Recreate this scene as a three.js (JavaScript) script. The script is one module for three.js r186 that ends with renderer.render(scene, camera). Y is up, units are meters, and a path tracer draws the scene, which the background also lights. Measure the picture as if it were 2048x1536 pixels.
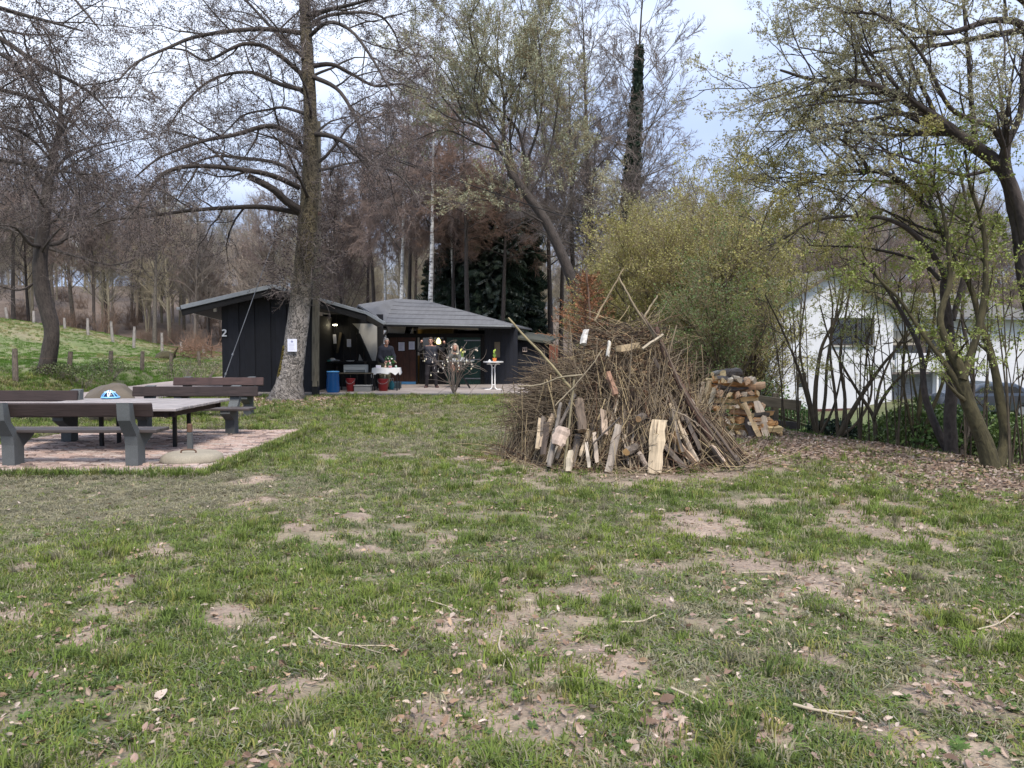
import * as THREE from 'three';
import { mergeGeometries } from 'three/addons/utils/BufferGeometryUtils.js';
import { TextGeometry } from 'three/addons/geometries/TextGeometry.js';
import { FontLoader } from 'three/addons/loaders/FontLoader.js';

// ---------------------------------------------------------------- camera, sky, sun, exposure
const scene = new THREE.Scene();
const EYE = 1.6, F = 1537, PITCH = Math.atan(78 / F);
const camera = new THREE.PerspectiveCamera(53.1, 4 / 3, 0.05, 900);
camera.position.set(0, EYE, 0);
camera.rotation.x = -PITCH;
const renderer = new THREE.WebGLRenderer({ antialias: true });
renderer.toneMapping = THREE.LinearToneMapping;
renderer.toneMappingExposure = 3.15;
renderer.shadowMap.enabled = true;

// small seeded random generator and lattice noise
function rng(seed) { let s = seed >>> 0; return () => { s = (s + 0x6d2b79f5) | 0; let t = Math.imul(s ^ (s >>> 15), 1 | s); t = (t + Math.imul(t ^ (t >>> 7), 61 | t)) ^ t; return ((t ^ (t >>> 14)) >>> 0) / 4294967296; }; }
const h2 = (x, y, s) => { let h = Math.imul(x, 374761393) + Math.imul(y, 668265263) + Math.imul(s, 2147483647 - 9871); h = Math.imul(h ^ (h >>> 13), 1274126177); h ^= h >>> 16; return (h >>> 0) / 4294967296; };
const lerp = (a, b, t) => a + (b - a) * t, clamp = (x, a = 0, b = 1) => Math.min(b, Math.max(a, x));
const sstep = (a, b, x) => { const t = clamp((x - a) / (b - a)); return t * t * (3 - 2 * t); };
function vn(x, y, s = 0, per = 0) {
  const xi = Math.floor(x), yi = Math.floor(y), fx = x - xi, fy = y - yi, u = fx * fx * (3 - 2 * fx), v = fy * fy * (3 - 2 * fy);
  const px = per ? per[0] : 0, py = per ? per[1] : 0, w = (a, q) => (q ? ((a % q) + q) % q : a), x0 = w(xi, px), x1 = w(xi + 1, px), y0 = w(yi, py), y1 = w(yi + 1, py);
  return lerp(lerp(h2(x0, y0, s), h2(x1, y0, s), u), lerp(h2(x0, y1, s), h2(x1, y1, s), u), v);
}
function fbm(x, y, s = 0, o = 4, per = 0) { let a = 0.5, t = 0, n = 0, f = 1; for (let i = 0; i < o; i++) { t += a * vn(x * f, y * f, s + i * 17, per ? [per[0] * f, per[1] * f] : 0); n += a; a *= 0.5; f *= 2; } return t / n; }

{ // overcast spring sky: brighter to the zenith as overcast skies are, thin blue-grey sheets of cloud, a brighter break to the right
  const W = 1024, H = 512, data = new Float32Array(W * H * 4);
  for (let r = 0; r < H; r++) for (let c = 0; c < W; c++) {
    const el = ((r + 0.5) / H - 0.5) * Math.PI, az = (c + 0.5) / W * 2 * Math.PI, se = Math.sin(el), k = (r * W + c) * 4;
    const q = 1 / (Math.max(se, 0) + 0.22), dx = Math.cos(az) * Math.cos(el) * q, dy = Math.sin(az) * Math.cos(el) * q;
    const n = fbm(dx * 1.5 + 7.3, dy * 1.5 + 2.1, 5, 6), n2 = fbm(dx * 0.55 + 3.7, dy * 0.55 + 9.2, 23, 4);
    let L = 0.272 * (1 + 0.95 * Math.max(se, 0));
    const m = sstep(0.40, 0.70, n * 0.55 + n2 * 0.45), thin = 0.80 + 0.30 * m;
    L *= thin;
    const b = clamp(1 - m * 0.75);
    data[k] = L * lerp(0.98, 0.70, b); data[k + 1] = L * lerp(1.04, 0.88, b); data[k + 2] = L * lerp(1.16, 1.28, b); data[k + 3] = 1;
    if (se < 0) { data[k] = 0.22; data[k + 1] = 0.22; data[k + 2] = 0.2; }
  }
  const t = new THREE.DataTexture(data, W, H, THREE.RGBAFormat, THREE.FloatType);
  t.mapping = THREE.EquirectangularReflectionMapping; t.magFilter = t.minFilter = THREE.LinearFilter; t.needsUpdate = true;
  scene.background = t; scene.environment = t;
}
const sun = new THREE.DirectionalLight(0xfff4e6, 1.5);
sun.position.set(9, 40, 8); sun.target.position.set(0, 0, -18);
sun.castShadow = true; sun.shadow.radius = 34;
Object.assign(sun.shadow.camera, { left: -40, right: 40, top: 40, bottom: -40, near: 1, far: 140 }); sun.shadow.mapSize.set(2048, 2048);
scene.add(sun, sun.target);

// ---------------------------------------------------------------- helpers
const V = (x = 0, y = 0, z = 0) => new THREE.Vector3(x, y, z);
const R = (deg) => deg * Math.PI / 180;
// the point at depth d (metres in front of the camera's foot) seen at photograph position px, py
function P(px, py, d) {
  const s = Math.sin(PITCH), c = Math.cos(PITCH), u = (768 - py) / F;
  const x = (px - 1024) / F, y = -s + c * u, z = -c - s * u, k = d / -z;
  return V(x * k, EYE + y * k, -d);
}
const taken = new Map();
function numbered(n) { const k = taken.get(n) || 0; taken.set(n, k + 1); return k ? n + '_' + String(k).padStart(3, '0') : n; }
function tag(o, label, category, group, kind) { o.name = numbered(o.name); if (label) o.userData.label = label; if (category) o.userData.category = category; if (group) o.userData.group = group; if (kind) o.userData.kind = kind; if (!o.parent) scene.add(o); return o; }
function thing(name, label, category, p = V(), turn = 0, group) { const o = new THREE.Group(); o.name = name; o.position.copy(p); o.rotation.y = turn; return tag(o, label, category, group); }
function mesh(name, geo, mat, parent) {
  const g = Array.isArray(geo) ? (geo.length === 1 ? geo[0] : mergeGeometries(geo.map((q) => (q.index ? q.toNonIndexed() : q)))) : geo;
  const m = new THREE.Mesh(g, mat); m.name = name; m.castShadow = m.receiveShadow = true; if (parent) parent.add(m); return m;
}
function inst(name, geo, mat, mats, parent, colors) {
  const m = new THREE.InstancedMesh(geo, mat, mats.length); m.name = name; m.castShadow = m.receiveShadow = true;
  for (let i = 0; i < mats.length; i++) { m.setMatrixAt(i, mats[i]); if (colors) m.setColorAt(i, colors[i]); }
  m.userData.kind = 'stuff'; if (parent) parent.add(m); return m;
}
function copy(o, name, label, p, turn = 0, scale) { const c = o.clone(); c.name = numbered(name); c.userData = { ...o.userData }; if (label) c.userData.label = label; if (p) c.position.copy(p); c.rotation.y = turn; if (scale) c.scale.setScalar(scale); scene.add(c); return c; }
const lin = (r, g, b) => new THREE.Color().setRGB(r, g, b);

// flat-shaded polygon soup with uv in metres; faces = arrays of points (convex, counter-clockwise from outside)
let uvShift = 0;
function poly(faces, cols) {
  const pos = [], nor = [], uv = [], col = []; uvShift += 0.377;
  faces.forEach((f, fi) => {
    const n = V(); for (let i = 0; i < f.length; i++) { const a = f[i], b = f[(i + 1) % f.length]; n.x += (a.y - b.y) * (a.z + b.z); n.y += (a.z - b.z) * (a.x + b.x); n.z += (a.x - b.x) * (a.y + b.y); }
    n.normalize(); const ax = Math.abs(n.x), ay = Math.abs(n.y), az = Math.abs(n.z);
    const put = (p) => { pos.push(p.x, p.y, p.z); nor.push(n.x, n.y, n.z); if (ay > ax && ay > az) uv.push(p.z + uvShift, p.x + uvShift); else if (ax > az) uv.push(p.z + uvShift, p.y); else uv.push(p.x + uvShift, p.y + uvShift); if (cols) { const c = cols[fi]; col.push(c.r, c.g, c.b); } };
    for (let i = 1; i + 1 < f.length; i++) { put(f[0]); put(f[i]); put(f[i + 1]); }
  });
  const g = new THREE.BufferGeometry();
  g.setAttribute('position', new THREE.Float32BufferAttribute(pos, 3)); g.setAttribute('normal', new THREE.Float32BufferAttribute(nor, 3)); g.setAttribute('uv', new THREE.Float32BufferAttribute(uv, 2));
  if (cols) g.setAttribute('color', new THREE.Float32BufferAttribute(col, 3));
  return g;
}
// chamfered box centred at p; long: axis along which the grain (v of uv) runs
function bx(w, h, d, p = [0, 0, 0], o = {}) {
  const b = Math.min(o.bev ?? 0.006, w * 0.3, h * 0.3, d * 0.3), X = w / 2, Y = h / 2, Z = d / 2, pos = [], nor = [], uv = [];
  const long = o.long || (w >= h && w >= d ? 'x' : h >= d ? 'y' : 'z'); uvShift = (uvShift + 0.377) % 7;
  const face = (pts) => {
    const a = pts[1].clone().sub(pts[0]), c = pts[2].clone().sub(pts[0]), n = a.cross(c).normalize(); const m = pts[0].clone().add(pts[2]);
    if (n.dot(m) < 0) { pts.reverse(); n.negate(); }
    const put = (q) => { pos.push(q.x, q.y, q.z); nor.push(n.x, n.y, n.z); const l = q[long], ax = Math.abs(n.x), ay = Math.abs(n.y), az = Math.abs(n.z); let other = long === 'x' ? (ay > az ? q.z : q.y) : long === 'y' ? (ax > az ? q.z : q.x) : (ay > ax ? q.x : q.y); if (long === 'x' && ax > .9) other = q.z; uv.push(other + uvShift, l + uvShift * 1.7); };
    for (let i = 1; i + 1 < pts.length; i++) { put(pts[0]); put(pts[i]); put(pts[i + 1]); }
  };
  for (const s of [-1, 1]) {
    face([V(s * X, -Y + b, -Z + b), V(s * X, Y - b, -Z + b), V(s * X, Y - b, Z - b), V(s * X, -Y + b, Z - b)]);
    face([V(-X + b, s * Y, -Z + b), V(X - b, s * Y, -Z + b), V(X - b, s * Y, Z - b), V(-X + b, s * Y, Z - b)]);
    face([V(-X + b, -Y + b, s * Z), V(X - b, -Y + b, s * Z), V(X - b, Y - b, s * Z), V(-X + b, Y - b, s * Z)]);
    for (const t of [-1, 1]) {
      face([V(s * X, t * (Y - b), -Z + b), V(s * (X - b), t * Y, -Z + b), V(s * (X - b), t * Y, Z - b), V(s * X, t * (Y - b), Z - b)]);
      face([V(s * X, -Y + b, t * (Z - b)), V(s * (X - b), -Y + b, t * Z), V(s * (X - b), Y - b, t * Z), V(s * X, Y - b, t * (Z - b))]);
      face([V(-X + b, s * Y, t * (Z - b)), V(-X + b, s * (Y - b), t * Z), V(X - b, s * (Y - b), t * Z), V(X - b, s * Y, t * (Z - b))]);
      for (const q of [-1, 1]) face([V(s * X, t * (Y - b), q * (Z - b)), V(s * (X - b), t * Y, q * (Z - b)), V(s * (X - b), t * (Y - b), q * Z)]);
    }
  }
  const g = new THREE.BufferGeometry();
  g.setAttribute('position', new THREE.Float32BufferAttribute(pos, 3)); g.setAttribute('normal', new THREE.Float32BufferAttribute(nor, 3)); g.setAttribute('uv', new THREE.Float32BufferAttribute(uv, 2));
  if (o.rx) g.rotateX(o.rx); if (o.rz) g.rotateZ(o.rz); if (o.ry) g.rotateY(o.ry);
  g.translate(...p); return g;
}
// extruded outline in x-y, thickness t along z, centred on z
function slab(outline, t, p = [0, 0, 0], ry = 0) {
  const n = outline.length, f = outline.map(([x, y]) => V(x, y, t / 2)), b = outline.map(([x, y]) => V(x, y, -t / 2));
  let area = 0; for (let i = 0; i < n; i++) { const a = outline[i], c = outline[(i + 1) % n]; area += a[0] * c[1] - c[0] * a[1]; }
  if (area < 0) { f.reverse(); b.reverse(); }
  const shape = new THREE.Shape(f.map((q) => new THREE.Vector2(q.x, q.y))), tris = THREE.ShapeUtils.triangulateShape(shape.getPoints(), []), faces = [];
  for (const [i, j, k] of tris) { faces.push([f[i], f[j], f[k]]); faces.push([b[k], b[j], b[i]]); }
  for (let i = 0; i < n; i++) { const j = (i + 1) % n; faces.push([f[j], f[i], b[i], b[j]]); }
  const g = poly(faces); if (ry) g.rotateY(ry); g.translate(...p); return g;
}
// collects tubes into one geometry
class MB {
  constructor(o) { this.p = []; this.n = []; this.u = []; this.i = []; this.c = null; this.o = o || V(); }
  tube(pts, rad, sides = 5, col, cap = false) {
    const m = pts.length, o = this.o, up = V(), t = V(), a = V(), b = V(), base0 = this.p.length / 3; let len = 0;
    for (let k = 0; k < m; k++) {
      t.subVectors(pts[Math.min(k + 1, m - 1)], pts[Math.max(k - 1, 0)]).normalize();
      if (k === 0) { up.set(Math.abs(t.y) > 0.9 ? 1 : 0, Math.abs(t.y) > 0.9 ? 0 : 1, 0); }
      a.crossVectors(t, up).normalize(); b.crossVectors(a, t).normalize(); up.copy(b);
      if (k) len += pts[k].distanceTo(pts[k - 1]);
      for (let s = 0; s <= sides; s++) {
        const ang = s / sides * Math.PI * 2, cx = Math.cos(ang), cy = Math.sin(ang), nx = a.x * cx + b.x * cy, ny = a.y * cx + b.y * cy, nz = a.z * cx + b.z * cy, r = typeof rad === 'function' ? rad(k / (m - 1), ang, pts[k]) : rad[k];
        this.p.push(pts[k].x - o.x + nx * r, pts[k].y - o.y + ny * r, pts[k].z - o.z + nz * r); this.n.push(nx, ny, nz); this.u.push(s / sides * Math.max(1, Math.round(6.28 * r / 0.25)) * 0.25, len);
        if (col) { (this.c ||= []).push(col.r, col.g, col.b); }
      }
    }
    const w = sides + 1;
    for (let k = 0; k + 1 < m; k++) for (let s = 0; s < sides; s++) { const q = base0 + k * w + s; this.i.push(q, q + w, q + 1, q + 1, q + w, q + w + 1); }
    if (cap) for (const e of [0, m - 1]) {
      const c = this.p.length / 3, s0 = base0 + e * w; t.subVectors(pts[e ? m - 1 : 0], pts[e ? m - 2 : 1]).normalize();
      this.p.push(pts[e].x - o.x, pts[e].y - o.y, pts[e].z - o.z); this.n.push(t.x, t.y, t.z); this.u.push(0, 0); if (col) this.c.push(col.r, col.g, col.b);
      for (let s = 0; s < sides; s++) { const q = this.p.length / 3; for (const z of [s0 + s, s0 + s + 1]) { this.p.push(this.p[z * 3], this.p[z * 3 + 1], this.p[z * 3 + 2]); this.n.push(t.x, t.y, t.z); this.u.push(0.1, 0.1); if (col) this.c.push(col.r, col.g, col.b); } this.i.push(c, e ? q : q + 1, e ? q + 1 : q); }
    }
    return this;
  }
  tri(a, b, c, n, col) { const gx = (b.y - a.y) * (c.z - a.z) - (b.z - a.z) * (c.y - a.y), gy = (b.z - a.z) * (c.x - a.x) - (b.x - a.x) * (c.z - a.z), gz = (b.x - a.x) * (c.y - a.y) - (b.y - a.y) * (c.x - a.x); if (gx * n.x + gy * n.y + gz * n.z < 0) { const t = b; b = c; c = t; } const k = this.p.length / 3; for (const q of [a, b, c]) { this.p.push(q.x - this.o.x, q.y - this.o.y, q.z - this.o.z); this.n.push(n.x, n.y, n.z); this.u.push(q.x, q.z); if (col) (this.c ||= []).push(col.r, col.g, col.b); } this.i.push(k, k + 1, k + 2); return this; }
  quad(a, b, c, d, n, col) { this.tri(a, b, c, n, col); return this.tri(a, c, d, n, col); }
  geo() {
    const g = new THREE.BufferGeometry();
    g.setAttribute('position', new THREE.Float32BufferAttribute(this.p, 3)); g.setAttribute('normal', new THREE.Float32BufferAttribute(this.n, 3)); g.setAttribute('uv', new THREE.Float32BufferAttribute(this.u, 2));
    if (this.c) g.setAttribute('color', new THREE.Float32BufferAttribute(this.c, 3));
    g.setIndex(this.i); return g;
  }
  get empty() { return !this.i.length; }
}
const curve = (pts, n) => new THREE.CatmullRomCurve3(pts, false, 'centripetal').getPoints(n);
const rod = (a, b, r, sides = 8, r2 = r) => new MB().tube([a, b], [r, r2], sides, null, true).geo();
const bend = (pts, r, sides = 8, n = 16) => { const c = curve(pts, n); return new MB().tube(c, c.map(() => r), sides, null, true).geo(); };

// ---------------------------------------------------------------- textures (linear multipliers around 0.8) and materials
function tex(S, fn, rep = 1, srgb = false) {
  const d = new Uint8Array(S * S * 4);
  for (let y = 0; y < S; y++) for (let x = 0; x < S; x++) { const v = fn(x / S, y / S), k = (y * S + x) * 4, a = Array.isArray(v); for (let c = 0; c < 3; c++) d[k + c] = clamp(a ? v[c] : v) * 255; d[k + 3] = 255; }
  const t = new THREE.DataTexture(d, S, S); t.wrapS = t.wrapT = THREE.RepeatWrapping; t.magFilter = THREE.LinearFilter; t.minFilter = THREE.LinearMipmapLinearFilter; t.generateMipmaps = true; t.repeat.set(1 / rep, 1 / rep); if (srgb) t.colorSpace = THREE.SRGBColorSpace; t.needsUpdate = true; return t;
}
const T = {
  wood: tex(512, (u, v) => { const st = sstep(.5, .75, fbm(u * 5, v * 5, 13, 4, [5, 5])) * .16, w = fbm(u * 6, v * 2, 3, 3, [6, 2]) * 0.25, g = fbm(u * 32, v * 4, 7, 3, [32, 4]), f = fbm(u * 128, v * 4, 9, 2, [128, 4]); return 0.36 + 0.5 * g + 0.34 * f + (w - 0.12) * 0.9 - st; }, 1.0),
  bark: tex(512, (u, v) => { const a = fbm(u * 12, v * 4, 31, 4, [12, 4]), r = 1 - Math.abs(2 * fbm(u * 16, v * 6, 37, 4, [16, 6]) - 1); return 0.18 + 0.5 * r * r + 0.35 * a; }, 0.8),
  speck: tex(512, (u, v) => { const a = fbm(u * 32, v * 24, 41, 3, [32, 24]), b = fbm(u * 64, v * 40, 43, 2, [64, 40]), c = fbm(u * 6, v * 6, 47, 3, [6, 6]); return clamp(0.3 + 0.5 * c * a * 2 + sstep(0.55, 0.72, b) * 0.55 - sstep(0.52, 0.35, a) * 0.25); }, 1.0),
  mottle: tex(512, (u, v) => 0.55 + 0.4 * fbm(u * 6, v * 6, 51, 5, [6, 6]) + 0.12 * fbm(u * 90, v * 90, 57, 2, [90, 90]), 1.5),
  conc: tex(512, (u, v) => 0.5 + 0.28 * fbm(u * 5, v * 5, 61, 5, [5, 5]) + 0.3 * fbm(u * 128, v * 128, 67, 2, [128, 128]), 1.0),
  felt: tex(512, (u, v) => 0.55 + 0.3 * fbm(u * 4, v * 24, 71, 4, [4, 24]) * 1.2 + 0.25 * fbm(u * 110, v * 110, 73, 2, [110, 110]), 2.0),
  soil: tex(1024, (u, v) => 0.42 + 0.4 * fbm(u * 10, v * 10, 81, 5, [10, 10]) + 0.45 * (fbm(u * 120, v * 120, 83, 3, [120, 120]) - 0.3), 2.0),
  birch: tex(512, (u, v) => { const d = fbm(u * 3, v * 60, 91, 2, [3, 60]), p = fbm(u * 4, v * 9, 93, 4, [4, 9]), k = sstep(0.62, 0.68, d) * 0.8 + sstep(0.6, 0.7, p) * 0.9; const c = lerp(0.72, 0.06, clamp(k)); return [c, c * 0.98, c * 0.94]; }, 1.0),
  plaster: tex(512, (u, v) => 0.74 + 0.12 * fbm(u * 24, v * 3, 99, 3, [24, 3]) + 0.08 * fbm(u * 4, v * 4, 95, 4, [4, 4]) + 0.08 * fbm(u * 100, v * 100, 97, 2, [100, 100]), 2.0),
};
function mat(name, c, rough = 0.85, o = {}) {
  const { bump, scale, ...rest } = o;
  const m = new THREE.MeshStandardMaterial({ color: Array.isArray(c) ? lin(...c) : new THREE.Color(c), roughness: rough, ...rest });
  m.name = name; if (bump) { m.bumpMap = bump === true ? o.map : bump; m.bumpScale = scale ?? 0.004; } return m;
}
const leafMat = (name, c, t = 0.35) => { const m = new THREE.MeshPhysicalMaterial({ color: lin(...c), roughness: 0.75, side: THREE.DoubleSide, transmission: t, thickness: 0 }); m.name = name; return m; };
const M = {
  blackPlank: mat('black stained plank', [0.019, 0.021, 0.030], 0.62, { map: T.wood, bump: true, scale: 0.003 }),
  blackBeam: mat('black beam', [0.007, 0.0065, 0.0065], 0.8, { map: T.wood, bump: true }),
  soffit: mat('dark soffit boards', [0.02, 0.019, 0.019], 0.8, { map: T.wood }),
  felt: mat('grey roofing felt', [0.135, 0.137, 0.145], 0.9, { map: T.felt, bump: true, scale: 0.004 }),
  trim: mat('weathered metal trim', [0.36, 0.38, 0.39], 0.45, { map: T.mottle, metalness: 0.3 }),
  plaster: mat('grey white plaster', [0.5, 0.49, 0.45], 0.9, { map: T.plaster }),
  whitewall: mat('white render', [0.66, 0.675, 0.71], 0.9, { map: T.plaster, bump: true, scale: 0.002 }),
  brownDoor: mat('brown painted boards', [0.10, 0.036, 0.02], 0.6, { map: T.wood }),
  greenDoor: mat('dark green painted boards', [0.005, 0.055, 0.038], 0.5, { map: T.wood }),
  navy: mat('navy painted boards', [0.006, 0.009, 0.02], 0.6, { map: T.wood, bump: true, scale: 0.003 }),
  bench: mat('dark brown stained bench board', [0.036, 0.022, 0.020], 0.75, { map: T.wood, bump: true, scale: 0.006 }),
  benchTop: mat('worn seat board', [0.085, 0.07, 0.066], 0.55, { map: T.wood, bump: true, scale: 0.002 }),
  tableTop: mat('silvered table slat', [0.36, 0.325, 0.315], 0.6, { map: T.wood, bump: true, scale: 0.005 }),
  conc: mat('grey concrete', [0.115, 0.125, 0.128], 0.9, { map: T.conc, bump: true, scale: 0.004 }),
  concWarm: mat('pebbled concrete', [0.33, 0.29, 0.22], 0.95, { map: T.conc, bump: true, scale: 0.008 }),
  slab: mat('worn concrete slab', [0.36, 0.31, 0.28], 0.92, { map: T.conc, bump: true, scale: 0.004 }),
  steel: mat('black steel', [0.012, 0.012, 0.013], 0.5, { metalness: 0.4 }),
  galv: mat('galvanised steel', [0.32, 0.33, 0.35], 0.45, { metalness: 0.6, map: T.mottle }),
  rust: mat('rusty steel', [0.16, 0.09, 0.06], 0.8, { map: T.mottle }),
  pole: mat('weathered grey-green pole', [0.20, 0.175, 0.125], 0.9, { map: T.wood, bump: true, scale: 0.006 }),
  post: mat('weathered fence post', [0.19, 0.155, 0.125], 0.9, { map: T.bark, bump: true, scale: 0.008 }),
  postPale: mat('pale fence post', [0.36, 0.33, 0.31], 0.9, { map: T.wood, bump: true, scale: 0.006 }),
  rail: mat('weathered rail', [0.15, 0.125, 0.085], 0.9, { map: T.wood, bump: true, scale: 0.004 }),
  picket: mat('mossy picket', [0.075, 0.08, 0.04], 0.9, { map: T.wood }),
  alder: mat('speckled grey alder bark', [0.36, 0.32, 0.285], 0.95, { map: T.speck, bump: true, scale: 0.02 }),
  alderBig: mat('alder bark, speckled below and dark above', [1, 1, 1], 0.95, { map: T.speck, bump: true, scale: 0.025, vertexColors: true }),
  darkbark: mat('dark brown bark', [0.078, 0.064, 0.056], 0.95, { map: T.bark, bump: true, scale: 0.012 }),
  twig: mat('brown twigs', [0.15, 0.115, 0.105], 0.9),
  twigPurple: mat('purple brown twigs', [0.185, 0.155, 0.14], 0.9),
  greybark: mat('grey brown bark', [0.17, 0.15, 0.125], 0.95, { map: T.bark, bump: true, scale: 0.012 }),
  hazelbark: mat('olive brown bark', [0.088, 0.069, 0.043], 0.9, { map: T.bark, bump: true, scale: 0.01 }),
  mossbark: mat('mossy bark', [0.078, 0.068, 0.032], 0.95, { map: T.bark, bump: true, scale: 0.012 }),
  hazeltwig: mat('olive twigs', [0.24, 0.19, 0.11], 0.9),
  birchbark: mat('white birch bark', [1, 1, 1], 0.7, { map: T.birch }),
  birchtwig: mat('fine birch twigs', [0.24, 0.18, 0.155], 0.9),
  larchtwig: mat('russet twigs', [0.24, 0.155, 0.115], 0.9),
  ivy: leafMat('dark ivy leaf', [0.016, 0.040, 0.019], 0.15),
  needle: leafMat('dark spruce needles', [0.034, 0.066, 0.034], 0.2),
  bud: leafMat('yellow green young leaf', [0.33, 0.31, 0.085]),
  budPale: leafMat('pale grey green bud', [0.36, 0.35, 0.20]),
  leafFresh: leafMat('fresh spring leaf', [0.25, 0.31, 0.055]),
  catkin: leafMat('willow catkin', [0.36, 0.38, 0.24]),
  cone: mat('dark alder cones', [0.055, 0.04, 0.04], 0.9),
  bush: leafMat('hedge leaf', [0.10, 0.16, 0.032], 0.35),
  grass: (() => { const m = new THREE.MeshPhysicalMaterial({ color: 0xffffff, roughness: 0.95, specularIntensity: 0.25, side: THREE.DoubleSide, transmission: 0.4, thickness: 0 }); m.name = 'grass blade'; return m; })(),
  deadleaf: (() => { const m = new THREE.MeshStandardMaterial({ color: 0xffffff, roughness: 0.85, side: THREE.DoubleSide }); m.name = 'dead leaf'; return m; })(),
  vcol: mat('vertex toned wood', [1, 1, 1], 0.85, { vertexColors: true, map: T.wood, bump: true, scale: 0.004 }),
  vtwig: mat('vertex toned branches', [1, 1, 1], 0.9, { vertexColors: true }),
  stone: mat('grey brown boulder', [0.20, 0.165, 0.125], 0.95, { map: T.mottle, bump: true, scale: 0.02 }),
  white: mat('white plastic', [0.78, 0.78, 0.78], 0.4),
  glass: (() => { const m = new THREE.MeshPhysicalMaterial({ color: 0xffffff, roughness: 0.03, transmission: 1, thickness: 0 }); m.name = 'window glass'; return m; })(),
  darkroom: mat('dark interior', [0.03, 0.027, 0.022], 0.9),
};
const P3 = (name, c, rough = 0.7, o = {}) => mat(name, c, rough, o);
// ---------------------------------------------------------------- terrain
const knots = (ks, x) => { if (x <= ks[0][0]) return ks[0][1]; for (let i = 1; i < ks.length; i++) if (x <= ks[i][0]) { const [a, b] = ks[i - 1], [c, e] = ks[i], t = (x - a) / (c - a); return lerp(b, e, t * t * (3 - 2 * t) * 0.5 + t * 0.5); } return ks[ks.length - 1][1]; };
const BANK = [[-90, 5], [-60, 4.6], [-40, 3.9], [-34, 3.4], [-30, 2.6], [-26.4, 1.8], [-23, 1.05], [-15.7, 0.62], [-14.6, 0.02], [-14.2, 0]];
const HILLS = []; // molehills: x, d, radius, height
for (const [px, py, w, h] of [[520, 962, 70, 1], [515, 1003, 80, .8], [590, 1063, 75, 1], [700, 1040, 85, 1.2], [880, 1077, 70, 1.1], [725, 1105, 75, .9], [880, 1265, 130, .8], [1410, 1050, 190, .35], [1660, 1180, 90, .5], [1920, 1420, 150, .9], [1800, 1490, 120, .6], [560, 1400, 110, .6], [450, 1240, 110, .5], [1240, 1330, 160, .4], [1100, 1290, 80, .5], [1080, 1430, 110, .35], [830, 1455, 130, .4], [640, 1310, 80, .5], [210, 1190, 110, .4], [40, 1150, 90, .5], [1500, 1130, 130, .4], [1660, 1330, 110, .4], [1330, 1210, 80, .5], [1350, 1470, 140, .4], [1560, 1500, 110, .5], [1950, 1240, 90, .4], [1870, 1090, 90, .3], [300, 1120, 100, .3], [150, 1290, 110, .3]]) { const d = 2459 / (py - 690); HILLS.push([(px - 1024) / F * d, d, w * d / F * 0.55, 0.05 * h]); }
function edgeS(x, d) { const s = (x - 4.76) * 0.905 + (d - 13.66) * 0.424; return Math.min(s, x - 4.0); }
function H(x, z) {
  const d = -z; let y = 0;
  y += (fbm(x * 0.35 + 40, d * 0.35, 101, 3) - 0.5) * 0.10 * sstep(2, 5, d) * (1 - sstep(19, 23, d) * sstep(-14.5, -12, x) * (1 - sstep(3, 5, x))) * (1 - sstep(-3.2, -3.9, x) * sstep(-9.5, -8.4, x) * sstep(9, 9.5, d) * (1 - sstep(14.3, 15, d)));
  if (d < 24) y += (fbm(x * 2.2, d * 2.2, 103, 3) - 0.5) * 0.03 * (1 - sstep(19, 23, d)) * (x > -3.7 || d < 9.4 || d > 14.4 ? 1 : 0);
  for (const [hx, hd, r, h] of HILLS) { const q = Math.hypot(x - hx, (d - hd) * 0.8) / r; if (q < 1.4) y += h * Math.exp(-q * q * 2.2) * (0.75 + 0.5 * vn(x * 14, d * 14, 105)); }
  let bank = knots(BANK, x + 0.06 * Math.max(0, Math.min(d, 60) - 25) + (fbm(d * 0.2, 3, 107, 2) - .5) * 0.6); bank *= 1 - 0.25 * sstep(58, 70, d); bank *= sstep(2, 16, d);
  y += bank + (x < -15 ? (fbm(x * 0.25, d * 0.25, 109, 3) - 0.5) * 0.5 : 0);
  y -= (1.95 - 0.5 * sstep(17.3, 21, x) * sstep(22, 28, d)) * sstep(0.1, 5.6, edgeS(x, d));
  y += 7.5 * sstep(60, 128, d) + 6 * sstep(125, 230, d) + (d > 62 ? (fbm(x * 0.06, d * 0.06, 111, 3) - 0.5) * 3 * sstep(62, 80, d) : 0);
  if (x > 12 && d > 52) y += 5 * sstep(52, 95, d) * sstep(12, 26, x);
  return y;
}
const onG = (x, d, dy = 0) => V(x, H(x, -d) + dy, -d);
const inPatio = (x, d, m = 0) => x > -8.05 - m && x < -3.8 + m && d > 9.45 - m && d < 14.25 + m;
const inCourt = (x, d, m = 0) => d > 24.2 - m && d < 33 && x > -10.4 && x < 0.9 + m;
const inLane = (x, d, m = 0) => x > -14.35 - m && x < -10.3 && d > 17.5 && d < 62;
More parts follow.
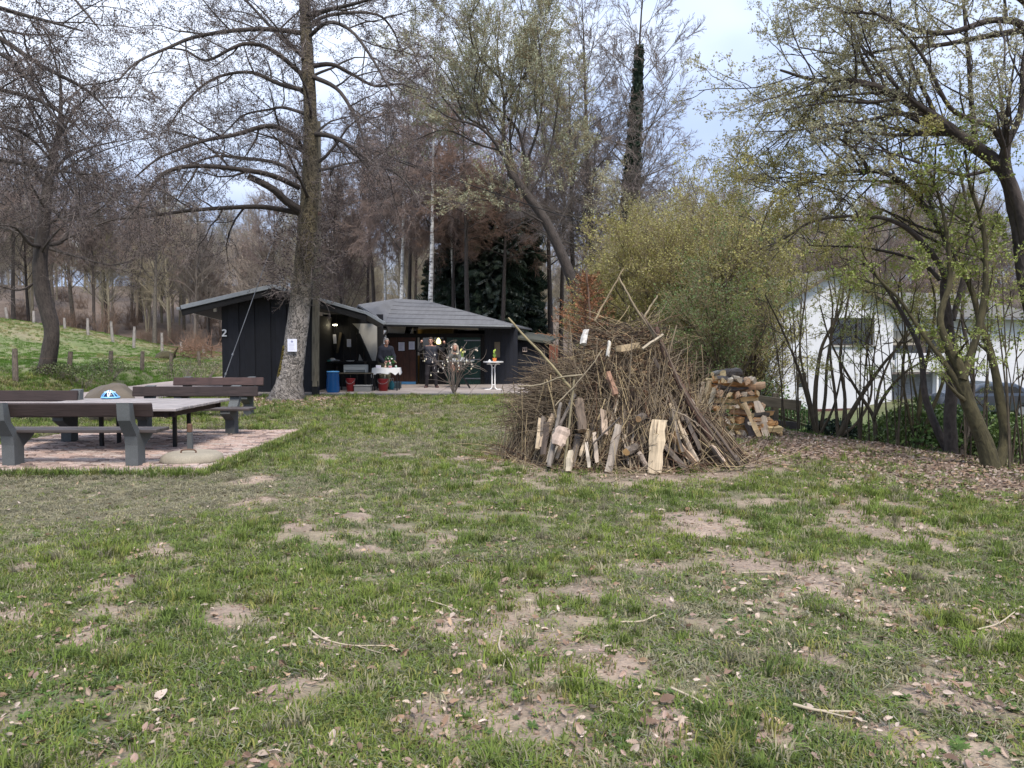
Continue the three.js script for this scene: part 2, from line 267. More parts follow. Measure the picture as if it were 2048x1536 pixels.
// how bare (0..1), how leafy (0..1) and how dry (0..1) the meadow is
function bare(x, d) {
  let b = 0; for (const [hx, hd, r] of HILLS) { const q = Math.hypot(x - hx, (d - hd) * 0.8) / r; if (q < 1.3) b = Math.max(b, 1 - sstep(0.65, 1.2, q + (fbm(x * 5, d * 5, 121, 3) - 0.5) * 1.1)); }
  const n = fbm(x * 0.9 + 11, d * 0.9, 123, 4), right = sstep(-3, 4, x);
  b = Math.max(b, sstep(0.555 - 0.07 * right, 0.70 - 0.05 * right, n * 0.72 + 0.28 * fbm(x * 3.1, d * 3.1, 127, 3)) * 0.9);
  const pile = Math.hypot(x - 1.55, d - 10.9); b = Math.max(b, (1 - sstep(1.7, 2.5, pile + (n - .5))) * 0.95);
  const tr = Math.hypot(x + 6.5, d - 22.3); b = Math.max(b, 1 - sstep(0.8, 2.2, tr + (n - .5) * 2));
  return b;
}
function leafy(x, d) { const s = edgeS(x, d), n = fbm(x * 0.7, d * 0.7, 131, 3); return clamp(sstep(-3.6, -0.6, s + (n - 0.5) * 2.4)); }
function dry(x, d) { const n = fbm(x * 0.5 + 5, d * 0.5, 141, 3); return clamp(sstep(6.2, 7.4, d) * (1 - sstep(9.0, 10.5, d)) * sstep(-1.4, -4, x) * 0.9 + sstep(0.5, 0.7, n) * 0.45 + sstep(10, 13, d) * (1 - sstep(17, 21, d)) * sstep(-3.5, -1, x) * (1 - sstep(0.5, 2.5, x)) * 0.4); }
{
  const R0 = rng(11), xs = [], zs = []; // grid lines: close together near the camera
  for (let x = -14; x <= 9; x += 0.13) xs.push(x); for (let s = 0.14, x = 9; x < 420; x += s, s *= 1.09) xs.push(x + s); for (let s = 0.14, x = -14; x > -420; x -= s, s *= 1.06) xs.unshift(x - s);
  for (let d = 1.2; d <= 24; d += 0.075 + d * 0.004) zs.push(d); for (let s = 0.3, d = zs[zs.length - 1]; d < 600; d += s, s *= 1.05) zs.push(d + s); for (let d = 1, s = .2; d > -60; d -= s, s *= 1.3) zs.unshift(d);
  const nx = xs.length, nz = zs.length, pos = new Float32Array(nx * nz * 3), col = new Float32Array(nx * nz * 3), uv = new Float32Array(nx * nz * 2), idx = [];
  for (let j = 0; j < nz; j++) for (let i = 0; i < nx; i++) {
    const k = j * nx + i, x = xs[i], d = zs[j]; pos.set([x, H(x, -d), -d], k * 3); uv.set([x, d], k * 2);
    const n = fbm(x * 1.7, d * 1.7, 151, 4), fine = fbm(x * 9, d * 9, 153, 2);
    let c = [0.145, 0.142, 0.072]; const mix = (e, t) => { c = c.map((q, m) => lerp(q, e[m], t)); };
    if (x < -14.4 && d < 66) { mix([0.12, 0.185, 0.04], 0.8); mix([0.22, 0.20, 0.09], sstep(0.5, 0.72, fbm(x * 0.3, d * 0.3, 155, 3)) * 0.65); }
    if (d < 60) {
      const dr = dry(x, d), b = x > -14 ? bare(x, d) : 0, lf = x > -12 ? leafy(x, d) : 0;
      mix([0.21, 0.185, 0.12], dr * 0.7); mix([0.30, 0.225, 0.175], Math.max(b * 0.92, sstep(0.35, 0.62, n * .6 + fine * .4) * (0.4 + .4 * sstep(-4, 3, x)))); mix([0.19, 0.13, 0.092], lf * 0.8);
    }
    if (x > 5 && d > 18) mix([0.085, 0.135, 0.03], 0.8);
    const wood = sstep(57, 66, d + (n - .5) * 8 + (x > 10 ? 4 : 0)); mix([0.135, 0.10, 0.08], wood * 0.95);
    if (x < -14.0 && x > -15.9 && d < 60) { const t = (1 - Math.abs(x + 14.6) / 1.3) * (0.4 + 0.6 * n); mix([0.075, 0.06, 0.04], clamp(t)); }
    if (d > 35 && d < 62 && x > -22 && x < 30) mix([0.13, 0.10, 0.07], 0.6 * sstep(35, 45, d));
    if (inPatio(x, d, -0.02)) c = [0.05, 0.038, 0.03]; const g = 0.72 + 0.56 * fine; col.set(c.map((q) => q * g), k * 3);
  }
  for (let j = 0; j + 1 < nz; j++) for (let i = 0; i + 1 < nx; i++) { const a = j * nx + i; idx.push(a, a + 1, a + nx, a + 1, a + nx + 1, a + nx); }
  const g = new THREE.BufferGeometry(); g.setAttribute('position', new THREE.BufferAttribute(pos, 3)); g.setAttribute('color', new THREE.BufferAttribute(col, 3)); g.setAttribute('uv', new THREE.BufferAttribute(uv, 2)); g.setIndex(idx); g.computeVertexNormals();
  if (g.attributes.normal.getY(nx * 40 + 60) < 0) throw new Error('ground upside down');
  const m = mesh('ground', g, mat('meadow soil', [1.25, 1.25, 1.25], 0.95, { vertexColors: true, map: T.soil, bump: true, scale: 0.03 }));
  tag(m, 'meadow with worn short grass, bare soil and leaf litter', null, null, 'structure');
}
{ // paved lane and the court before the huts: cast slabs, 4 mm and more above the ground
  const lane = [], Rl = rng(5);
  const sh = (d) => -0.06 * Math.max(0, d - 25), strip = (x0, x1, d0, d1, n, lift) => { const f = []; for (let i = 0; i < n; i++) { const a = lerp(d0, d1, i / n), b = lerp(d0, d1, (i + 1) / n); for (let k = 0; k < 6; k++) { const p = lerp(x0, x1, k / 6), q = lerp(x0, x1, (k + 1) / 6); f.push([onG(p + sh(a), a, lift), onG(q + sh(a), a, lift), onG(q + sh(b), b, lift), onG(p + sh(b), b, lift)]); } } return poly(f); };
  tag(mesh('lane', strip(-14.25, -10.45, 16.5, 58, 30, 0.03), mat('pinkish grey paving', [0.40, 0.335, 0.31], 0.92, { map: T.conc, bump: true, scale: 0.004 })), 'pinkish grey paved lane running past the black shed', null, null, 'structure');
  const court = new THREE.Group(); court.name = 'forecourt'; tag(court, 'concrete paved forecourt in front of the huts', null, null, 'structure');
  const R1 = rng(77); let k = 0;
  for (let d = 24.35; d < 29.9; d += 1.0) for (let x = -10.35; x < 0.6; x += 1.0) { // concrete paving slabs, near rows
    const g = bx(0.985, 0.12, 0.985, [x + 0.5, -0.02 + R1() * 0.006 + 0.03, -(d + 0.5)], { bev: 0.008, long: 'z' }); g.translate(0, 0, 0);
    mesh('paving_slab', g, k++ % 3 ? M.slab : M.slabB || (M.slabB = mat('worn concrete slab dark', [0.30, 0.255, 0.23], 0.92, { map: T.conc, bump: true, scale: 0.004 })), court);
  }
  mesh('kerb', bx(10.9, 0.14, 0.1, [-4.9, 0.0, -24.28], { bev: 0.012 }), M.conc, court);
}
{ // brick patio: every brick its own piece
  const patio = new THREE.Group(); patio.name = 'brick_patio'; tag(patio, 'pinkish brick patio under the picnic table and benches', null, null, 'structure');
  const Rb = rng(31), vars = [0, 1, 2].map((i) => bx(0.187, 0.06, 0.087, [0, 0, 0], { bev: 0.008 + i * 0.004 }));
  const mats = [[0.42, 0.30, 0.25], [0.36, 0.265, 0.225], [0.48, 0.37, 0.32], [0.20, 0.145, 0.125], [0.40, 0.33, 0.29]].map((c, i) => mat('pink brick ' + i, c, 0.9, { map: T.conc, bump: true, scale: 0.004 }));
  const list = [];
  for (let r = 0; r < 48; r++) for (let c = -1; c < 21; c++) {
    const d = 9.5 + r * 0.1 + 0.05, x = -8.02 + c * 0.2 + (r % 2 ? 0.1 : 0) + 0.1; if (x < -7.95 || x > -3.88) continue;
    list.push([x, d]);
  }
  list.sort((a, b) => a[1] + (a[0] < -6.6 ? 9 : 0) - b[1] - (b[0] < -6.6 ? 9 : 0)); const rest = [[], [], [], [], []];
  list.forEach(([x, d], i) => {
    const v = Math.floor(Rb() * 3), k = Math.floor(Rb() * 5), y = H(x, -d) - 0.002 + Rb() * 0.014 + (fbm(x * 1.3, d * 1.3, 161, 2) - 0.5) * 0.03;
    const o = i < 300 ? mesh('brick', vars[v], mats[k], patio) : new THREE.Object3D(); o.position.set(x, y, -d); o.rotation.set((Rb() - 0.5) * 0.11, (Rb() - 0.5) * 0.06, (Rb() - 0.5) * 0.07);
    if (i >= 300) { o.updateMatrix(); rest[k].push(o.matrix.clone()); }
  });
  rest.forEach((m, k) => inst('bricks', vars[1], mats[k], m, patio));
  mesh('edging', [bx(0.06, 0.14, 4.86, [-3.82, -0.02, -11.87]), bx(4.2, 0.14, 0.06, [-5.95, -0.025, -9.46])], M.concWarm, patio);
}
// ---------------------------------------------------------------- trees
const UPV = V(0, 1, 0), _q = new THREE.Quaternion(), _q2 = new THREE.Quaternion();
function wander(R, p, dir, len, n, wig, trop, droop = 0) { // a crooked line of n steps; trop > 0 turns it up, droop bends its end down
  const pts = [p.clone()], d = dir.clone().normalize(), q = p.clone();
  for (let i = 0; i < n; i++) {
    d.x += (R() - 0.5) * wig; d.y += (R() - 0.5) * wig + trop / n - droop * (i / n) * 2 / n; d.z += (R() - 0.5) * wig; d.normalize();
    q.addScaledVector(d, len / n); pts.push(q.clone());
  } return pts;
}
const taper = (n, a, b, e = 1) => Array.from({ length: n }, (_, i) => lerp(a, b, Math.pow(i / (n - 1), e)));
function side(R, t, ang) { // a direction ang away from t about a random side
  const a = V(R() - 0.5, R() - 0.5, R() - 0.5).cross(t).normalize(); return t.clone().multiplyScalar(Math.cos(ang)).addScaledVector(a, Math.sin(ang)).normalize();
}
function plen(pts) { let l = 0; for (let i = 1; i < pts.length; i++) l += pts[i].distanceTo(pts[i - 1]); return l; }
function at(pts, t) { const x = t * (pts.length - 1), i = Math.min(pts.length - 2, Math.floor(x)); return [pts[i].clone().lerp(pts[i + 1], x - i), pts[i + 1].clone().sub(pts[i]).normalize()]; }
// a twig spray one metre long along +y
function sprayGeo(seed, o = {}) {
  const R = rng(seed), m = new MB(), r = o.r ?? 0.008, wig = o.wig ?? 0.35, main = wander(R, V(), V(0, 1, 0), 1, 5, wig, o.trop ?? 0.1);
  m.tube(main, taper(6, r, r * 0.55), 3); const tips = [main[5]]; const leaves = [];
  const N = o.n ?? 6;
  for (let i = 0; i < N; i++) {
    const [p, t] = at(main, 0.08 + 0.85 * i / N), d = side(R, t, o.ang ?? (0.7 + R() * 0.35)), l = (o.l ?? 0.5) * (1 - 0.45 * i / N) * (0.7 + R() * 0.6), w = wander(R, p, d, l, 3, wig * 1.2, o.trop ?? 0.1, o.droop || 0);
    m.tube(w, taper(4, r * 0.75, r * 0.45), 3); tips.push(w[3]); leaves.push([w[1], t], [w[2], t], [w[3], t]);
    for (let k = 0; k < (o.sub ?? 2); k++) { const [p2, t2] = at(w, 0.25 + 0.6 * R()), w2 = wander(R, p2, side(R, t2, 0.6 + R() * 0.4), l * 0.45, 2, wig, o.trop ?? 0.1, o.droop || 0); m.tube(w2, taper(3, r * 0.55, r * 0.35), 3); leaves.push([w2[1], t2], [w2[2], t2]); }
  }
  for (let i = 1; i < 6; i++) leaves.push([main[i], V(0, 1, 0)]);
  const g = m.geo(); g.userData.leaves = leaves; return g;
}
// leaf shapes set on the twigs of a spray: two folded triangles each
function leavesGeo(spray, seed, size, per = 1, long = 1.6, spread = 0.03) {
  const R = rng(seed), m = new MB();
  for (const [p] of spray.userData.leaves) for (let k = 0; k < per; k++) {
    const d = V(R() - 0.5, R() * 0.9 - 0.25, R() - 0.5).normalize(), a = side(R, d, Math.PI / 2), n = d.clone().cross(a), s = size * (0.6 + R() * 0.8), o = p.clone().add(V(R() - .5, R() - .5, R() - .5).multiplyScalar(spread));
    const tip = o.clone().addScaledVector(d, s * long), mid = o.clone().addScaledVector(d, s * long * 0.5), l = mid.clone().addScaledVector(a, s * 0.5).addScaledVector(n, s * 0.15), r = mid.clone().addScaledVector(a, -s * 0.5).addScaledVector(n, s * 0.15);
    m.tri(o, l, tip, n); m.tri(o, tip, r, n);
  } return m.geo();
}
function nubGeo(spray, seed, size, per = 1) { // small cones or catkins hanging on the twigs
  const R = rng(seed), m = new MB();
  for (const [p] of spray.userData.leaves) for (let k = 0; k < per; k++) { if (R() < 0.35) continue; const o = p.clone().add(V(R() - .5, R() - .5, R() - .5).multiplyScalar(0.05)), e = o.clone().add(V((R() - .5) * size, -size * (1 + R()), (R() - .5) * size)); m.tube([o, o.clone().lerp(e, 0.5), e], [size * 0.2, size * 0.42, size * 0.12], 4); }
  return m.geo();
}
const SP = {
  alder: [1, 2].map((i) => sprayGeo(i + 10, { r: 0.0085, wig: 0.75, n: 7, sub: 2, trop: 0.1 })),
  fine: [1, 2].map((i) => sprayGeo(i + 20, { r: 0.0075, wig: 0.35, n: 7, sub: 3, ang: 0.6, trop: 0.25 })),
  birch: [1, 2].map((i) => sprayGeo(i + 30, { r: 0.005, wig: 0.2, n: 8, sub: 2, ang: 0.5, trop: 0, l: 0.55 })),
  willow: [1, 2].map((i) => sprayGeo(i + 40, { r: 0.0065, wig: 0.25, n: 7, sub: 2, ang: 0.5, trop: 0.3, l: 0.6 })),
  fineFar: [1, 2].map((i) => sprayGeo(i + 20, { r: 0.0125, wig: 0.35, n: 7, sub: 3, ang: 0.6, trop: 0.25 })),
  birchFar: [1, 2].map((i) => sprayGeo(i + 30, { r: 0.0095, wig: 0.2, n: 8, sub: 3, ang: 0.5, trop: 0, l: 0.55 })),
  willowFar: [1, 2].map((i) => sprayGeo(i + 40, { r: 0.0105, wig: 0.25, n: 7, sub: 2, ang: 0.5, trop: 0.3, l: 0.6 })),
  hazel: [1, 2].map((i) => sprayGeo(i + 50, { r: 0.0065, wig: 0.6, n: 6, sub: 2, ang: 0.75, trop: 0.12 })),
};
const LV = {
  alderCone: SP.alder.map((s, i) => nubGeo(s, 60 + i, 0.035, 1)),
  hazelBud: SP.hazel.map((s, i) => leavesGeo(s, 70 + i, 0.044, 2, 1.5, 0.05)),
  hazelLeaf: SP.hazel.map((s, i) => leavesGeo(s, 72 + i, 0.062, 2, 1.3, 0.06)),
  shrub: SP.willow.map((s, i) => leavesGeo(s, 74 + i, 0.04, 1, 1.8, 0.04)),
  catkin: SP.willow.map((s, i) => leavesGeo(s, 76 + i, 0.045, 1, 2.0, 0.03)),
};
const S_ = (o) => ({ den: [1.6, 3.2, 5], t0: [0.2, 0.15, 0.1], ang: [0.9, 0.8, 0.8], len: [0.4, 0.45, 0.4], rr: [0.5, 0.5, 0.5], wig: 0.35, trop: [0.2, 0.1, 0.05], droop: 0, max: 2, sides: [8, 6, 4, 3], seg: 5, spray: 3.2, sl: [0.45, 0.8], sprays: 'alder', tip: 0.006, ...o });
class Tree {
  constructor(seed, base, S) { this.R = rng(seed); this.base = base; this.S = S; this.tr = new MB(base); this.lb = new MB(base); this.tips = []; this.cur = this.lb; this.extra = []; }
  spray(p, d, s) { this.tips.push([p, d, s]); }
  trunk(pts, rad, o = {}) { this.tr.tube(pts, rad, o.sides || 14); return this; }
  branch(pts, r0, r1, lv = 0) {
    const S = this.S, R = this.R, L = plen(pts), n = pts.length;
    this.cur.tube(pts, taper(n, r0, Math.max(r1, S.tip)), S.sides[lv] || 3);
    if (lv < S.max) {
      const N = Math.max(1, Math.round(L * S.den[lv] * (0.8 + 0.4 * R())));
      for (let i = 0; i < N; i++) {
        const t = lerp(S.t0[lv], 0.98, (i + R() * 0.8) / N), [p, tg] = at(pts, Math.min(t, 0.98)), d = side(R, tg, S.ang[lv] * (0.75 + 0.5 * R()));
        if (S.flat) { d.y *= 1 - S.flat; d.normalize(); }
        const l = Math.max(0.25, L * S.len[lv] * (1.05 - 0.6 * t) * (0.6 + 0.7 * R())), r = Math.max(S.tip, lerp(r0, r1, t) * S.rr[lv]);
        this.branch(wander(R, p, d, l, S.seg, S.wig, S.trop[lv], S.droop), r, S.tip, lv + 1);
      }
    } else {
      const N = Math.max(1, Math.round(L * S.spray)); for (let i = 0; i < N; i++) { const [p, tg] = at(pts, clamp((i + R()) / N, 0.02, 0.98)); const d = side(R, tg, 0.5 + R() * 0.6); d.y += S.hang || 0; this.spray(p, d.normalize(), lerp(S.sl[0], S.sl[1], R())); }
    }
    const [pe, te] = at(pts, 1); te.y += S.hang || 0; this.spray(pe, te.normalize(), lerp(S.sl[0], S.sl[1], R()) * 1.1);
  }
  // limbs up a trunk line: h0..h1 as shares of it
  limbs(pts, n, h0, h1, o) { const R = this.R; let az = R() * 6.28; for (let i = 0; i < n; i++) { const t = lerp(h0, h1, (i + R() * 0.7) / n), [p] = at(pts, t); az += 2.4 + (R() - 0.5) * 0.8; const up = o.up(t), l = o.len(t) * (0.8 + 0.4 * R()); const d = V(Math.cos(az) * Math.cos(up), Math.sin(up), Math.sin(az) * Math.cos(up)); this.branch(wander(R, p, d, l, o.seg || 6, o.wig || 0.25, o.trop || 0, o.droop || 0), o.r(t), this.S.tip * 1.5, 0); } return this; }
  build(name, label, category, m, group) {
    const g = new THREE.Group(); g.name = name; g.position.copy(this.base);
    if (!this.tr.empty) mesh('trunk', this.tr.geo(), m.trunk, g);
    if (!this.lb.empty) mesh('limbs', this.lb.geo(), m.limb || m.trunk, g).userData.kind = 'stuff';
    for (const [nm, mb] of this.extra) mesh(nm, mb.geo(), m.limb || m.trunk, g);
    const sp = SP[this.S.sprays], sets = sp.map(() => []), q = new THREE.Quaternion(), q2 = new THREE.Quaternion(), one = V(), R = this.R, rel = V();
    for (const [p, d, s] of this.tips) { q.setFromUnitVectors(UPV, d); q2.setFromAxisAngle(UPV, R() * 6.28); q.multiply(q2); one.setScalar(s); sets[R() < 0.5 ? 0 : 1].push(new THREE.Matrix4().compose(rel.subVectors(p, this.base).clone(), q.clone(), one.clone())); }
    sets.forEach((ms, i) => { if (!ms.length) return; inst('crown', sp[i], m.twig, ms, g); if (m.leaf) inst(m.leafName || 'buds', m.leafGeo[i], m.leaf, ms, g); });
    this.count = this.tips.length; return label ? tag(g, label, category, group) : g;
  }
}
const px = (list, d0, d1 = d0, k = 4) => { const n = list.length; return curve(list.map(([x, y], i) => P(x, y, lerp(d0, d1, i / (n - 1)))), (n - 1) * k); };

{ // the big alder beside the pole: trunk and limbs set out one by one
  const D = 22.3, t = new Tree(1001, onG(-6.5, D, -0.1), S_({ den: [1.5, 2.6], len: [0.42, 0.5], wig: 0.55, max: 2, spray: 2.4, sl: [0.4, 0.75], trop: [0.15, 0.1], sprays: 'alder', ang: [0.85, 0.85], seg: 5 }));
  const k = [[575, 806, .62], [576, 796, .5], [579, 770, .385], [584, 735, .34], [592, 677, .315], [600, 609, .305], [606, 560, .29], [612, 490, .275], [619, 400, .255], [622, 320, .225], [621, 240, .19], [617, 150, .178], [612, 60, .16], [608, -40, .135], [604, -180, .09], [600, -320, .03]];
  const pts = curve(k.map(([x, y]) => P(x, y, D)), 60), rad = (u, ang, p) => { const x = u * (k.length - 1), i = Math.min(k.length - 2, Math.floor(x)), r = lerp(k[i][2], k[i + 1][2], x - i); return r * (1 + (fbm(ang * 1.3 + 9, p.y * 2.2, 171, 3) - 0.5) * (p.y < 0.9 ? 0.55 : 0.22) * (0.4 + 0.6 * Math.abs(Math.sin(ang / 2)))) };
  t.tr.tube(pts, rad, 20);
  const L = [
    [[[603, 66], [547, 59], [480, 60], [390, 74], [340, 94], [273, 125], [232, 166]], .075, -3], [[[603, 109], [562, 74], [535, 47], [480, -12], [420, -70]], .08, 2], [[[605, 150], [562, 113], [527, 92], [488, 88], [461, 98], [410, 121], [371, 101], [330, 96]], .075, -1.5],
    [[[605, 180], [559, 168], [504, 145], [449, 150], [410, 168], [363, 215], [335, 260]], .07, 1.5], [[[609, 227], [566, 215], [539, 219], [488, 230], [461, 254], [440, 275]], .05, 3],
    [[[603, 297], [586, 270], [539, 252], [469, 270], [410, 281], [352, 301], [312, 320], [270, 355]], .085, -2.5], [[[598, 355], [559, 328], [488, 316], [430, 313], [371, 332], [330, 350]], .065, 3],
    [[[598, 375], [547, 352], [488, 340], [390, 332], [332, 344], [300, 379], [273, 414], [245, 450]], .085, -3.5], [[[598, 426], [527, 414], [449, 416], [371, 422], [293, 433], [225, 440], [190, 452]], .08, -1],
    [[[612, 31], [664, 18], [734, 0], [790, -30]], .08, -2], [[[614, 55], [656, 31], [754, 29], [785, 59], [800, 95]], .06, 2], [[[616, 75], [655, 45], [700, 60], [740, 110], [772, 165], [800, 215]], .06, -3],
    [[[620, 133], [664, 129], [703, 148], [750, 172], [800, 168], [835, 180]], .075, 1], [[[622, 152], [672, 176], [703, 219], [723, 266], [735, 310]], .07, -2],
    [[[625, 268], [660, 272], [695, 289], [742, 324], [800, 352], [835, 400]], .075, -2], [[[622, 345], [660, 336], [691, 328], [781, 320], [830, 335]], .05, 2.5],
    [[[612, -10], [560, -60], [480, -100], [400, -110]], .07, 1], [[[612, -30], [680, -90], [760, -110]], .07, -1], [[[606, -110], [540, -190], [470, -240]], .06, -1], [[[606, -120], [660, -220], [720, -270]], .06, 2],
  ];
  for (const [p, r, dz] of L) { const mb = new MB(t.base); t.cur = mb; t.branch(px(p, D, D + dz * 1.3), r, 0.018, 0); t.extra.push(['limb', mb]); }
  t.cur = t.lb; const mb = new MB(t.base); mb.tube(px([[606, 424], [572, 402], [547, 379], [496, 352]], D, D - 1), taper(13, .13, .085), 9, null, true); t.extra.push(['cut_limb', mb]);
  t.limbs(pts, 16, 0.52, 0.96, { up: (u) => 0.35 + u * 0.3, len: (u) => 4.6 - 3.2 * u, r: (u) => .07 - .035 * u, trop: 0.1, droop: 0.5, wig: 0.35 }); // towards and away from the camera
  // fine shoots on the lower trunk
  t.S.sl = [0.5, 1.0]; for (let i = 0; i < 70; i++) { const [p] = at(pts, 0.34 + 0.2 * t.R()), a = t.R() * 6.28; t.spray(p.clone().add(V(Math.cos(a) * .25, 0, Math.sin(a) * .25)), V(Math.cos(a), 0.2 + 0.9 * (t.R() - .5), Math.sin(a)).normalize(), 0.5 + t.R() * 0.9); }
  const g = t.build('alder_tree', 'big bare alder with speckled trunk and arching limbs in front of the black shed', 'tree', { trunk: M.alderBig, limb: M.darkbark, twig: M.twigPurple, leaf: M.cone, leafGeo: LV.alderCone, leafName: 'cones' });
  { const tm = g.children[0].geometry, q = tm.attributes.position, c = new Float32Array(q.count * 3); for (let i = 0; i < q.count; i++) { const y = q.getY(i), u = sstep(2.0, 4.2, y + (fbm(q.getX(i) * 6, y * 2, 187, 3) - .5) * 2), n = fbm(q.getX(i) * 5 + q.getZ(i) * 5, y * 3, 189, 3), a = [.40, .365, .335], b = [.135 + .05 * n, .112 + .04 * n, .085]; for (let k = 0; k < 3; k++) c[i * 3 + k] = lerp(a[k], b[k], u); } tm.setAttribute('color', new THREE.BufferAttribute(c, 3)); }
  // moss up the left side of the trunk
  const mo = new MB(t.base), Rm = rng(5); for (let i = 0; i < 1500; i++) { const h = Rm() ** 1.3 * 4.3, [p] = at(pts, 0.055 + h / 22), a = Math.PI + (Rm() - 0.5) * 1.9 * (h < .6 ? 1.3 : 0.75); const y = p.y; let r = knots([[0, .40], [.7, .365], [1.2, .335], [2.4, .31], [4.5, .285]], Math.max(0, y)) * (0.99); const o = V(p.x + Math.cos(a) * r, y, p.z + Math.sin(a) * r * -1), s = 0.02 + Rm() * 0.03, n = V(Math.cos(a), .3, -Math.sin(a)); mo.tube([o.clone().addScaledVector(n, -.02), o.clone().addScaledVector(n, .012), o.clone().addScaledVector(n, .02)], [s, s * .8, s * .1], 5); }
  const mm = mesh('moss', mo.geo(), mat('trunk moss', [0.105, 0.085, 0.018], 1), g); mm.userData.kind = 'stuff';
}
{ // leaning alder on the left bank
  const D = 26.5, bx0 = P(88, 765, D), t = new Tree(1002, V(bx0.x, H(bx0.x, bx0.z) - .1, bx0.z), S_({ den: [1.5, 2.6], len: [0.45, 0.5], wig: 0.55, max: 2, spray: 1.5, sl: [0.4, 0.75], trop: [0.25, 0.15] }));
  const k = [[82, 772, .36], [88, 755, .29], [97, 715, .25], [104, 668, .24], [100, 640, .24], [86, 590, .25], [80, 540, .24], [84, 480, .22], [92, 400, .18], [104, 330, .13], [118, 260, .09], [122, 190, .05], [118, 120, .02]];
  const pts = curve(k.map(([x, y]) => P(x, y, D)), 50); t.tr.tube(pts, (u, ang, p) => { const x = u * (k.length - 1), i = Math.min(k.length - 2, Math.floor(x)); return lerp(k[i][2], k[i + 1][2], x - i) * (1 + (fbm(ang * 1.2, p.y * 2, 173, 3) - .5) * .3); }, 16);
  for (const [p, r, dz] of [[[[85, 492], [60, 488], [30, 455], [-10, 450]], .08, -2], [[[85, 490], [120, 485], [140, 455], [160, 400], [190, 350]], .09, 2], [[[100, 498], [160, 515], [220, 530], [270, 520]], .05, -1], [[[88, 440], [40, 460], [-20, 450], [-60, 440]], .06, 2], [[[92, 400], [130, 440], [190, 425], [240, 380]], .05, -2.5], [[[96, 378], [60, 330], [20, 300], [-30, 290]], .07, -2], [[[100, 350], [140, 310], [200, 290], [250, 280]], .06, 1.5], [[[106, 320], [80, 260], [50, 200], [20, 160]], .06, 1], [[[112, 285], [150, 220], [190, 180]], .05, -1], [[[78, 560], [40, 580], [0, 572], [-40, 565]], .04, -1], [[[85, 470], [60, 420], [50, 360], [70, 300]], .06, 3]]) t.branch(px(p, D, D + dz), r, .016, 0);
  t.limbs(pts, 12, 0.52, 0.97, { up: (u) => 0.3 + u * .4, len: (u) => 4.2 - 2.6 * u, r: () => .045, trop: .25, droop: .2, wig: .35 });
  t.build('leaning_tree', 'bare tree with a kinked leaning trunk on the grassy bank by the lane', 'tree', { trunk: M.darkbark, limb: M.darkbark, twig: M.twigPurple, leaf: M.cone, leafGeo: LV.alderCone, leafName: 'cones' });
}
{ // alder just outside the left edge whose boughs hang into the frame
  const D = 15, b = onG(-12.6, D, -.1), t = new Tree(1003, b, S_({ den: [1.6, 2.8], len: [0.42, 0.5], wig: 0.55, max: 2, spray: 2.0, sl: [0.32, 0.6], trop: [0.05, 0.05], droop: .3 }));
  const pts = curve([b, b.clone().add(V(.1, 3, .1)), b.clone().add(V(0, 7, -.2)), b.clone().add(V(.2, 12, 0))], 30); t.tr.tube(pts, (u, a, p) => lerp(.34, .08, u) * (1 + (fbm(a, p.y * 2, 175, 3) - .5) * .3), 14);
  for (const [p, r, d0, d1] of [[[[-260, -40], [-60, 0], [40, 28], [105, 45], [165, 62]], .06, 15, 13.5], [[[-260, 60], [-40, 60], [80, 130], [180, 185], [225, 235]], .065, 15, 14], [[[-260, 160], [-60, 170], [60, 195], [120, 225], [190, 290]], .06, 15, 16], [[[-260, 300], [-40, 315], [60, 330], [140, 345], [200, 350]], .055, 15, 14], [[[-260, 240], [-50, 250], [40, 262], [110, 330], [150, 390]], .05, 15, 16.5], [[[-260, -150], [-80, -110], [50, -60], [130, -20], [200, 60]], .06, 15, 14.5], [[[-260, 20], [-80, 80], [20, 120], [90, 210], [130, 260]], .05, 15, 13], [[[-260, 380], [-100, 370], [-40, 390], [10, 410]], .03, 15, 15]]) t.branch(px(p, d0, d1), r, .014, 0);
  t.limbs(pts, 8, .5, .95, { up: () => .5, len: (u) => 4.5 - 3 * u, r: () => .05, wig: .35 });
  t.build('overhanging_alder', 'bare alder at the left edge whose dark twiggy boughs hang across the upper left sky', 'tree', { trunk: M.alder, limb: M.darkbark, twig: M.twigPurple, leaf: M.cone, leafGeo: LV.alderCone, leafName: 'cones' });
}
// hazels and field maples along the right-hand edge, their stems and boughs set out one by one
const hazelS = (o) => S_({ den: [1.7, 2.8], len: [0.5, 0.5], wig: 0.45, max: 2, spray: 2.6, sl: [0.28, 0.5], trop: [0.2, 0.15], sprays: 'hazel', sides: [9, 6, 4, 3], ...o });
function stems(seed, base, S, list, name, label, m) {
  const t = new Tree(seed, base, S);
  for (const [p, d0, d1, r0, r1, lv] of list) {
    const pts = px(p, d0, d1, 5), n = pts.length; const mb = new MB(base);
    mb.tube(pts, (u, a, q) => lerp(r0, r1, Math.pow(u, .8)) * (1 + (fbm(a * 1.1 + r0 * 99, q.y * 4, 177, 3) - .5) * .28), r0 > .06 ? 12 : 8); t.extra.push(['stem', mb]);
    const R = t.R, L = plen(pts), N = Math.round(L * S.den[0] * (lv ?? 1)); for (let i = 0; i < N; i++) { const u = lerp(S.t00 ?? .3, .98, (i + R() * .8) / N), [q, tg] = at(pts, u), d = side(R, tg, .6 + R() * .5); d.y += .15; d.normalize(); const l = Math.max(.35, L * .34 * (1.1 - .7 * u) * (.6 + .8 * R())); t.branch(wander(R, q, d, l, 5, S.wig, .15, S.droop), Math.max(.008, lerp(r0, r1, u) * .42), .005, 1); }
    const [pe, te] = at(pts, 1); t.spray(pe, te, .5);
  }
  return t.build(name, label, 'tree', m);
}
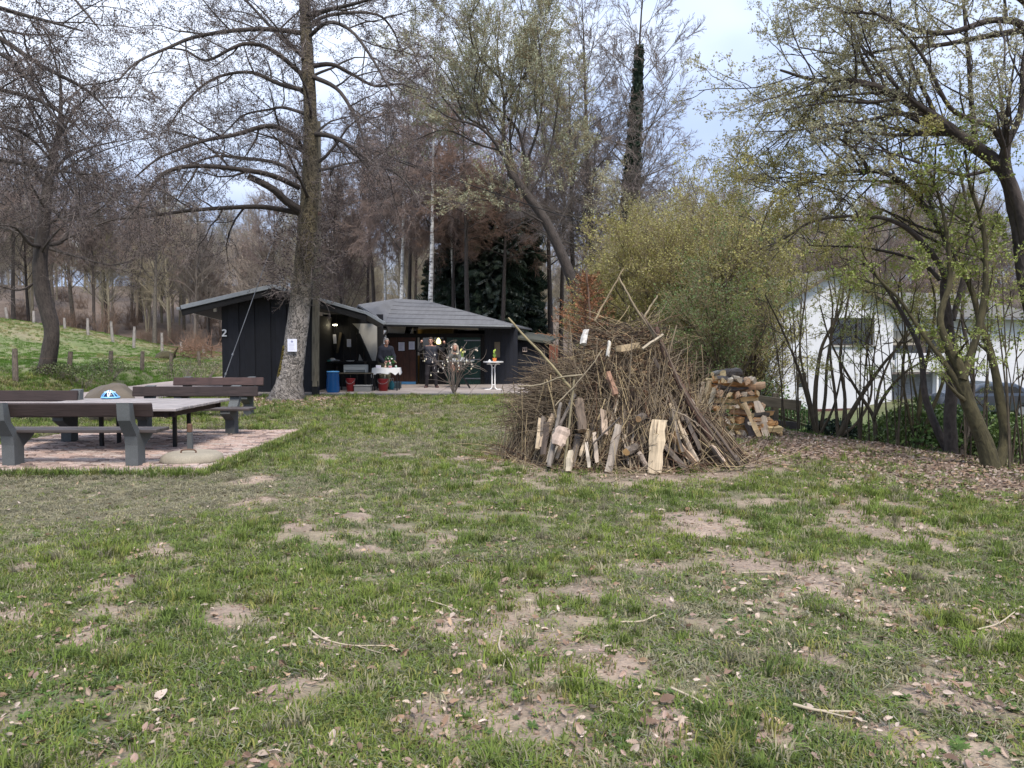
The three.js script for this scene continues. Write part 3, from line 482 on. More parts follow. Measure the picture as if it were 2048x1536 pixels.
const mHazel = { trunk: M.hazelbark, limb: M.hazelbark, twig: M.hazeltwig, leaf: M.bud, leafGeo: LV.hazelBud, leafName: 'young_leaves' };
const mDark = { ...mHazel, limb: M.darkbark, twig: M.twig, leaf: M.budPale };
const mFresh = { ...mHazel, limb: M.mossbark, leaf: M.leafFresh, leafGeo: LV.hazelLeaf };
{
  const b = (x, y, d) => { const p = P(x, y, d); return V(p.x, H(p.x, p.z) - .08, p.z); };
  const B1 = b(2010, 940, 10.4);
  stems(2001, B1, hazelS({ t00: .35 }), [
    [[[2120, 960], [2085, 700], [2055, 560], [2035, 430], [2005, 340], [1930, 280], [1860, 230], [1800, 195], [1740, 170], [1690, 160], [1630, 160], [1560, 140]], 10.2, 11.0, .15, .016, 2.0],
    [[[2060, 520], [2040, 420], [2012, 330], [2015, 290], [2040, 230], [2048, 120], [2080, -40]], 10.3, 10.0, .085, .02, 1.3], [[[2012, 300], [1985, 255], [1945, 240], [1900, 215], [1850, 120], [1800, 60], [1740, 20]], 10.4, 9.6, .05, .01, 1.4],
    [[[2085, 300], [2060, 170], [2048, 55], [1990, 40], [1900, 65], [1830, 60], [1760, 30], [1690, 25]], 10.6, 10.0, .07, .012, 1.4], [[[2048, 60], [1960, 75], [1880, 90], [1800, 95], [1700, 110], [1600, 95]], 10.5, 11.5, .05, .01, 1.4],
    [[[1930, 285], [1880, 240], [1850, 220], [1790, 170], [1740, 100], [1720, 40]], 10.8, 10.2, .04, .008, 1.3], [[[2010, 330], [1930, 350], [1850, 330], [1760, 300], [1680, 290]], 10.6, 10.0, .03, .008, 1.3], [[[2100, 40], [2000, -30], [1900, -60], [1800, -50], [1650, -30]], 10.8, 10, .06, .012, 1.3],
  ], 'field_maple', 'tall budding tree at the right edge with a thick dark bough arching left', mDark);
  stems(2002, b(1970, 945, 10.0), hazelS({ t00: .5 }), [
    [[[1985, 952], [1975, 900], [1955, 850], [1930, 790], [1920, 740], [1900, 700]], 10, 10.2, .125, .065, .6], [[[1925, 760], [1945, 700], [1965, 620], [1972, 540], [1965, 450], [1940, 370], [1930, 300]], 10.1, 10.6, .06, .018, 1.3],
    [[[1990, 948], [2010, 880], [2000, 800], [1985, 720], [1960, 640], [1935, 560], [1905, 520]], 10.1, 11, .085, .025, 1], [[[1930, 790], [1895, 735], [1870, 700], [1840, 660], [1800, 600], [1760, 560], [1740, 525]], 10.1, 10.7, .045, .013, 1],
    [[[1900, 700], [1880, 640], [1900, 560], [1895, 480], [1880, 400], [1860, 345]], 10.2, 10.6, .055, .012, 1.2],
  ], 'hazel_tree', 'thick forked mossy trunk standing before the parked car at the right', { ...mFresh, trunk: M.hazelbark });
  stems(2003, b(1890, 905, 11.5), hazelS({ t00: .4 }), [
    [[[1905, 925], [1900, 840], [1905, 740], [1895, 640], [1890, 560], [1905, 520], [1870, 440], [1780, 350], [1720, 342], [1660, 350], [1590, 375], [1560, 400]], 11.4, 11.2, .10, .012, 2.2],
    [[[1893, 560], [1880, 530], [1830, 470], [1780, 440], [1700, 432], [1620, 445], [1560, 482], [1500, 505]], 11.3, 10.8, .05, .009, 1.7], [[[1880, 560], [1850, 530], [1800, 510], [1720, 495], [1640, 492], [1605, 490]], 11.4, 12, .035, .008, 1.6],
    [[[1910, 930], [1870, 850], [1850, 790], [1840, 700], [1800, 620], [1760, 560], [1720, 520]], 11.6, 12, .07, .015, .9], [[[1740, 344], [1710, 300], [1670, 270], [1640, 230]], 11.2, 11, .03, .008, 1.4], [[[1870, 440], [1850, 380], [1790, 320], [1720, 260], [1660, 240]], 11.3, 12.2, .04, .008, 1.4],
    [[[1905, 640], [1930, 540], [1935, 440], [1920, 350], [1890, 290]], 11.4, 12, .045, .01, 1.4], [[[1920, 925], [1940, 840], [1945, 740], [1925, 640], [1930, 560]], 11.6, 12.4, .05, .02, .8],
  ], 'hazel_tree', 'mossy hazel with long level boughs spreading leftwards above the white house', { ...mFresh, limb: M.darkbark, leafGeo: LV.hazelBud, leaf: M.bud });
  stems(2004, b(1835, 890, 12.3), hazelS({ t00: .45, den: [.85, 1.6], spray: 1.6, sl: [.25, .42] }), [
    [[[1835, 905], [1838, 830], [1845, 760], [1860, 690], [1870, 600], [1850, 520]], 12.3, 12.6, .05, .012, 1], [[[1832, 905], [1820, 840], [1805, 760], [1810, 660], [1800, 560]], 12.4, 12.6, .035, .01, 1], [[[1838, 905], [1860, 830], [1880, 780], [1900, 720], [1920, 640]], 12.2, 12, .045, .012, 1], [[[1835, 905], [1845, 850], [1830, 780], [1815, 700], [1780, 620]], 12.6, 13.2, .03, .01, 1],
  ], 'hazel_shrub', 'slender stems in leaf rising beside the hedge, right of the white gable wall', { ...mFresh });
  stems(2005, b(1750, 880, 12.9), hazelS({ t00: .45, den: [.85, 1.6], spray: 1.6, sl: [.25, .42] }), [
    [[[1752, 893], [1750, 850], [1745, 830], [1720, 790], [1690, 740], [1660, 680], [1640, 610]], 12.9, 13.1, .05, .01, 1], [[[1747, 835], [1770, 790], [1810, 745], [1850, 720], [1900, 690]], 12.9, 12.4, .035, .008, 1], [[[1748, 840], [1760, 770], [1790, 700], [1830, 640], [1850, 600]], 12.9, 13.4, .03, .008, 1],
  ], 'young_tree', 'young forked tree standing at the picket fence in front of the white house', { ...mHazel, leafGeo: LV.hazelBud });
  stems(2006, b(1680, 868, 13.6), hazelS({ t00: .45, den: [.85, 1.6], spray: 1.6, sl: [.25, .42] }), [
    [[[1678, 872], [1700, 830], [1730, 780], [1765, 730], [1800, 690], [1840, 640]], 13.6, 13.2, .06, .012, 1], [[[1684, 872], [1690, 800], [1680, 720], [1690, 640], [1700, 560], [1690, 490]], 13.6, 14, .04, .01, 1], [[[1680, 872], [1710, 850], [1740, 800], [1745, 730], [1760, 650]], 13.7, 14, .035, .01, 1], [[[1676, 872], [1670, 790], [1660, 700], [1665, 610], [1650, 530]], 13.6, 13.8, .035, .01, 1],
  ], 'hazel_tree', 'leaning many-stemmed hazel between the rail fence and the white gable window', { ...mHazel });
  stems(2007, b(1635, 862, 13.9), hazelS({ t00: .45, den: [.85, 1.6], spray: 1.6, sl: [.25, .42] }), [
    [[[1632, 868], [1630, 800], [1635, 740], [1645, 690], [1680, 620], [1690, 540], [1700, 470]], 13.9, 14.2, .055, .012, 1], [[[1640, 868], [1650, 800], [1655, 720], [1670, 640], [1680, 580], [1690, 520]], 14, 14.5, .04, .01, 1], [[[1632, 868], [1610, 780], [1590, 720], [1560, 650], [1530, 590]], 13.8, 13.4, .04, .01, 1.2], [[[1636, 866], [1620, 800], [1600, 700], [1610, 600], [1620, 520]], 14, 14.5, .035, .01, 1], [[[1640, 868], [1665, 820], [1680, 760], [1690, 690]], 13.8, 13.6, .03, .01, 1],
  ], 'hazel_tree', 'upright many-stemmed hazel behind the rail fence at the left corner of the white house', { ...mHazel, leaf: M.leafFresh });
  // thin rods of undergrowth standing along the fence
  const Rr = rng(66); for (const [x, y, d, lab] of [[1590, 850, 14.6, 'thin dark shoots right behind the firewood pile'], [1725, 878, 13.2, 'thin shoots growing through the pickets below the gable window'], [1800, 895, 12.4, 'thin upright shoots next to the hedge by the picket fence'], [1945, 930, 10.9, 'thin rods crowded between the mossy trunks before the car'], [2035, 940, 10.2, 'thin green rods at the very right edge of the meadow']]) {
    const base = b(x, y, d), list = []; for (let i = 0; i < 7; i++) { const o = (Rr() - .5) * 60, top = 230 + Rr() * 220, l = (Rr() - .5) * 90; list.push([[[x + o, y + 8], [x + o + l * .3, y - top * .4], [x + o + l, y - top]], d + (Rr() - .5) * .7, d + (Rr() - .5), .012 + Rr() * .012, .005, .8]); }
    stems(2100 + x, base, hazelS({ t00: .4, den: [.6, 1.2], spray: 1.3, sl: [.2, .35] }), list, 'sapling_clump', lab, { ...mHazel, leaf: Rr() < .5 ? M.leafFresh : M.bud }).userData.category = 'shrub';
  }
}
{ // big willow shrubs behind the bonfire, yellow-green with catkins
  const shrub = (seed, x, d, hgt, wid, n, label, m) => {
    const b = onG(x, d, -.1), S = S_({ t0: [.04, .1, .1], den: [1.7, 2.6], len: [.42, .45], wig: .28, max: 2, spray: 2.5, sl: [.45, .8], trop: [.3, .2], sprays: 'willow', ang: [.55, .55], sides: [6, 4, 3, 3] }), t = new Tree(seed, b, S), R = t.R;
    for (let i = 0; i < n; i++) { const a = R() * 6.28, out = Math.sqrt(R()), h = hgt * (1 - .42 * out * out) * (.8 + .25 * R()), o = V(Math.cos(a) * out * wid, h, Math.sin(a) * out * wid * .8), pts = curve([b.clone().add(V(Math.cos(a) * .3, 0, Math.sin(a) * .3)), b.clone().add(V(o.x * .3, h * .45, o.z * .3)), b.clone().add(V(o.x * .75, h * .8, o.z * .75)), b.clone().add(o)], 9); t.branch(pts, .035 + .02 * R(), .008, 0); }
    t.build('willow_shrub', label, 'shrub', m); return t;
  };
  const mW = { trunk: M.hazelbark, limb: M.hazelbark, twig: M.hazeltwig, leaf: M.bud, leafGeo: LV.shrub, leafName: 'catkins' };
  shrub(3001, 4.3, 19.5, 4.9, 2.3, 30, 'broad yellow green willow shrub right behind the bonfire pile', mW);
  shrub(3002, 5.6, 22.5, 5.6, 2.1, 24, 'tall olive green willow shrub left of the white house', mW);
  shrub(3003, 5.2, 26.5, 6.4, 2.4, 22, 'taller willow shrub standing behind the other two', { ...mW, leaf: M.budPale });
  shrub(3004, 3.2, 23.5, 4.2, 1.4, 14, 'small yellow green shrub at the corner of the outbuilding', mW);
  shrub(3005, 5.7, 18.0, 4.2, .9, 10, 'brownish bare shrub beside the left corner of the white house', { ...mW, twig: M.twig });
  shrub(3006, 4.7, 16.6, 3.6, 1.0, 10, 'brown twiggy shrub above the firewood pile', { ...mW, leaf: M.bush });
}
const upAlder = (seed, b, hgt, r, o = {}) => {
  const S = S_({ den: [1.3, 2.4], len: [.42, .4], wig: .25, max: 2, spray: 2.1, sl: [.5, .95], trop: [.25, .15], sprays: 'fineFar', ang: [.75, .7], sides: [5, 4, 3, 3], seg: 4, ...o.S }), t = new Tree(seed, b, S), R = t.R;
  const pts = wander(R, b, V(o.lx || 0, 1, o.lz || 0), hgt, 12, .05, .1); t.tr.tube(pts, (u) => lerp(r, .015, Math.pow(u, .9)), 10);
  t.limbs(pts, o.n || 38, o.h0 || .28, .98, { up: o.up || ((u) => .15 + .75 * u * u), len: o.len || ((u) => (hgt * .26) * (1.02 - Math.pow(u, 1.6)) + .4), r: (u) => r * .3 * (1.1 - u), trop: o.trop ?? .35, droop: o.droop || 0, wig: .2, seg: 6 }); t.line = pts; return t;
};
{ // alders right of the middle, one wrapped in ivy
  const mA = { trunk: M.darkbark, limb: M.greybark, twig: M.twigPurple };
  const p1 = P(1242, 690, 38); const t1 = upAlder(4001, V(p1.x, H(p1.x, -38) - .2, -38), 20.0, .26, { n: 34, h0: .3, S: { spray: 1.5 } });
  const iv = t1.build('ivy_clad_alder', 'tall alder with its trunk wrapped thickly in dark ivy', 'tree', mA);
  const R = rng(44), ms = [], leaf = new MB(); { const o = V(), a = [V(-.5, .1, .1), V(-.25, .75, 0), V(0, 1, .12), V(.25, .75, 0), V(.5, .1, .1)]; for (let i = 0; i < 4; i++) leaf.tri(o, a[i + 1], a[i], V(0, 0, 1)); }
  for (let i = 0; i < 6200; i++) { const h = Math.pow(R(), 1.15) * .82, [p] = at(t1.line, h), a = R() * 6.28, rad = (lerp(1.25, .05, Math.pow(h / .82, .62)) * (.45 + .55 * fbm(a * 1.2, h * 40, 181, 3) * 1.6)) * Math.sqrt(R()) + .12, q = new THREE.Quaternion().setFromEuler(new THREE.Euler((R() - .5) * 2.2, -a + 1.57 + (R() - .5) * 1.4, (R() - .5) * 2)); ms.push(new THREE.Matrix4().compose(V(p.x + Math.cos(a) * rad, p.y + (R() - .5) * .3, p.z + Math.sin(a) * rad).sub(t1.base), q, V(1, 1, 1).multiplyScalar(.13 + R() * .12))); }
  inst('ivy', leaf.geo(), M.ivy, ms, iv);
  const p2 = P(1190, 690, 37), t2 = upAlder(4002, V(p2.x, H(p2.x, -37) - .2, -37), 18.5, .24, { n: 42, h0: .3 }); t2.build('alder_tree', 'tall slim alder standing just left of the ivy-clad alder', 'tree', mA);
  const p3 = P(1152, 690, 42), t3 = upAlder(4003, V(p3.x, H(p3.x, -42) - .2, -42), 17, .2, { n: 34, h0: .35, lx: -.04 }); t3.build('alder_tree', 'slender alder behind the gap between the leaning willow and the ivy-clad alder', 'tree', mA);
  const p4 = P(1100, 690, 46), t4 = upAlder(4004, V(p4.x, H(p4.x, -46) - .2, -46), 18, .2, { n: 34, h0: .35 }); t4.build('alder_tree', 'pale tall alder rising behind the leaning willow', 'tree', mA);
  const p5 = P(1330, 690, 55), t5 = upAlder(4005, V(p5.x, H(p5.x, -55) - .2, -55), 13, .18, { n: 34, h0: .25 }); t5.build('alder_tree', 'lower bare tree in the gap of sky right of the ivy-clad alder', 'tree', mA);
  const p6 = P(1470, 690, 48), t6 = upAlder(4006, V(p6.x, H(p6.x, -48) - .2, -48), 15, .17, { n: 30, h0: .35, up: () => .7 }); t6.build('alder_tree', 'bare tree with a thin pale crown standing over the olive willow shrubs', 'tree', { ...mA, trunk: M.greybark });
}
{ // leaning many-limbed willow with pale catkins behind the outbuilding
  const D = 32, t = new Tree(4101, V(P(1150, 690, D).x, -.3, -D), S_({ den: [1.4, 2.4], len: [.42, .45], wig: .3, max: 2, spray: 2.6, sl: [.5, 1.0], trop: [.35, .25], sprays: 'willowFar', ang: [.6, .55], sides: [7, 5, 3, 3] }));
  const main = px([[1170, 700], [1150, 580], [1128, 520], [1090, 440], [1050, 385], [1020, 345]], D, D, 5); t.tr.tube(main, taper(main.length, .25, .16), 12);
  for (const [p, r, dz] of [[[[1022, 348], [1000, 300], [960, 255], [900, 235], [850, 205]], 0.087, -1], [[[1040, 370], [1010, 290], [1008, 200], [995, 120], [1000, 20]], 0.093, 1], [[[1060, 395], [1050, 320], [1035, 260], [980, 200], [930, 120], [900, 50]], 0.081, 2], [[[1000, 300], [960, 290], [890, 260], [830, 280]], 0.050, 2], [[[1052, 330], [1080, 240], [1085, 150], [1075, 60]], 0.062, -1], [[[1010, 210], [1050, 150], [1090, 80], [1110, 30]], 0.043, 1], [[[1003, 160], [950, 100], [940, 40], [960, 0]], 0.043, -2], [[[980, 260], [930, 230], [900, 160], [860, 110]], 0.050, 0], [[[1095, 450], [1040, 420], [980, 400], [920, 410]], 0.037, -2], [[[1105, 470], [1140, 400], [1150, 330], [1140, 260]], 0.043, 1], [[[1030, 360], [1020, 260], [1040, 170], [1050, 60], [1040, 0]], .06, 2], [[[1000, 300], [960, 230], [950, 160], [985, 60]], .05, -1], [[[930, 250], [890, 200], [850, 150], [820, 90]], .045, 1], [[[1055, 395], [1090, 330], [1110, 250], [1120, 150]], .05, 0]]) t.branch(px(p, D, D + dz), r, .02, 0);
  t.build('willow_tree', 'large leaning willow with pale green catkins behind the hut roof', 'tree', { trunk: M.darkbark, limb: M.darkbark, twig: M.hazeltwig, leaf: M.catkin, leafGeo: LV.catkin, leafName: 'catkins' });
}
{ // birches
  const mB = { trunk: M.birchbark, limb: M.darkbark, twig: M.birchtwig };
  const bS = { S: { sprays: 'birchFar', spray: 3.0, sl: [.8, 1.5], hang: -.55, droop: .9, den: [1.3, 2], trop: [0, -.2] }, n: 30, h0: .4, up: (u) => .6 + .4 * u, len: (u) => 3.6 * (1.1 - u) + .5, droop: .5 };
  [[800, 43, 17, .15, 'birch with a white trunk behind the ridge of the main hut'], [862, 41, 18, .17, 'tallest white birch, right of the hut ridge'], [908, 44, 15, .13, 'thin white birch against the dark spruces'], [770, 50, 16, .12, 'thin birch left of the hut ridge']].forEach(([x, d, h, r, l], i) => { const p = P(x, 690, d), t = upAlder(4200 + i, V(p.x, H(p.x, -d) - .2, -d), h, r, bS); t.build('birch_tree', l, 'tree', mB); });
}
{ // spruces
  const R0 = rng(71), m = new MB(); m.tube([V(), V(0, .5, 0), V(0, 1, 0)], [.012, .009, .004], 3);
  for (let i = 0; i < 9; i++) for (const s of [-1, 1]) { const y = .08 + i * .1, l = .42 * (1 - y * .75), a = V(0, y, 0), e = V(s * l, y + l * .5, -l * .35); m.tube([a, e], [.006, .003], 3); for (let k = 0; k < 7; k++) { const p = a.clone().lerp(e, (k + .5) / 7), n = V(R0() - .5, R0() - .5, 1).normalize(), w = .05, dn = V(s * .5, .55, -.3 - R0() * .5).multiplyScalar(.13); const q = V(s * w, -w, 0); m.tri(p.clone().add(q.multiplyScalar(.5)), p.clone().addScaledVector(q, -1), p.clone().add(dn), n); m.tri(p, p.clone().add(V(-s * .06, .1, -.05)), p.clone().add(V(-s * .02, .03, -.14)), n); } }
  const frond = m.geo();
  const spruce = (seed, x, d, h, wid, label, dead) => { const b = V((x - 1024) / F * d, H((x - 1024) / F * d, -d) - .2, -d), R = rng(seed), g = new THREE.Group(); g.name = 'spruce_tree'; g.position.copy(b); const pts = wander(R, V(), V(0, 1, 0), h, 8, .03, .1); mesh('trunk', new MB().tube(pts, taper(9, h * .014, .02), 9).geo(), M.darkbark, g); const ms = [], N = Math.round(h * 42); for (let i = 0; i < N; i++) { const u = Math.pow((i + R()) / N, 1.15), [p] = at(pts, u), a = R() * 6.28, L = wid * (1 - u * .96) * (.55 + .6 * R()) + .25, k = Math.max(1, Math.round(L / .55)); for (let j = 0; j < k; j++) { const f = (j + .6) / k, dr = -.12 - .35 * f + .25 * u, q = new THREE.Quaternion().setFromUnitVectors(UPV, V(Math.cos(a + (R() - .5) * .5), dr, Math.sin(a + (R() - .5) * .5)).normalize()).multiply(new THREE.Quaternion().setFromAxisAngle(UPV, R() * 6.28)); ms.push(new THREE.Matrix4().compose(V(p.x + Math.cos(a) * L * f * .8, p.y + dr * L * f * .8, p.z + Math.sin(a) * L * f * .8), q, V(1, 1, 1).multiplyScalar(.75 + R() * .6))); } } inst('crown', frond, M.needle, ms, g); tag(g, label, 'tree'); };
  spruce(51, 925, 46, 10.4, 1.9, 'dark spruce nearest the white birches'); spruce(52, 985, 44, 11, 2.0, 'dark spruce behind the right end of the hut roof'); spruce(53, 1040, 47, 9.8, 1.7, 'dark spruce right of the other spruces beside the leaning willow'); spruce(54, 950, 52, 13.5, 2.1, 'tallest dark spruce at the back of the group');
  spruce(55, 890, 50, 7.5, 2.0, 'small spruce at the left of the dark group'); 
  // russet larch in front of the spruces
  const mL = { trunk: M.darkbark, limb: M.darkbark, twig: M.larchtwig };
  [[938, 40, 14.2, .18, 'russet brown leafless larch in front of the dark spruces'], [1003, 41, 12.6, .16, 'second russet leafless larch beside the leaning willow'], [905, 43, 12.5, .15, 'thin russet larch beside the tallest birch']].forEach(([x, d, h, r, l], i) => { const p = P(x, 690, d), t = upAlder(4300 + i, V(p.x, H(p.x, -d) - .2, -d), h, r, { n: 34, h0: .5, up: (u) => .1 + .5 * u, len: (u) => 2.6 * (1.05 - u) + .4, trop: .1, droop: .3, S: { sprays: 'birchFar', hang: -.35, spray: 2.6, sl: [.6, 1.0], den: [1.6, 2.2] } }); t.build('larch_tree', l, 'tree', mL); });
}
// bare woodland trees: a few grown once, the nearer ones set out as copies, the far wood as one mass
const woodS = (o) => ({ S: { den: [1.1, 2.0], spray: 1.25, sl: [.7, 1.3], sprays: 'fineFar', sides: [5, 4, 3, 3], seg: 4, wig: .35, ...o } });
{
  const mk = (seed, hgt, r, o, m, name) => { const t = upAlder(seed, V(), hgt, r, o); taken.delete('x'); const g = t.build(name, null, null, m); return g; };
  const mG = { trunk: M.greybark, limb: M.greybark, twig: M.birchtwig }, mD = { trunk: M.darkbark, limb: M.darkbark, twig: M.twig };
  const kinds = [
    mk(5001, 15, .2, { ...woodS(), n: 26, h0: .35, up: () => .85, len: (u) => 5.2 * (1.1 - u) + .6 }, mG, 'oak_tree'), mk(5002, 17, .18, { ...woodS(), n: 26, h0: .45, up: () => .95, len: (u) => 4.6 * (1.1 - u) + .6 }, mD, 'beech_tree'),
    mk(5003, 13, .15, { ...woodS(), n: 26, h0: .25, up: () => .8, len: (u) => 4.6 * (1.1 - u) + .5, lx: .12 }, mD, 'ash_tree'), mk(5004, 16, .24, { ...woodS(), n: 28, h0: .25, up: () => .7, len: (u) => 6 * (1.1 - u) + .6, lx: -.06 }, mG, 'oak_tree')];
  const list = [[310, 62, 0, .9, 'pale bare tree with a forked crown just right of the fence on the hill'], [190, 66, 2, 1, 'first of the dark leaning trunks behind the hill fence'], [215, 68, 1, .9, 'straight dark trunk behind the hill fence'], [150, 70, 3, .9, 'spreading dark tree behind the kinked leaning tree'], [30, 64, 1, 1, 'tall bare trunk behind the hill at the left edge'], [60, 68, 2, 1, 'dark trunk behind the hill right of the left edge'], [285, 78, 1, .85, 'slim trunk on the leafy slope left of the pale forked tree'], [370, 76, 3, .7, 'low bare tree on the leafy slope behind the shed eave'], [420, 72, 2, .75, 'bare tree rising right above the left eave of the shed'], [500, 74, 0, .75, 'bare tree above the gable of the black shed'], [545, 66, 1, .8, 'slim bare tree directly behind the peak of the shed gable'], [665, 52, 1, .85, 'slim dark trunk just right of the utility pole'], [700, 56, 2, .9, 'dark slim tree between the pole and the hut ridge'], [735, 58, 1, .95, 'tall bare tree above the left end of the hut roof'], [830, 60, 1, .95, 'bare tree between the two white birches'], [-40, 60, 3, 1, 'spreading tree beyond the left edge of the hill'], [110, 76, 0, .95, 'pale oak deep in the wood behind the kinked tree'], [1390, 66, 0, .8, 'distant bare tree behind the willow shrubs'], [1530, 60, 2, .95, 'bare tree above the left end of the white house'], [1640, 62, 0, .9, 'bare pale tree behind the house gable'], [1760, 58, 3, .95, 'spreading bare tree behind the house roof'], [1870, 62, 1, .95, 'tall bare tree behind the house chimney side'], [1960, 56, 2, 1, 'bare tree behind the right wing of the house'], [600, 50, 1, .95, 'slim straight trunk hidden partly by the big alder trunk'], [752, 53, 1, 1, 'slim straight trunk just left of the thin birch over the hut ridge'], [818, 47, 1, .95, 'slim dark trunk immediately right of the birch on the hut ridge'], [882, 54, 1, 1, 'slim tall trunk right of the tallest birch'], [1070, 52, 1, 1, 'slim straight trunk seen through the leaning willow limbs'], [1122, 47, 1, .95, 'slim straight trunk right above the foot of the leaning willow'], [1172, 56, 0, .95, 'pale slim trunk between the two slender alders'], [1015, 57, 1, 1.05, 'tall slim trunk rising behind the dark spruces'], [690, 62, 0, 1, 'pale slim trunk behind the hut, right of the utility pole']];
  const used = new Set();
  list.forEach(([x, d, k, s, lab], i) => { const X = (x - 1024) / F * d, pos = V(X, H(X, -d) - .2, -d); const g = kinds[k], c = used.has(k) ? g.clone() : g; used.add(k); c.userData = {}; c.name = ['oak_tree', 'beech_tree', 'ash_tree', 'oak_tree'][k]; c.position.copy(pos); c.rotation.y = i * 2.1; c.scale.setScalar(s); c.parent = null; tag(c, lab, 'tree', 'bare woodland trees'); });
  // far wood
  const wood = new THREE.Group(); wood.name = 'woodland'; tag(wood, 'far bare woodland rising behind the meadow and houses', null, null, 'stuff');
  const Rw = rng(91), tone = [[0.27, 0.23, 0.195], [0.215, 0.185, 0.16], [0.28, 0.25, 0.18], [0.235, 0.215, 0.155]];
  for (let v = 0; v < 4; v++) {
    const R = rng(600 + v), m = new MB(), hgt = 14 + v, pts = wander(R, V(), V((R() - .5) * .1, 1, 0), hgt, 8, .1, .1); m.tube(pts, taper(9, .2, .03), 6);
    for (let i = 0; i < 26; i++) { const u = .2 + .78 * (i + R()) / 26, [p] = at(pts, u), a = i * 2.4 + R(), l = 5.5 * (1.08 - u) + .5, w = wander(R, p, V(Math.cos(a), .9 + .4 * R(), Math.sin(a)).normalize(), l, 5, .35, .2); m.tube(w, taper(6, .06, .015), 4); for (let k = 0; k < 7; k++) { const [p2, t2] = at(w, .2 + .8 * R()), w2 = wander(R, p2, side(R, t2, .7), l * .4, 3, .35, .25); m.tube(w2, taper(4, .022, .01), 3); for (let j = 0; j < 6; j++) { const [p3, t3] = at(w2, .1 + .9 * R()), w3 = wander(R, p3, side(R, t3, .7), .5 + l * .18, 2, .4, .25); m.tube(w3, taper(3, .013, .008), 3); if (j < 3) { const [p4, t4] = at(w3, .5 + .4 * R()); m.tube([p4, p4.clone().addScaledVector(side(R, t4, .7), .5 + .3 * R())], [.009, .006], 3); } } } }
    const ms = [], cols = [];
    for (let i = 0; i < 150; i++) { const d = 67 + Math.pow(Rw(), 1.4) * 130, x = (Rw() - .5) * (d * 1.75 + 10), px_ = 1024 + x / d * F; if (d < 85 && x < -15 && H(x, -d) > 6) continue; const s = .45 + Rw() * .42; ms.push(new THREE.Matrix4().compose(V(x, H(x, -d) - .2, -d), new THREE.Quaternion().setFromAxisAngle(UPV, Rw() * 6.28), V(s, s * (.85 + Rw() * .3), s))); const k = .75 + Rw() * .5; cols.push(lin(k, k, k)); }
    inst('trees', m.geo(), mat('far bare trees ' + v, tone[v], .95), ms, wood, cols);
  }
  // brushy undergrowth at the foot of the wood
  const ug = new MB(), Ru = rng(95); for (let i = 0; i < 60; i++) { const a = Ru() * 6.28, p = V(Math.cos(a) * Ru() * .9, 0, Math.sin(a) * Ru() * .9), w = wander(Ru, p, V((Ru() - .5) * .9, 1, (Ru() - .5) * .9).normalize(), 1 + Ru() * 1.8, 4, .4, 0, .3); ug.tube(w, taper(5, .014, .006), 3); for (let k = 0; k < 4; k++) { const [q, t] = at(w, .3 + .6 * Ru()); ug.tube([q, q.clone().addScaledVector(side(Ru, t, .8), .4 + .4 * Ru())], [.008, .005], 3); } }
  const ms = [], cols = []; for (let i = 0; i < 230; i++) { const d = 62 + Math.pow(Ru(), 1.5) * 75, x = (Ru() - .5) * d * 1.6; if (x > -13 && x < 1 && d < 40) continue; const s = .4 + Ru() * .7, k = .7 + Ru() * .6; ms.push(new THREE.Matrix4().compose(V(x, H(x, -d) - .1, -d), new THREE.Quaternion().setFromAxisAngle(UPV, Ru() * 6.28), V(s, s, s))); cols.push(lin(k, k * .95, k * .9)); }
  tag(inst('undergrowth', ug.geo(), mat('brown brush', [0.18, 0.13, 0.10], .95), ms, null, cols), 'brown tangle of undergrowth at the foot of the wood', null, null, 'stuff');
}
// ---------------------------------------------------------------- buildings
const quadSlab = (a, b, c, d, t) => { // a roof or board from four corners (counter-clockwise seen from above), t thick downwards
  const lo = [a, b, c, d].map((p) => p.clone().add(V(0, -t, 0))); return poly([[a, b, c, d], [lo[3], lo[2], lo[1], lo[0]], [a, lo[0], lo[1], b], [b, lo[1], lo[2], c], [c, lo[2], lo[3], d], [d, lo[3], lo[0], a]]); };
const beam = (a, b, w, h) => { const L = a.distanceTo(b), g = bx(w, h, L, [0, 0, 0], { bev: .006, long: 'z' }); const m = new THREE.Matrix4().lookAt(b, a, V(0, 1, 0)); m.setPosition(a.clone().add(b).multiplyScalar(.5)); g.applyMatrix4(m); return g; };
const rel = (o, v) => v.clone().sub(o);
function sheet(outline, d, t, o) { return slab(outline.map(([x, y]) => { const p = P(x, y, d); return [p.x - o.x, p.y - o.y]; }), t, [0, 0, -d - o.z]); } // a flat panel facing the meadow
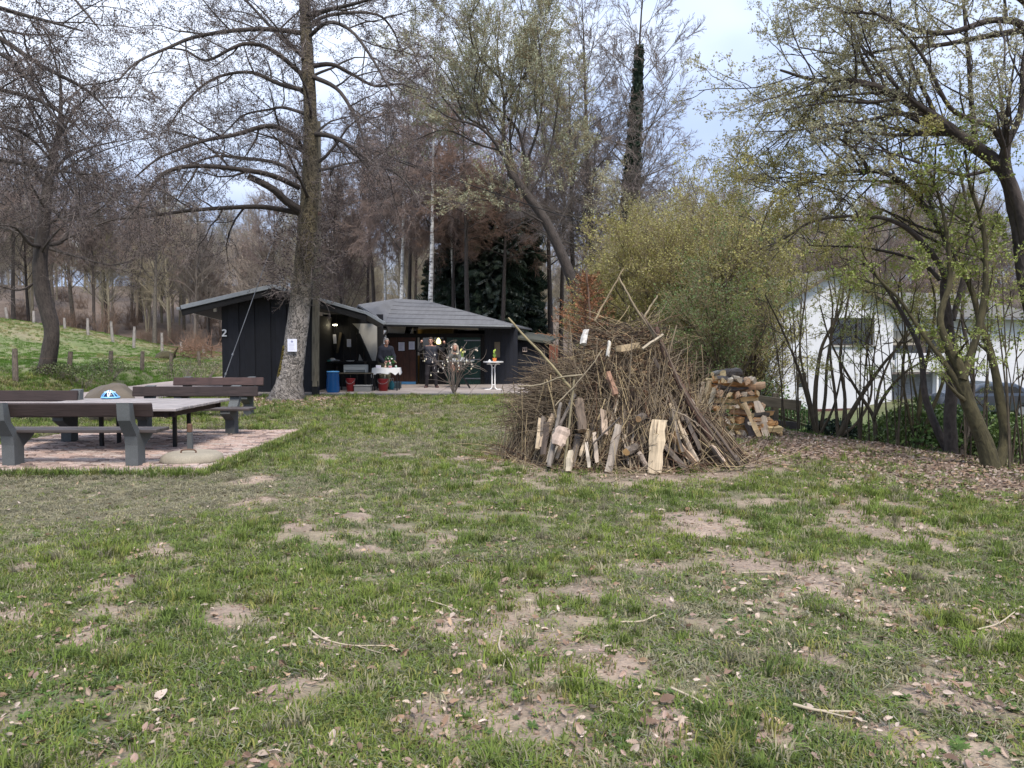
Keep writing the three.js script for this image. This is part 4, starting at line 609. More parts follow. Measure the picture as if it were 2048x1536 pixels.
{
  const D = 25, O = V(-7.9, 0, -D), g = thing('black_shed', 'black stained plank shed with a shallow gable roof and a white number 2', 'shed', O);
  const roofY = (x) => x < -7.74 ? lerp(2.80, 3.42, (x + 10.6) / 2.86) : lerp(3.42, 2.6, (x + 7.74) / 3.05);
  let i = 0; const Rp = rng(8), shades = [0, 1, 2].map((k) => mat('black stained plank ' + k, [0.008 + .003 * k, 0.009 + .003 * k, 0.014 + .004 * k], .75, { map: T.wood, bump: true, scale: .004 }));
  for (let x = -9.42; x < -6.5;) { const w = i % 2 ? .34 : .27, top = roofY(x + w / 2) - .1; mesh('plank', bx(w, top - .06, .03, [x + w / 2 - O.x, (top + .06) / 2, i % 2 ? .028 : 0], { bev: .006, long: 'y', rz: (Rp() - .5) * .006 }), shades[Math.floor(Rp() * 3)], g); x += w - (i % 2 ? .05 : .045); i++; }
  for (let t = 0; t < 9; t += .3) mesh('plank', bx(.03, 2.75, .29, [-9.44 - .248 * t - O.x, 1.42, -t - .15], { long: 'y', ry: .243 }), shades[1], g);
  // roof: two felted slopes with pale metal verges
  const back = (p, t = 9.5) => p.clone().add(V(-.248 * t, 0, -t)), zf = -24.4, E = V(-10.46, 2.83, zf), A = V(-7.55, 3.50, zf), C = V(-4.6, 2.66, zf), C2 = V(-4.02, 2.32, zf), r = (p) => rel(O, p);
  mesh('roof', [quadSlab(r(E), r(A), r(back(A)), r(back(E)), .09), quadSlab(r(A), r(C), r(back(C, 5)), r(back(A)), .09), quadSlab(r(C), r(C2), r(back(C2, 3)), r(back(C, 3)), .09)], M.felt, g);
  mesh('soffit', [quadSlab(r(E).add(V(.02, -.12, -.03)), r(A).add(V(0, -.12, -.03)), r(back(A)).add(V(0, -.12, 0)), r(back(E)).add(V(.02, -.12, 0)), .02), quadSlab(r(A).add(V(0, -.12, -.03)), r(C).add(V(0, -.12, -.03)), r(back(C, 4.2)).add(V(0, -.12, 0)), r(back(A)).add(V(0, -.12, 0)), .02)], M.soffit, g);
  for (const [a, b] of [[E, A], [A, C], [C, C2]]) mesh('verge_trim', beam(r(a).add(V(0, -.045, .02)), r(b).add(V(0, -.045, .02)), .05, a === E ? .13 : .1), M.trim, g);
  for (const [a, b] of [[E, A], [A, C]]) mesh('barge_board', beam(r(a).add(V(0, -.21, -.02)), r(b).add(V(0, -.21, -.02)), .04, .2), M.blackBeam, g);
  mesh('gutter', beam(r(E).add(V(-.05, -.08, .12)), r(back(E)).add(V(-.05, -.08, 0)), .1, .08), M.trim, g);
  // the open bay: posts, dark back wall, half-timbered panel
  mesh('post', bx(.16, 2.95, .16, [-6.45 - O.x, 1.48, .02], { long: 'y' }), M.blackBeam, g); mesh('post', bx(.17, 2.4, .17, [-4.70 - O.x, 1.2, -2.4], { long: 'y' }), M.blackBeam, g);
  for (let x = -6.9; x < -4.85; x += .245) mesh('plank', bx(.24, 2.72, .03, [x - O.x + .12, 1.36, -3.15], { long: 'y' }), shades[0], g);
  mesh('bay_side', bx(.06, 2.6, 3.2, [-6.55 - O.x, 1.3, -1.6]), M.blackBeam, g);
  mesh('plaster_panel', sheet([[705, 647], [718, 660], [718.5, 677.5], [736, 721.4], [750.7, 721.4], [757, 689], [757, 647.5]], 28.0, .05, O), M.plaster, g);
  mesh('plaster_panel', sheet([[719, 708], [717, 721], [725, 721]], 28.0, .05, O), M.plaster, g);
  mesh('brace', beam(r(P(716, 668, 27.9)), r(P(742, 726, 27.9)), .12, .14), M.blackBeam, g); mesh('brace', beam(r(P(682, 665, 28)), r(P(674, 706, 28)), .08, .09), M.rail, g);
  mesh('sill_beam', beam(r(P(640, 725, 27.9)), r(P(757, 725, 27.9)), .14, .12), M.blackBeam, g);
  // white stones at the foot
  const font = await new FontLoader().loadAsync('fonts/droid/droid_sans_bold.typeface.json'); const num = new TextGeometry('2', { font, size: .235, depth: .02, curveSegments: 5 }); num.computeBoundingBox(); num.translate(-9.41 - O.x, P(0, 673, 25).y, .05); mesh('house_number', num, M.white, g);
  mesh('wall_lamp', bx(.09, .14, .08, [P(428, 619, 24.9).x - O.x, P(0, 619, 25).y, .0]), M.white, g);
}
{ // white stones lying along the foot of the shed
  const R = rng(19); for (let i = 0; i < 14; i++) { const a = i < 9 ? [512 + i * 3.6, 789] : [606 + (i - 9) * 4, 789]; const s = .035 + R() * .03, gg = new THREE.IcosahedronGeometry(s, 1); gg.scale(1.3, .7, 1); const p = P(a[0], a[1] + R() * 2, 24.7); const m = mesh('white_stone', gg, M.white); m.position.set(p.x, H(p.x, p.z) + s * .4, p.z); m.rotation.y = R() * 6; tag(m, i < 9 ? 'small white stone at the foot of the black shed left of the trunk' : 'small white stone at the shed foot right of the big trunk', 'stone', i < 9 ? 'white stones left of the trunk' : 'white stones right of the trunk'); }
}
{
  const D = 30, O = V(-2.8, 0, -D), g = thing('main_hut', 'low dark timber hut with a wide grey felt roof, brown boards and a green door', 'hut', O), r = (p) => rel(O, p), Z = (x, y, d = D) => r(P(x, y, d));
  // roof
  const E1 = P(769, 645, 28.4), E2 = P(1023, 650, 28.4), R1 = P(792, 597, 33.5), R2 = P(846, 600.5, 33.5), L1 = P(716, 609, 31.5), L2 = P(737, 622, 27.5), B1 = V(R1.x - 2, 2.4, -38), B2 = V(E2.x + 1, 2.4, -38);
  const U = V(0, -.08, 0), F4 = (a, b, c, d) => quadSlab(r(a), r(b), r(c), r(d), .07);
  mesh('roof', [F4(E1, E2, R2, R1), F4(L2, E1, R1, L1), F4(E2, B2, R2.clone().add(V(.1, 0, 0)), R2), F4(R1, R2, B2, B1), F4(L1, R1, B1, B1.clone().add(V(-1, 0, 1)))], M.felt, g);
  mesh('eave_trim', beam(r(E1).add(V(0, -.05, .03)), r(E2).add(V(0, -.05, .03)), .03, .05), M.trim, g); mesh('gutter', beam(r(E1).add(V(0, -.11, .02)), r(E2).add(V(0, -.11, .02)), .08, .06), M.steel, g);
  for (let i = 1; i < 6; i++) { const t = i / 6; mesh('felt_lap', beam(r(E1.clone().lerp(R1, t)).add(V(0, .008, 0)), r(E2.clone().lerp(R2, t)).add(V(0, .008, 0)), .04, .008), M.felt, g); }
  mesh('soffit', quadSlab(r(E1).add(V(0, -.1, -.05)), r(E2).add(V(0, -.1, -.05)), r(V(E2.x, 2.36, -31)), r(V(E1.x - .2, 2.36, -31)), .02), M.soffit, g);
  mesh('downpipe', bend([Z(775, 650, 28.5), Z(776, 660, 28.7), Z(765, 678, 29.4), Z(764, 700, 29.5)], .045, 8, 14), M.galv, g);
  // front wall: frame of dark beams, panels, doors and window
  mesh('wall', [bx(.05, 2.4, .12, [Z(779, 0).x, 1.2, -.08]), bx(4.9, .22, .12, [0 + .1, 2.36, -.1])], M.blackBeam, g);
  mesh('plaster_panel', sheet([[776, 653], [812, 653], [809, 667], [776, 666]], D - .02, .05, O), M.plaster, g); mesh('plaster_panel', sheet([[826, 655], [827, 667], [820, 667]], D - .02, .05, O), M.plaster, g);
  mesh('plaster_panel', sheet([[837, 653], [957, 653], [957, 660.5], [900, 657.5], [865, 657], [837, 659]], D - .02, .05, O), M.plaster, g);
  mesh('lintel', sheet([[776, 667], [962, 667], [962, 660], [900, 657.6], [865, 657.2], [776, 668], [776, 671], [962, 672]].slice(0, 2).concat([[966, 675], [776, 675]]), D - .05, .1, O), M.blackBeam, g);
  for (let i = 0; i < 4; i++) { const a = 780 + i * 13, b = a + 12.7; mesh('brown_board', sheet([[a, 675], [b, 675], [b, 763], [a, 763]], D - .03 - (i % 2) * .012, .03, O), i % 2 ? M.brownDoor : mat('brown painted boards b', [0.085, 0.032, 0.018], .6, { map: T.wood }), g); }
  mesh('blue_plinth', sheet([[788, 763.3], [832, 763.3], [832, 771], [788, 772]], D - .06, .03, O), mat('light blue sheet', [0.10, 0.32, 0.62], .5, { map: T.mottle }), g);
  mesh('pale_jamb', sheet([[835.6, 671.5], [839, 671.5], [839, 711], [835.6, 711]], D - .05, .05, O), M.plaster, g);
  mesh('door_post', sheet([[832, 668], [835.4, 668], [835.4, 773], [832, 773]], D - .04, .1, O), M.blackBeam, g);
  const win = mesh('window', [sheet([[839, 668], [892, 668], [892, 672], [839, 672]], D - .02, .08, O), sheet([[839, 672.2], [844.8, 672.2], [844.8, 770], [839, 770]], D - .02, .08, O), sheet([[865, 672.2], [868, 672.2], [868, 722], [865, 722]], D - .02, .08, O), sheet([[887, 672.2], [893, 672.2], [893, 770], [887, 770]], D - .02, .08, O), sheet([[868.2, 692], [886.8, 692], [886.8, 696], [868.2, 696]], D - .02, .08, O), sheet([[845, 722.2], [886.8, 722.2], [886.8, 770], [845, 770]], D - .02, .06, O)], M.blackBeam, g);
  for (const q of [[[845, 672.3], [864.8, 672.3], [864.8, 722], [845, 722]], [[868.2, 672.3], [886.8, 672.3], [886.8, 691.8], [868.2, 691.8]], [[868.2, 696.2], [886.8, 696.2], [886.8, 722], [868.2, 722]]]) mesh('pane', sheet(q, D + .02, .008, O), M.glass, win);
  mesh('window_sill', sheet([[845, 720.6], [888, 720.6], [888, 723], [845, 723]], D - .1, .12, O), M.plaster, g);
  for (let i = 0; i < 5; i++) { const a = 893.3 + i * 13.6, b = a + 13.3; mesh('green_board', sheet([[a, 675], [b, 675], [b, 769], [a, 769]], D - .03 - (i % 2) * .01, .03, O), M.greenDoor, g); }
  for (const y of [680.8, 719, 757]) mesh('strap_hinge', sheet([[928, y - 1.1], [961, y - 1.1], [961, y + 1.1], [928, y + 1.1]], D - .07, .012, O), M.galv, g);
  mesh('door_post', sheet([[961.3, 668], [969, 668], [969, 770], [961.3, 770]], D - .04, .12, O), M.blackBeam, g);
  mesh('threshold', bx(3.4, .07, .3, [Z(920, 0).x, .02, .12]), M.slab, g);
  for (let i = 0; i < 8; i++) { const a = 969 + i * 8.2; mesh('navy_plank', sheet([[a, 656], [a + 8, 656], [a + 8, 771], [a, 771]], D + .02 - (i % 2) * .02, .03, O), M.navy, g); }
  mesh('narrow_window', sheet([[989, 684], [1000, 684], [1000, 714.5], [989, 714.5]], D - .04, .03, O), mat('yellowed pane', [0.22, 0.17, 0.10], .4, { map: T.mottle }), g);
  // room behind the glass
  const xl = Z(840, 0).x, xr = Z(892, 0).x; mesh('room', [bx(xr - xl + .5, 2.3, .06, [(xl + xr) / 2, 1.2, -2.3]), bx(.06, 2.3, 2.2, [xl - .2, 1.2, -1.2]), bx(.06, 2.3, 2.2, [xr + .2, 1.2, -1.2]), bx(xr - xl + .5, .06, 2.2, [(xl + xr) / 2, .03, -1.2]), bx(xr - xl + .5, .06, 2.2, [(xl + xr) / 2, 2.3, -1.2])], mat('room lining', [0.16, 0.13, 0.09], .9), g);
  // side and back walls
  mesh('wall', [bx(.06, 2.4, 7, [E1.x - O.x - .35, 1.2, -4.6]), bx(.06, 2.3, 7, [Z(1034, 0).x, 1.15, -3.6]), bx(5.6, 2.3, .06, [0, 1.15, -7.5])], M.navy, g);
  const lp = P(877, 683, 30.7); const lamp = thing('pendant_lamp', 'glowing yellow lamp seen through the hut window', 'lamp', lp);
  const bulbPts = [[0, -.11], [.06, -.105], [.095, -.06], [.1, -.01], [.08, .05], [.045, .1], [.03, .14], [0, .145]].map(([x, y]) => new THREE.Vector2(x, y)); mesh('shade', new THREE.LatheGeometry(bulbPts, 18), mat('glowing lamp shade', [0.9, 0.8, 0.35], .6, { emissive: new THREE.Color(1, .86, .32), emissiveIntensity: 1.0 }), lamp); mesh('cord', rod(V(0, .14, 0), V(0, .55, 0), .008), M.steel, lamp);
  const pl = new THREE.PointLight(0xffd060, .16, 0, 2); pl.position.set(lp.x, lp.y, lp.z + .16); pl.shadow.radius = 4; pl.castShadow = true; scene.add(pl);
}
{ // outbuilding to the right of the hut, red shed behind the bonfire
  const D = 32, O = P(1045, 771, D); O.y = 0; const g = thing('outbuilding', 'low navy plank outbuilding with a mossy flat roof right of the hut', 'shed', O), r = (p) => rel(O, p);
  for (let i = 0; i < 9; i++) { const a = 1010 + i * 9.4; mesh('plank', sheet([[a, 672 + i * 1.3], [a + 9.2, 673 + i * 1.3], [a + 9.2, 768], [a, 768]], D - (i % 2) * .02, .03, O), M.navy, g); }
  mesh('roof', quadSlab(r(P(996, 669, D - .4)), r(P(1098, 683, D - .4)), r(P(1120, 672, D + 4)), r(P(1020, 660, D + 4)), .09), mat('mossy felt', [0.07, 0.075, 0.06], .9, { map: T.mottle }), g);
  mesh('brick_pier', sheet([[1098, 688], [1116, 690], [1116, 765], [1098, 765]], D - .1, .25, O), mat('brick red render', [0.22, 0.075, 0.045], .9, { map: T.mottle, bump: true }), g);
  mesh('wall', [bx(2.0, 1.6, .06, [.2, .8, -3.5]), bx(.06, 1.7, 3.5, [1.15, .85, -1.8])], M.navy, g);
  const s = thing('wall_sign', 'small pale sign with two dark figures on the navy outbuilding', 'sign', P(1049.5, 699, D - .1)); mesh('board', bx(.19, .2, .015, [0, 0, 0], { bev: .004 }), mat('pale pink sign', [0.62, 0.50, 0.44], .6), s);
  for (const x of [-.04, .045]) mesh('figure', [slab([[x - .022, -.06], [x + .022, -.06], [x + .028, .01], [x + .012, .03], [x - .012, .03], [x - .028, .01]], .006, [0, 0, .011]), new THREE.CylinderGeometry(.013, .013, .006, 10).rotateX(Math.PI / 2).translate(x, .052, .011).toNonIndexed()], M.steel, s);
  const D2 = 28, O2 = P(1295, 730, D2); O2.y = H(O2.x, -D2); const g2 = thing('red_shed', 'rust red shed with a dark sloping roof half hidden behind the bonfire pile', 'shed', O2), r2 = (p) => rel(O2, p);
  for (let i = 0; i < 11; i++) { const a = 1243 + i * 9.6; mesh('plank', sheet([[a, 640 + Math.max(0, i - 4) * 3.2], [a + 9.4, 640 + Math.max(0, i - 3) * 3.2], [a + 9.4, 775], [a, 775]], D2 - (i % 2) * .02, .03, O2), mat('rust red boards', [0.20 - .012 * (i % 3), 0.075, 0.045], .85, { map: T.wood, bump: true }), g2); }
  mesh('corner_post', sheet([[1346, 655], [1350, 655], [1350, 775], [1346, 775]], D2 - .04, .1, O2), M.rail, g2);
  mesh('roof', [quadSlab(r2(P(1236, 632, D2 - .5)), r2(P(1284, 640, D2 - .5)), r2(P(1296, 617, D2 + 3)), r2(P(1240, 616, D2 + 3)), .1), quadSlab(r2(P(1284, 640, D2 - .5)), r2(P(1339, 660, D2 - .5)), r2(P(1338, 650, D2 + 3)), r2(P(1296, 617, D2 + 3)), .1)], mat('black green felt', [0.014, 0.022, 0.022], .7, { map: T.felt }), g2);
  mesh('wall', [bx(2.0, 1.9, .06, [0, .9, -3]), bx(.06, 1.9, 3, [.95, .9, -1.5]), bx(.06, 1.9, 3, [-.95, .9, -1.5])], mat('rust boards side', [0.15, 0.06, 0.04], .9), g2);
  const pp = P(1235, 640, 26); const post = thing('timber_post', 'pale broken timber post standing behind the top of the bonfire pile', 'post', V(pp.x, H(pp.x, -26) - .1, -26)); mesh('shaft', bx(.18, P(0, 616, 26).y - H(pp.x, -26) + .1, .14, [0, (P(0, 616, 26).y - H(pp.x, -26) + .1) / 2, 0], { long: 'y', rz: .03 }), M.pole, post);
}
{ // the white house
  const O = P(1541, 690, 40); O.y = -2.15; const g = thing('white_house', 'white rendered gabled house behind the hazels at the right', 'house', O, .262);
  const W = 7.6, he = 5.75, hp = 7.7, ps = 3.65, wl = [W, 12.6];
  const gx0 = 3.6, gx1 = 6.35, gy0 = 3.72, gy1 = 5.2; // window opening
  const wallParts = [[[0, .35], [gx0, .35], [gx0, he + 1.94], [0, he]], [[gx1, .35], [W, .35], [W, he], [gx1, he + 1.94 * (W - gx1) / (W - ps)]], [[gx0, .35], [gx1, .35], [gx1, gy0], [gx0, gy0]], [[gx0, gy1], [gx1, gy1], [gx1, he + 1.94 * (W - gx1) / (W - ps)], [ps, hp], [gx0, he + 1.94 * .986]]];
  mesh('wall', wallParts.map((q) => slab(q, .3, [0, 0, -.15])).concat([bx(.3, he - .4, 9, [.15, he / 2 + .17, -4.8]), bx(W, he, .3, [W / 2, he / 2, -9.3])]), M.whitewall, g);
  mesh('plinth', bx(W + .04, .36, .34, [W / 2, .17, -.15]), mat('dark red plinth', [0.11, 0.045, 0.04], .8, { map: T.conc }), g);
  const roofM = mat('grey brown roof tiles', [0.13, 0.125, 0.11], .9, { map: T.felt, bump: true, scale: .01 });
  mesh('roof', [quadSlab(V(-.5, he - .25, .45), V(ps, hp + .05, .45), V(ps, hp + .05, -9.6), V(-.5, he - .25, -9.6), .16), quadSlab(V(ps, hp + .05, .45), V(W + .4, he - .1, .45), V(W + .4, he - .1, -9.6), V(ps, hp + .05, -9.6), .16)], roofM, g);
  mesh('verge_board', [beam(V(-.5, he - .36, .47), V(ps, hp - .06, .47), .03, .17), beam(V(ps, hp - .06, .47), V(W + .4, he - .21, .47), .03, .17)], mat('brown verge', [0.10, 0.08, 0.06], .8), g);
  const win = mesh('window', [bx(gx1 - gx0, .07, .12, [(gx0 + gx1) / 2, gy1 - .035, -.1]), bx(gx1 - gx0, .07, .12, [(gx0 + gx1) / 2, gy0 + .035, -.1]), bx(.07, gy1 - gy0 - .14, .12, [gx0 + .035, (gy0 + gy1) / 2, -.1]), bx(.07, gy1 - gy0 - .14, .12, [gx1 - .035, (gy0 + gy1) / 2, -.1]), bx(.08, gy1 - gy0 - .14, .12, [gx0 + 1.75, (gy0 + gy1) / 2, -.1])], mat('dark window frame', [0.05, 0.04, 0.03], .5), g);
  mesh('pane', bx(gx1 - gx0 - .14, gy1 - gy0 - .14, .01, [(gx0 + gx1) / 2, (gy0 + gy1) / 2, -.12]), M.glass, win); mesh('sill', bx(gx1 - gx0 + .3, .06, .22, [(gx0 + gx1) / 2, gy0 - .03, .02]), M.plaster, win);
  mesh('room', [bx(4, 2.4, .05, [5, 4.4, -3]), bx(4, .05, 3, [5, 3.3, -1.7]), bx(4, .05, 3, [5, 5.6, -1.7]), bx(.05, 2.4, 2.6, [3, 4.4, -1.7]), bx(.05, 2.4, 2.6, [7, 4.4, -1.7])], M.darkroom, g);
  const w2 = mesh('window', [bx(.7, .9, .06, [1.9, 1.9, .0])], mat('white frame', [.6, .6, .6], .5), g); mesh('pane', bx(.56, .76, .02, [1.9, 1.9, .03]), mat('dark glazing', [0.03, 0.035, 0.04], .08), w2);
  // right wing: eaves, blind, balcony, garage
  mesh('wing_wall', [bx(5.4, 5.1, .3, [W + 7.9, 2.9, -1.1]), bx(5.2, .9, .3, [W + 2.6, 5.0, -1.1]), bx(.6, 3.0, .3, [W + .3, 3.1, -1.1]), bx(.5, 3.0, .3, [W + 4.95, 3.1, -1.1]), bx(5.2, .3, .3, [W + 2.6, 2.75, -1.1]), bx(.5, 2.6, .3, [W + .25, 1.3, -1.1]), bx(1.6, 2.6, .3, [W + 4.4, 1.3, -1.1])], M.whitewall, g);
  mesh('wing_roof', quadSlab(V(W - .2, 5.35, -.3), V(W + 11, 5.35, -.3), V(W + 11, 7.1, -6), V(W - .2, 7.1, -6), .16), roofM, g); mesh('gutter', beam(V(W, 5.25, -.22), V(W + 11, 5.25, -.22), .12, .1), M.galv, g);
  mesh('roller_blind', bx(1.9, .8, .06, [W + 1.7, 4.15, -1.05]), mat('beige blind', [0.40, 0.36, 0.29], .7), g); mesh('glazed_door', bx(1.9, 1.0, .05, [W + 1.7, 3.2, -1.08]), mat('dark glazing', [0.03, 0.035, 0.04], .08), g); mesh('glazed_door', bx(1.2, 1.6, .05, [W + 3.8, 3.6, -1.08]), mat('dark glazing', [0.03, 0.035, 0.04], .08), g);
  mesh('balcony_parapet', bx(4.6, .9, .12, [W + 2.4, 2.85, .1]), M.whitewall, g); mesh('balcony_floor', bx(4.6, .15, 1.1, [W + 2.4, 2.34, -.4]), M.plaster, g);
  mesh('garage_door', bx(3, 2.0, .06, [W + 2, 1.1, -1.0]), mat('grey garage door', [0.25, 0.26, 0.28], .6, { map: T.wood }), g); mesh('downpipe', rod(V(W + 3.1, .2, -.1), V(W + 3.1, 2.3, -.1), .07), M.white, g);
}
{ // parked car
  const pos = onG(20.1, 33, .02), c = thing('parked_car', 'dark blue grey car parked beside the white house behind the tree trunks', 'car', pos, .12);
  const outline = [[-2.1, .35], [-2.15, .62], [-2.05, .82], [-1.2, .93], [-.55, 1.35], [.2, 1.44], [1.1, 1.38], [1.8, 1.02], [2.1, .95], [2.16, .6], [2.1, .35], [1.72, .34], [1.6, .56], [1.35, .66], [1.1, .56], [.98, .34], [-.98, .3], [-1.1, .54], [-1.35, .66], [-1.6, .54], [-1.72, .34]];
  const sh = new THREE.Shape(outline.map(([x, y]) => new THREE.Vector2(x, y))), body = new THREE.ExtrudeGeometry(sh, { depth: 1.5, bevelEnabled: true, bevelSize: .09, bevelThickness: .1, bevelSegments: 3, steps: 1 }).translate(0, 0, -.75);
  { const q = body.attributes.position; for (let i = 0; i < q.count; i++) { const y = q.getY(i); if (y > .92) q.setZ(i, q.getZ(i) * (1 - .34 * (y - .92))); } body.computeVertexNormals(); }
  const pm = new THREE.MeshPhysicalMaterial({ color: lin(.02, .028, .04), roughness: .4, metalness: .3, clearcoat: 1, clearcoatRoughness: .05 }); pm.name = 'car paint'; mesh('body', body, pm, c);
  const gm = mat('car glass', [.02, .025, .03], .06); for (const s of [-1, 1]) { for (const w of [[[-1.02, .97], [-.5, 1.3], [.12, 1.37], [.12, .98]], [[.2, .98], [.2, 1.37], [1.02, 1.32], [1.5, 1.02]]]) mesh('window', slab(w, .02, [0, 0, s * .8]).rotateX(s * .0), gm, c); mesh('headlight', new THREE.SphereGeometry(.1, 10, 8).scale(.6, .7, 1.2).translate(-2.1, .72, s * .6), M.glass, c); }
  for (const x of [-1.35, 1.35]) for (const s of [-1, 1]) { const wh = mesh('wheel', new THREE.TorusGeometry(.23, .09, 10, 22).translate(x, .32, s * .76), M.steel, c); mesh('rim', new THREE.CylinderGeometry(.2, .2, .12, 16).rotateX(Math.PI / 2).translate(x, .32, s * .76), M.galv, wh); }
}
// ---------------------------------------------------------------- pole, cable, stay, fences
{
  const x = P(640, 690, 24.3).x, top = P(0, 246, 24.3).y, t = thing('utility_pole', 'weathered wooden utility pole just right of the big alder trunk', 'pole', V(x - .12, 0, -24.15));
  mesh('shaft', new MB().tube([V(0, .3, 0), V(.03, 2.2, 0), V(.16, top * .7, 0), V(.17, top, 0)], [.115, .112, .10, .095], 14, null, true).geo(), M.pole, t); mesh('foot', bx(.2, .55, .2, [0, .2, -.02], { long: 'y' }), M.steel, t);
  mesh('clamp', rod(V(.14, top * .66, 0), V(.14, top * .66 + .12, 0), .125), M.rust, t);
  mesh('insulator', new THREE.CylinderGeometry(.04, .05, .12, 10).translate(.28, top - .25, 0).toNonIndexed(), M.white, t);
  const a = onG(-8.85, 23.0), b = V(x, P(0, 258, 24.3).y, -24.0), w = thing('stay_wire', 'thin steel stay running from the pole down past the black shed', 'wire', a); mesh('strand', rod(V(), rel(a, b), .012, 6), M.galv, w); for (const u of [.085, .155]) mesh('coupling', rod(rel(a, b).multiplyScalar(u), rel(a, b).multiplyScalar(u + .008), .03, 8), M.galv, w); mesh('anchor', rod(V(-.02, -.2, 0), V(0, .15, 0), .02), M.rust, w);
  const A = V(x + .1, top - .25, -24.2), B = P(1600, 560, 39), pts = []; for (let i = 0; i <= 30; i++) { const u = i / 30, p = A.clone().lerp(B, u); p.y -= 3.2 * u * (1 - u) * .5; pts.push(p.sub(A)); } const cb = thing('overhead_cable', 'black overhead cable sagging from the pole towards the white house', 'cable', A); mesh('strand', new MB().tube(pts, taper(31, .016, .016), 5).geo(), M.steel, cb);
}
{
  const postGeo = (R, r, h) => { const g = new MB(), ls = wander(R, V(0, -.3, 0), V((R() - .5) * .14, 1, (R() - .5) * .14), h + .3, 4, .05, 0); g.tube(ls, (u, a) => r * (1 - .12 * u) * (1 + (fbm(a * 2 + r * 50, u * 3, 191, 2) - .5) * .35), 9, null, true); return g.geo(); };
  const R = rng(61), o = onG(-15.7, 24), f = thing('pasture_fence', 'row of grey split posts along the lane below the grassy hill', 'fence', o), o2 = onG(-30, 58), f2 = thing('hilltop_fence', 'row of pale posts along the crest of the grassy hill', 'fence', o2), tops = [];
  for (const [x, y, h] of [[30, 752, 1.03], [137, 742, .8], [220, 742, .88], [283, 740, .86], [343, 730, .84], [400, 724, .8]]) { const d = 15.6 / ((1024 - x) / F), X = -15.6 - .06 * Math.max(0, d - 25), dd = X / ((x - 1024) / F), q = onG(X, dd); const g = postGeo(R, .085, h); g.translate(q.x - o.x, q.y - o.y, q.z - o.z); mesh('post', g, M.post, f); tops.push(V(q.x, q.y + h * .7, q.z)); }
  for (const dy of [0, -.3]) for (let i = 0; i + 1 < tops.length; i++) mesh('wire', rod(rel(o, tops[i]).add(V(.09, dy, 0)), rel(o, tops[i + 1]).add(V(.09, dy, 0)), .004, 4), M.rust, f);
  for (const [x, yb, yt, d] of [[18, 632, 612, 58], [70, 638, 619, 57], [132, 643, 633, 58], [178, 650, 633, 56], [228, 664, 638, 55], [268, 676, 648, 53], [325, 684, 661, 54], [408, 704, 688, 55], [364, 694, 682, 60]]) { const X = (x - 1024) / F * d, q = V(X, H(X, -d), -d), top = P(x, yt, d).y, h = Math.max(.8, top - q.y); const g = postGeo(R, .095, h * .9); g.translate(q.x - o2.x, q.y - o2.y, q.z - o2.z); mesh('post', g, M.postPale, f2); }
}
{ // picket fence, rail fence at the firewood
  const a0 = [5.9, 20.5], a1 = [7.4, 15.2], a2 = [8.6, 11.6], o = onG(...a1), f = thing('picket_fence', 'low mossy picket fence below the white house', 'fence', o), R = rng(63), g0 = [0, 1].map((i) => slab([[-.035, 0], [.035, 0], [.035, .84], [.0, .9], [-.035, .84]], .022)), tops = [[], []];
  const N = 84; let last = null; for (let i = 0; i < N; i++) { const u = i / (N - 1) * 2, p = u < 1 ? [lerp(a0[0], a1[0], u), lerp(a0[1], a1[1], u)] : [lerp(a1[0], a2[0], u - 1), lerp(a1[1], a2[1], u - 1)], q = onG(...p), m = mesh('picket', g0[i % 2], M.picket, f); m.position.copy(q.clone().sub(o)).add(V(0, (R() - .5) * .04, 0)); m.rotation.set(0, 1.25, (R() - .5) * .08); if (last && i % 12 === 0) { for (const h of [.25, .68]) mesh('rail', beam(rel(o, last).add(V(-.04, h, 0)), rel(o, q).add(V(-.04, h, 0)), .04, .06), M.picket, f); } if (i % 12 === 0) last = q.clone(); }
  const D = 15.4, o2 = onG(P(1565, 0, D).x, D), f2 = thing('rail_fence', 'weathered post and rail fence section beside the firewood pile', 'fence', o2), r2 = (x, y, d = D) => rel(o2, P(x, y, d));
  mesh('post', bx(.12, 1.1, .1, [0, .35 + P(0, 786, D).y - o2.y - .9, -.02], { long: 'y' }), M.rail, f2); mesh('post', bx(.12, 1.0, .1, [r2(1500, 0).x, .4, .1], { long: 'y' }), M.rail, f2);
  mesh('rail', beam(r2(1490, 797, D + .1), r2(1602, 812, D - .4), .05, .2), M.rail, f2); mesh('rail', beam(r2(1540, 846, D - .1), r2(1594, 852, D - .5), .05, .15), mat('dark wet rail', [0.05, 0.04, 0.035], .7, { map: T.wood }), f2);
}
// ---------------------------------------------------------------- picnic place
function bench(p, turn, label, w0, w1, legs, tone) { // boards from w0 to w1 along x, concrete legs at the given x; faces +z
  const g = thing('park_bench', label, 'bench', p, turn, null), top = tone || M.bench;
  const prof = [[-.1, -.15], [.1, -.15], [.1, .27], [.32, .4], [.32, .455], [.0, .455], [-.14, .6], [-.2, .86], [-.3, .87], [-.28, .64], [-.12, .42], [-.1, .3]];
  const leg = slab(prof, .165).rotateY(-Math.PI / 2);
  for (const x of legs) { const l = mesh('leg', leg, M.conc, g); l.position.x = x; }
  const W = w1 - w0, c = (w0 + w1) / 2; for (const z of [.05, .25]) mesh('seat_board', bx(W, .045, .19, [c, .478, z], { bev: .008 }), M.benchTop, g);
  mesh('backrest_board', bx(W, .18, .045, [c, .765, -.135], { bev: .01, rx: -.2 }).translate(0, 0, 0), top, g); return g;
}
bench(onG(-5.73, 10.0), Math.PI, 'nearest dark brown bench with its back to the meadow, in front of the picnic table', -1.1, 1.55, [-.8, .8]);
bench(onG(-5.77, 13.66), 0, 'dark brown bench on the far side of the picnic table by the boulder', -1.05, 1.2, [-.78, .77]);
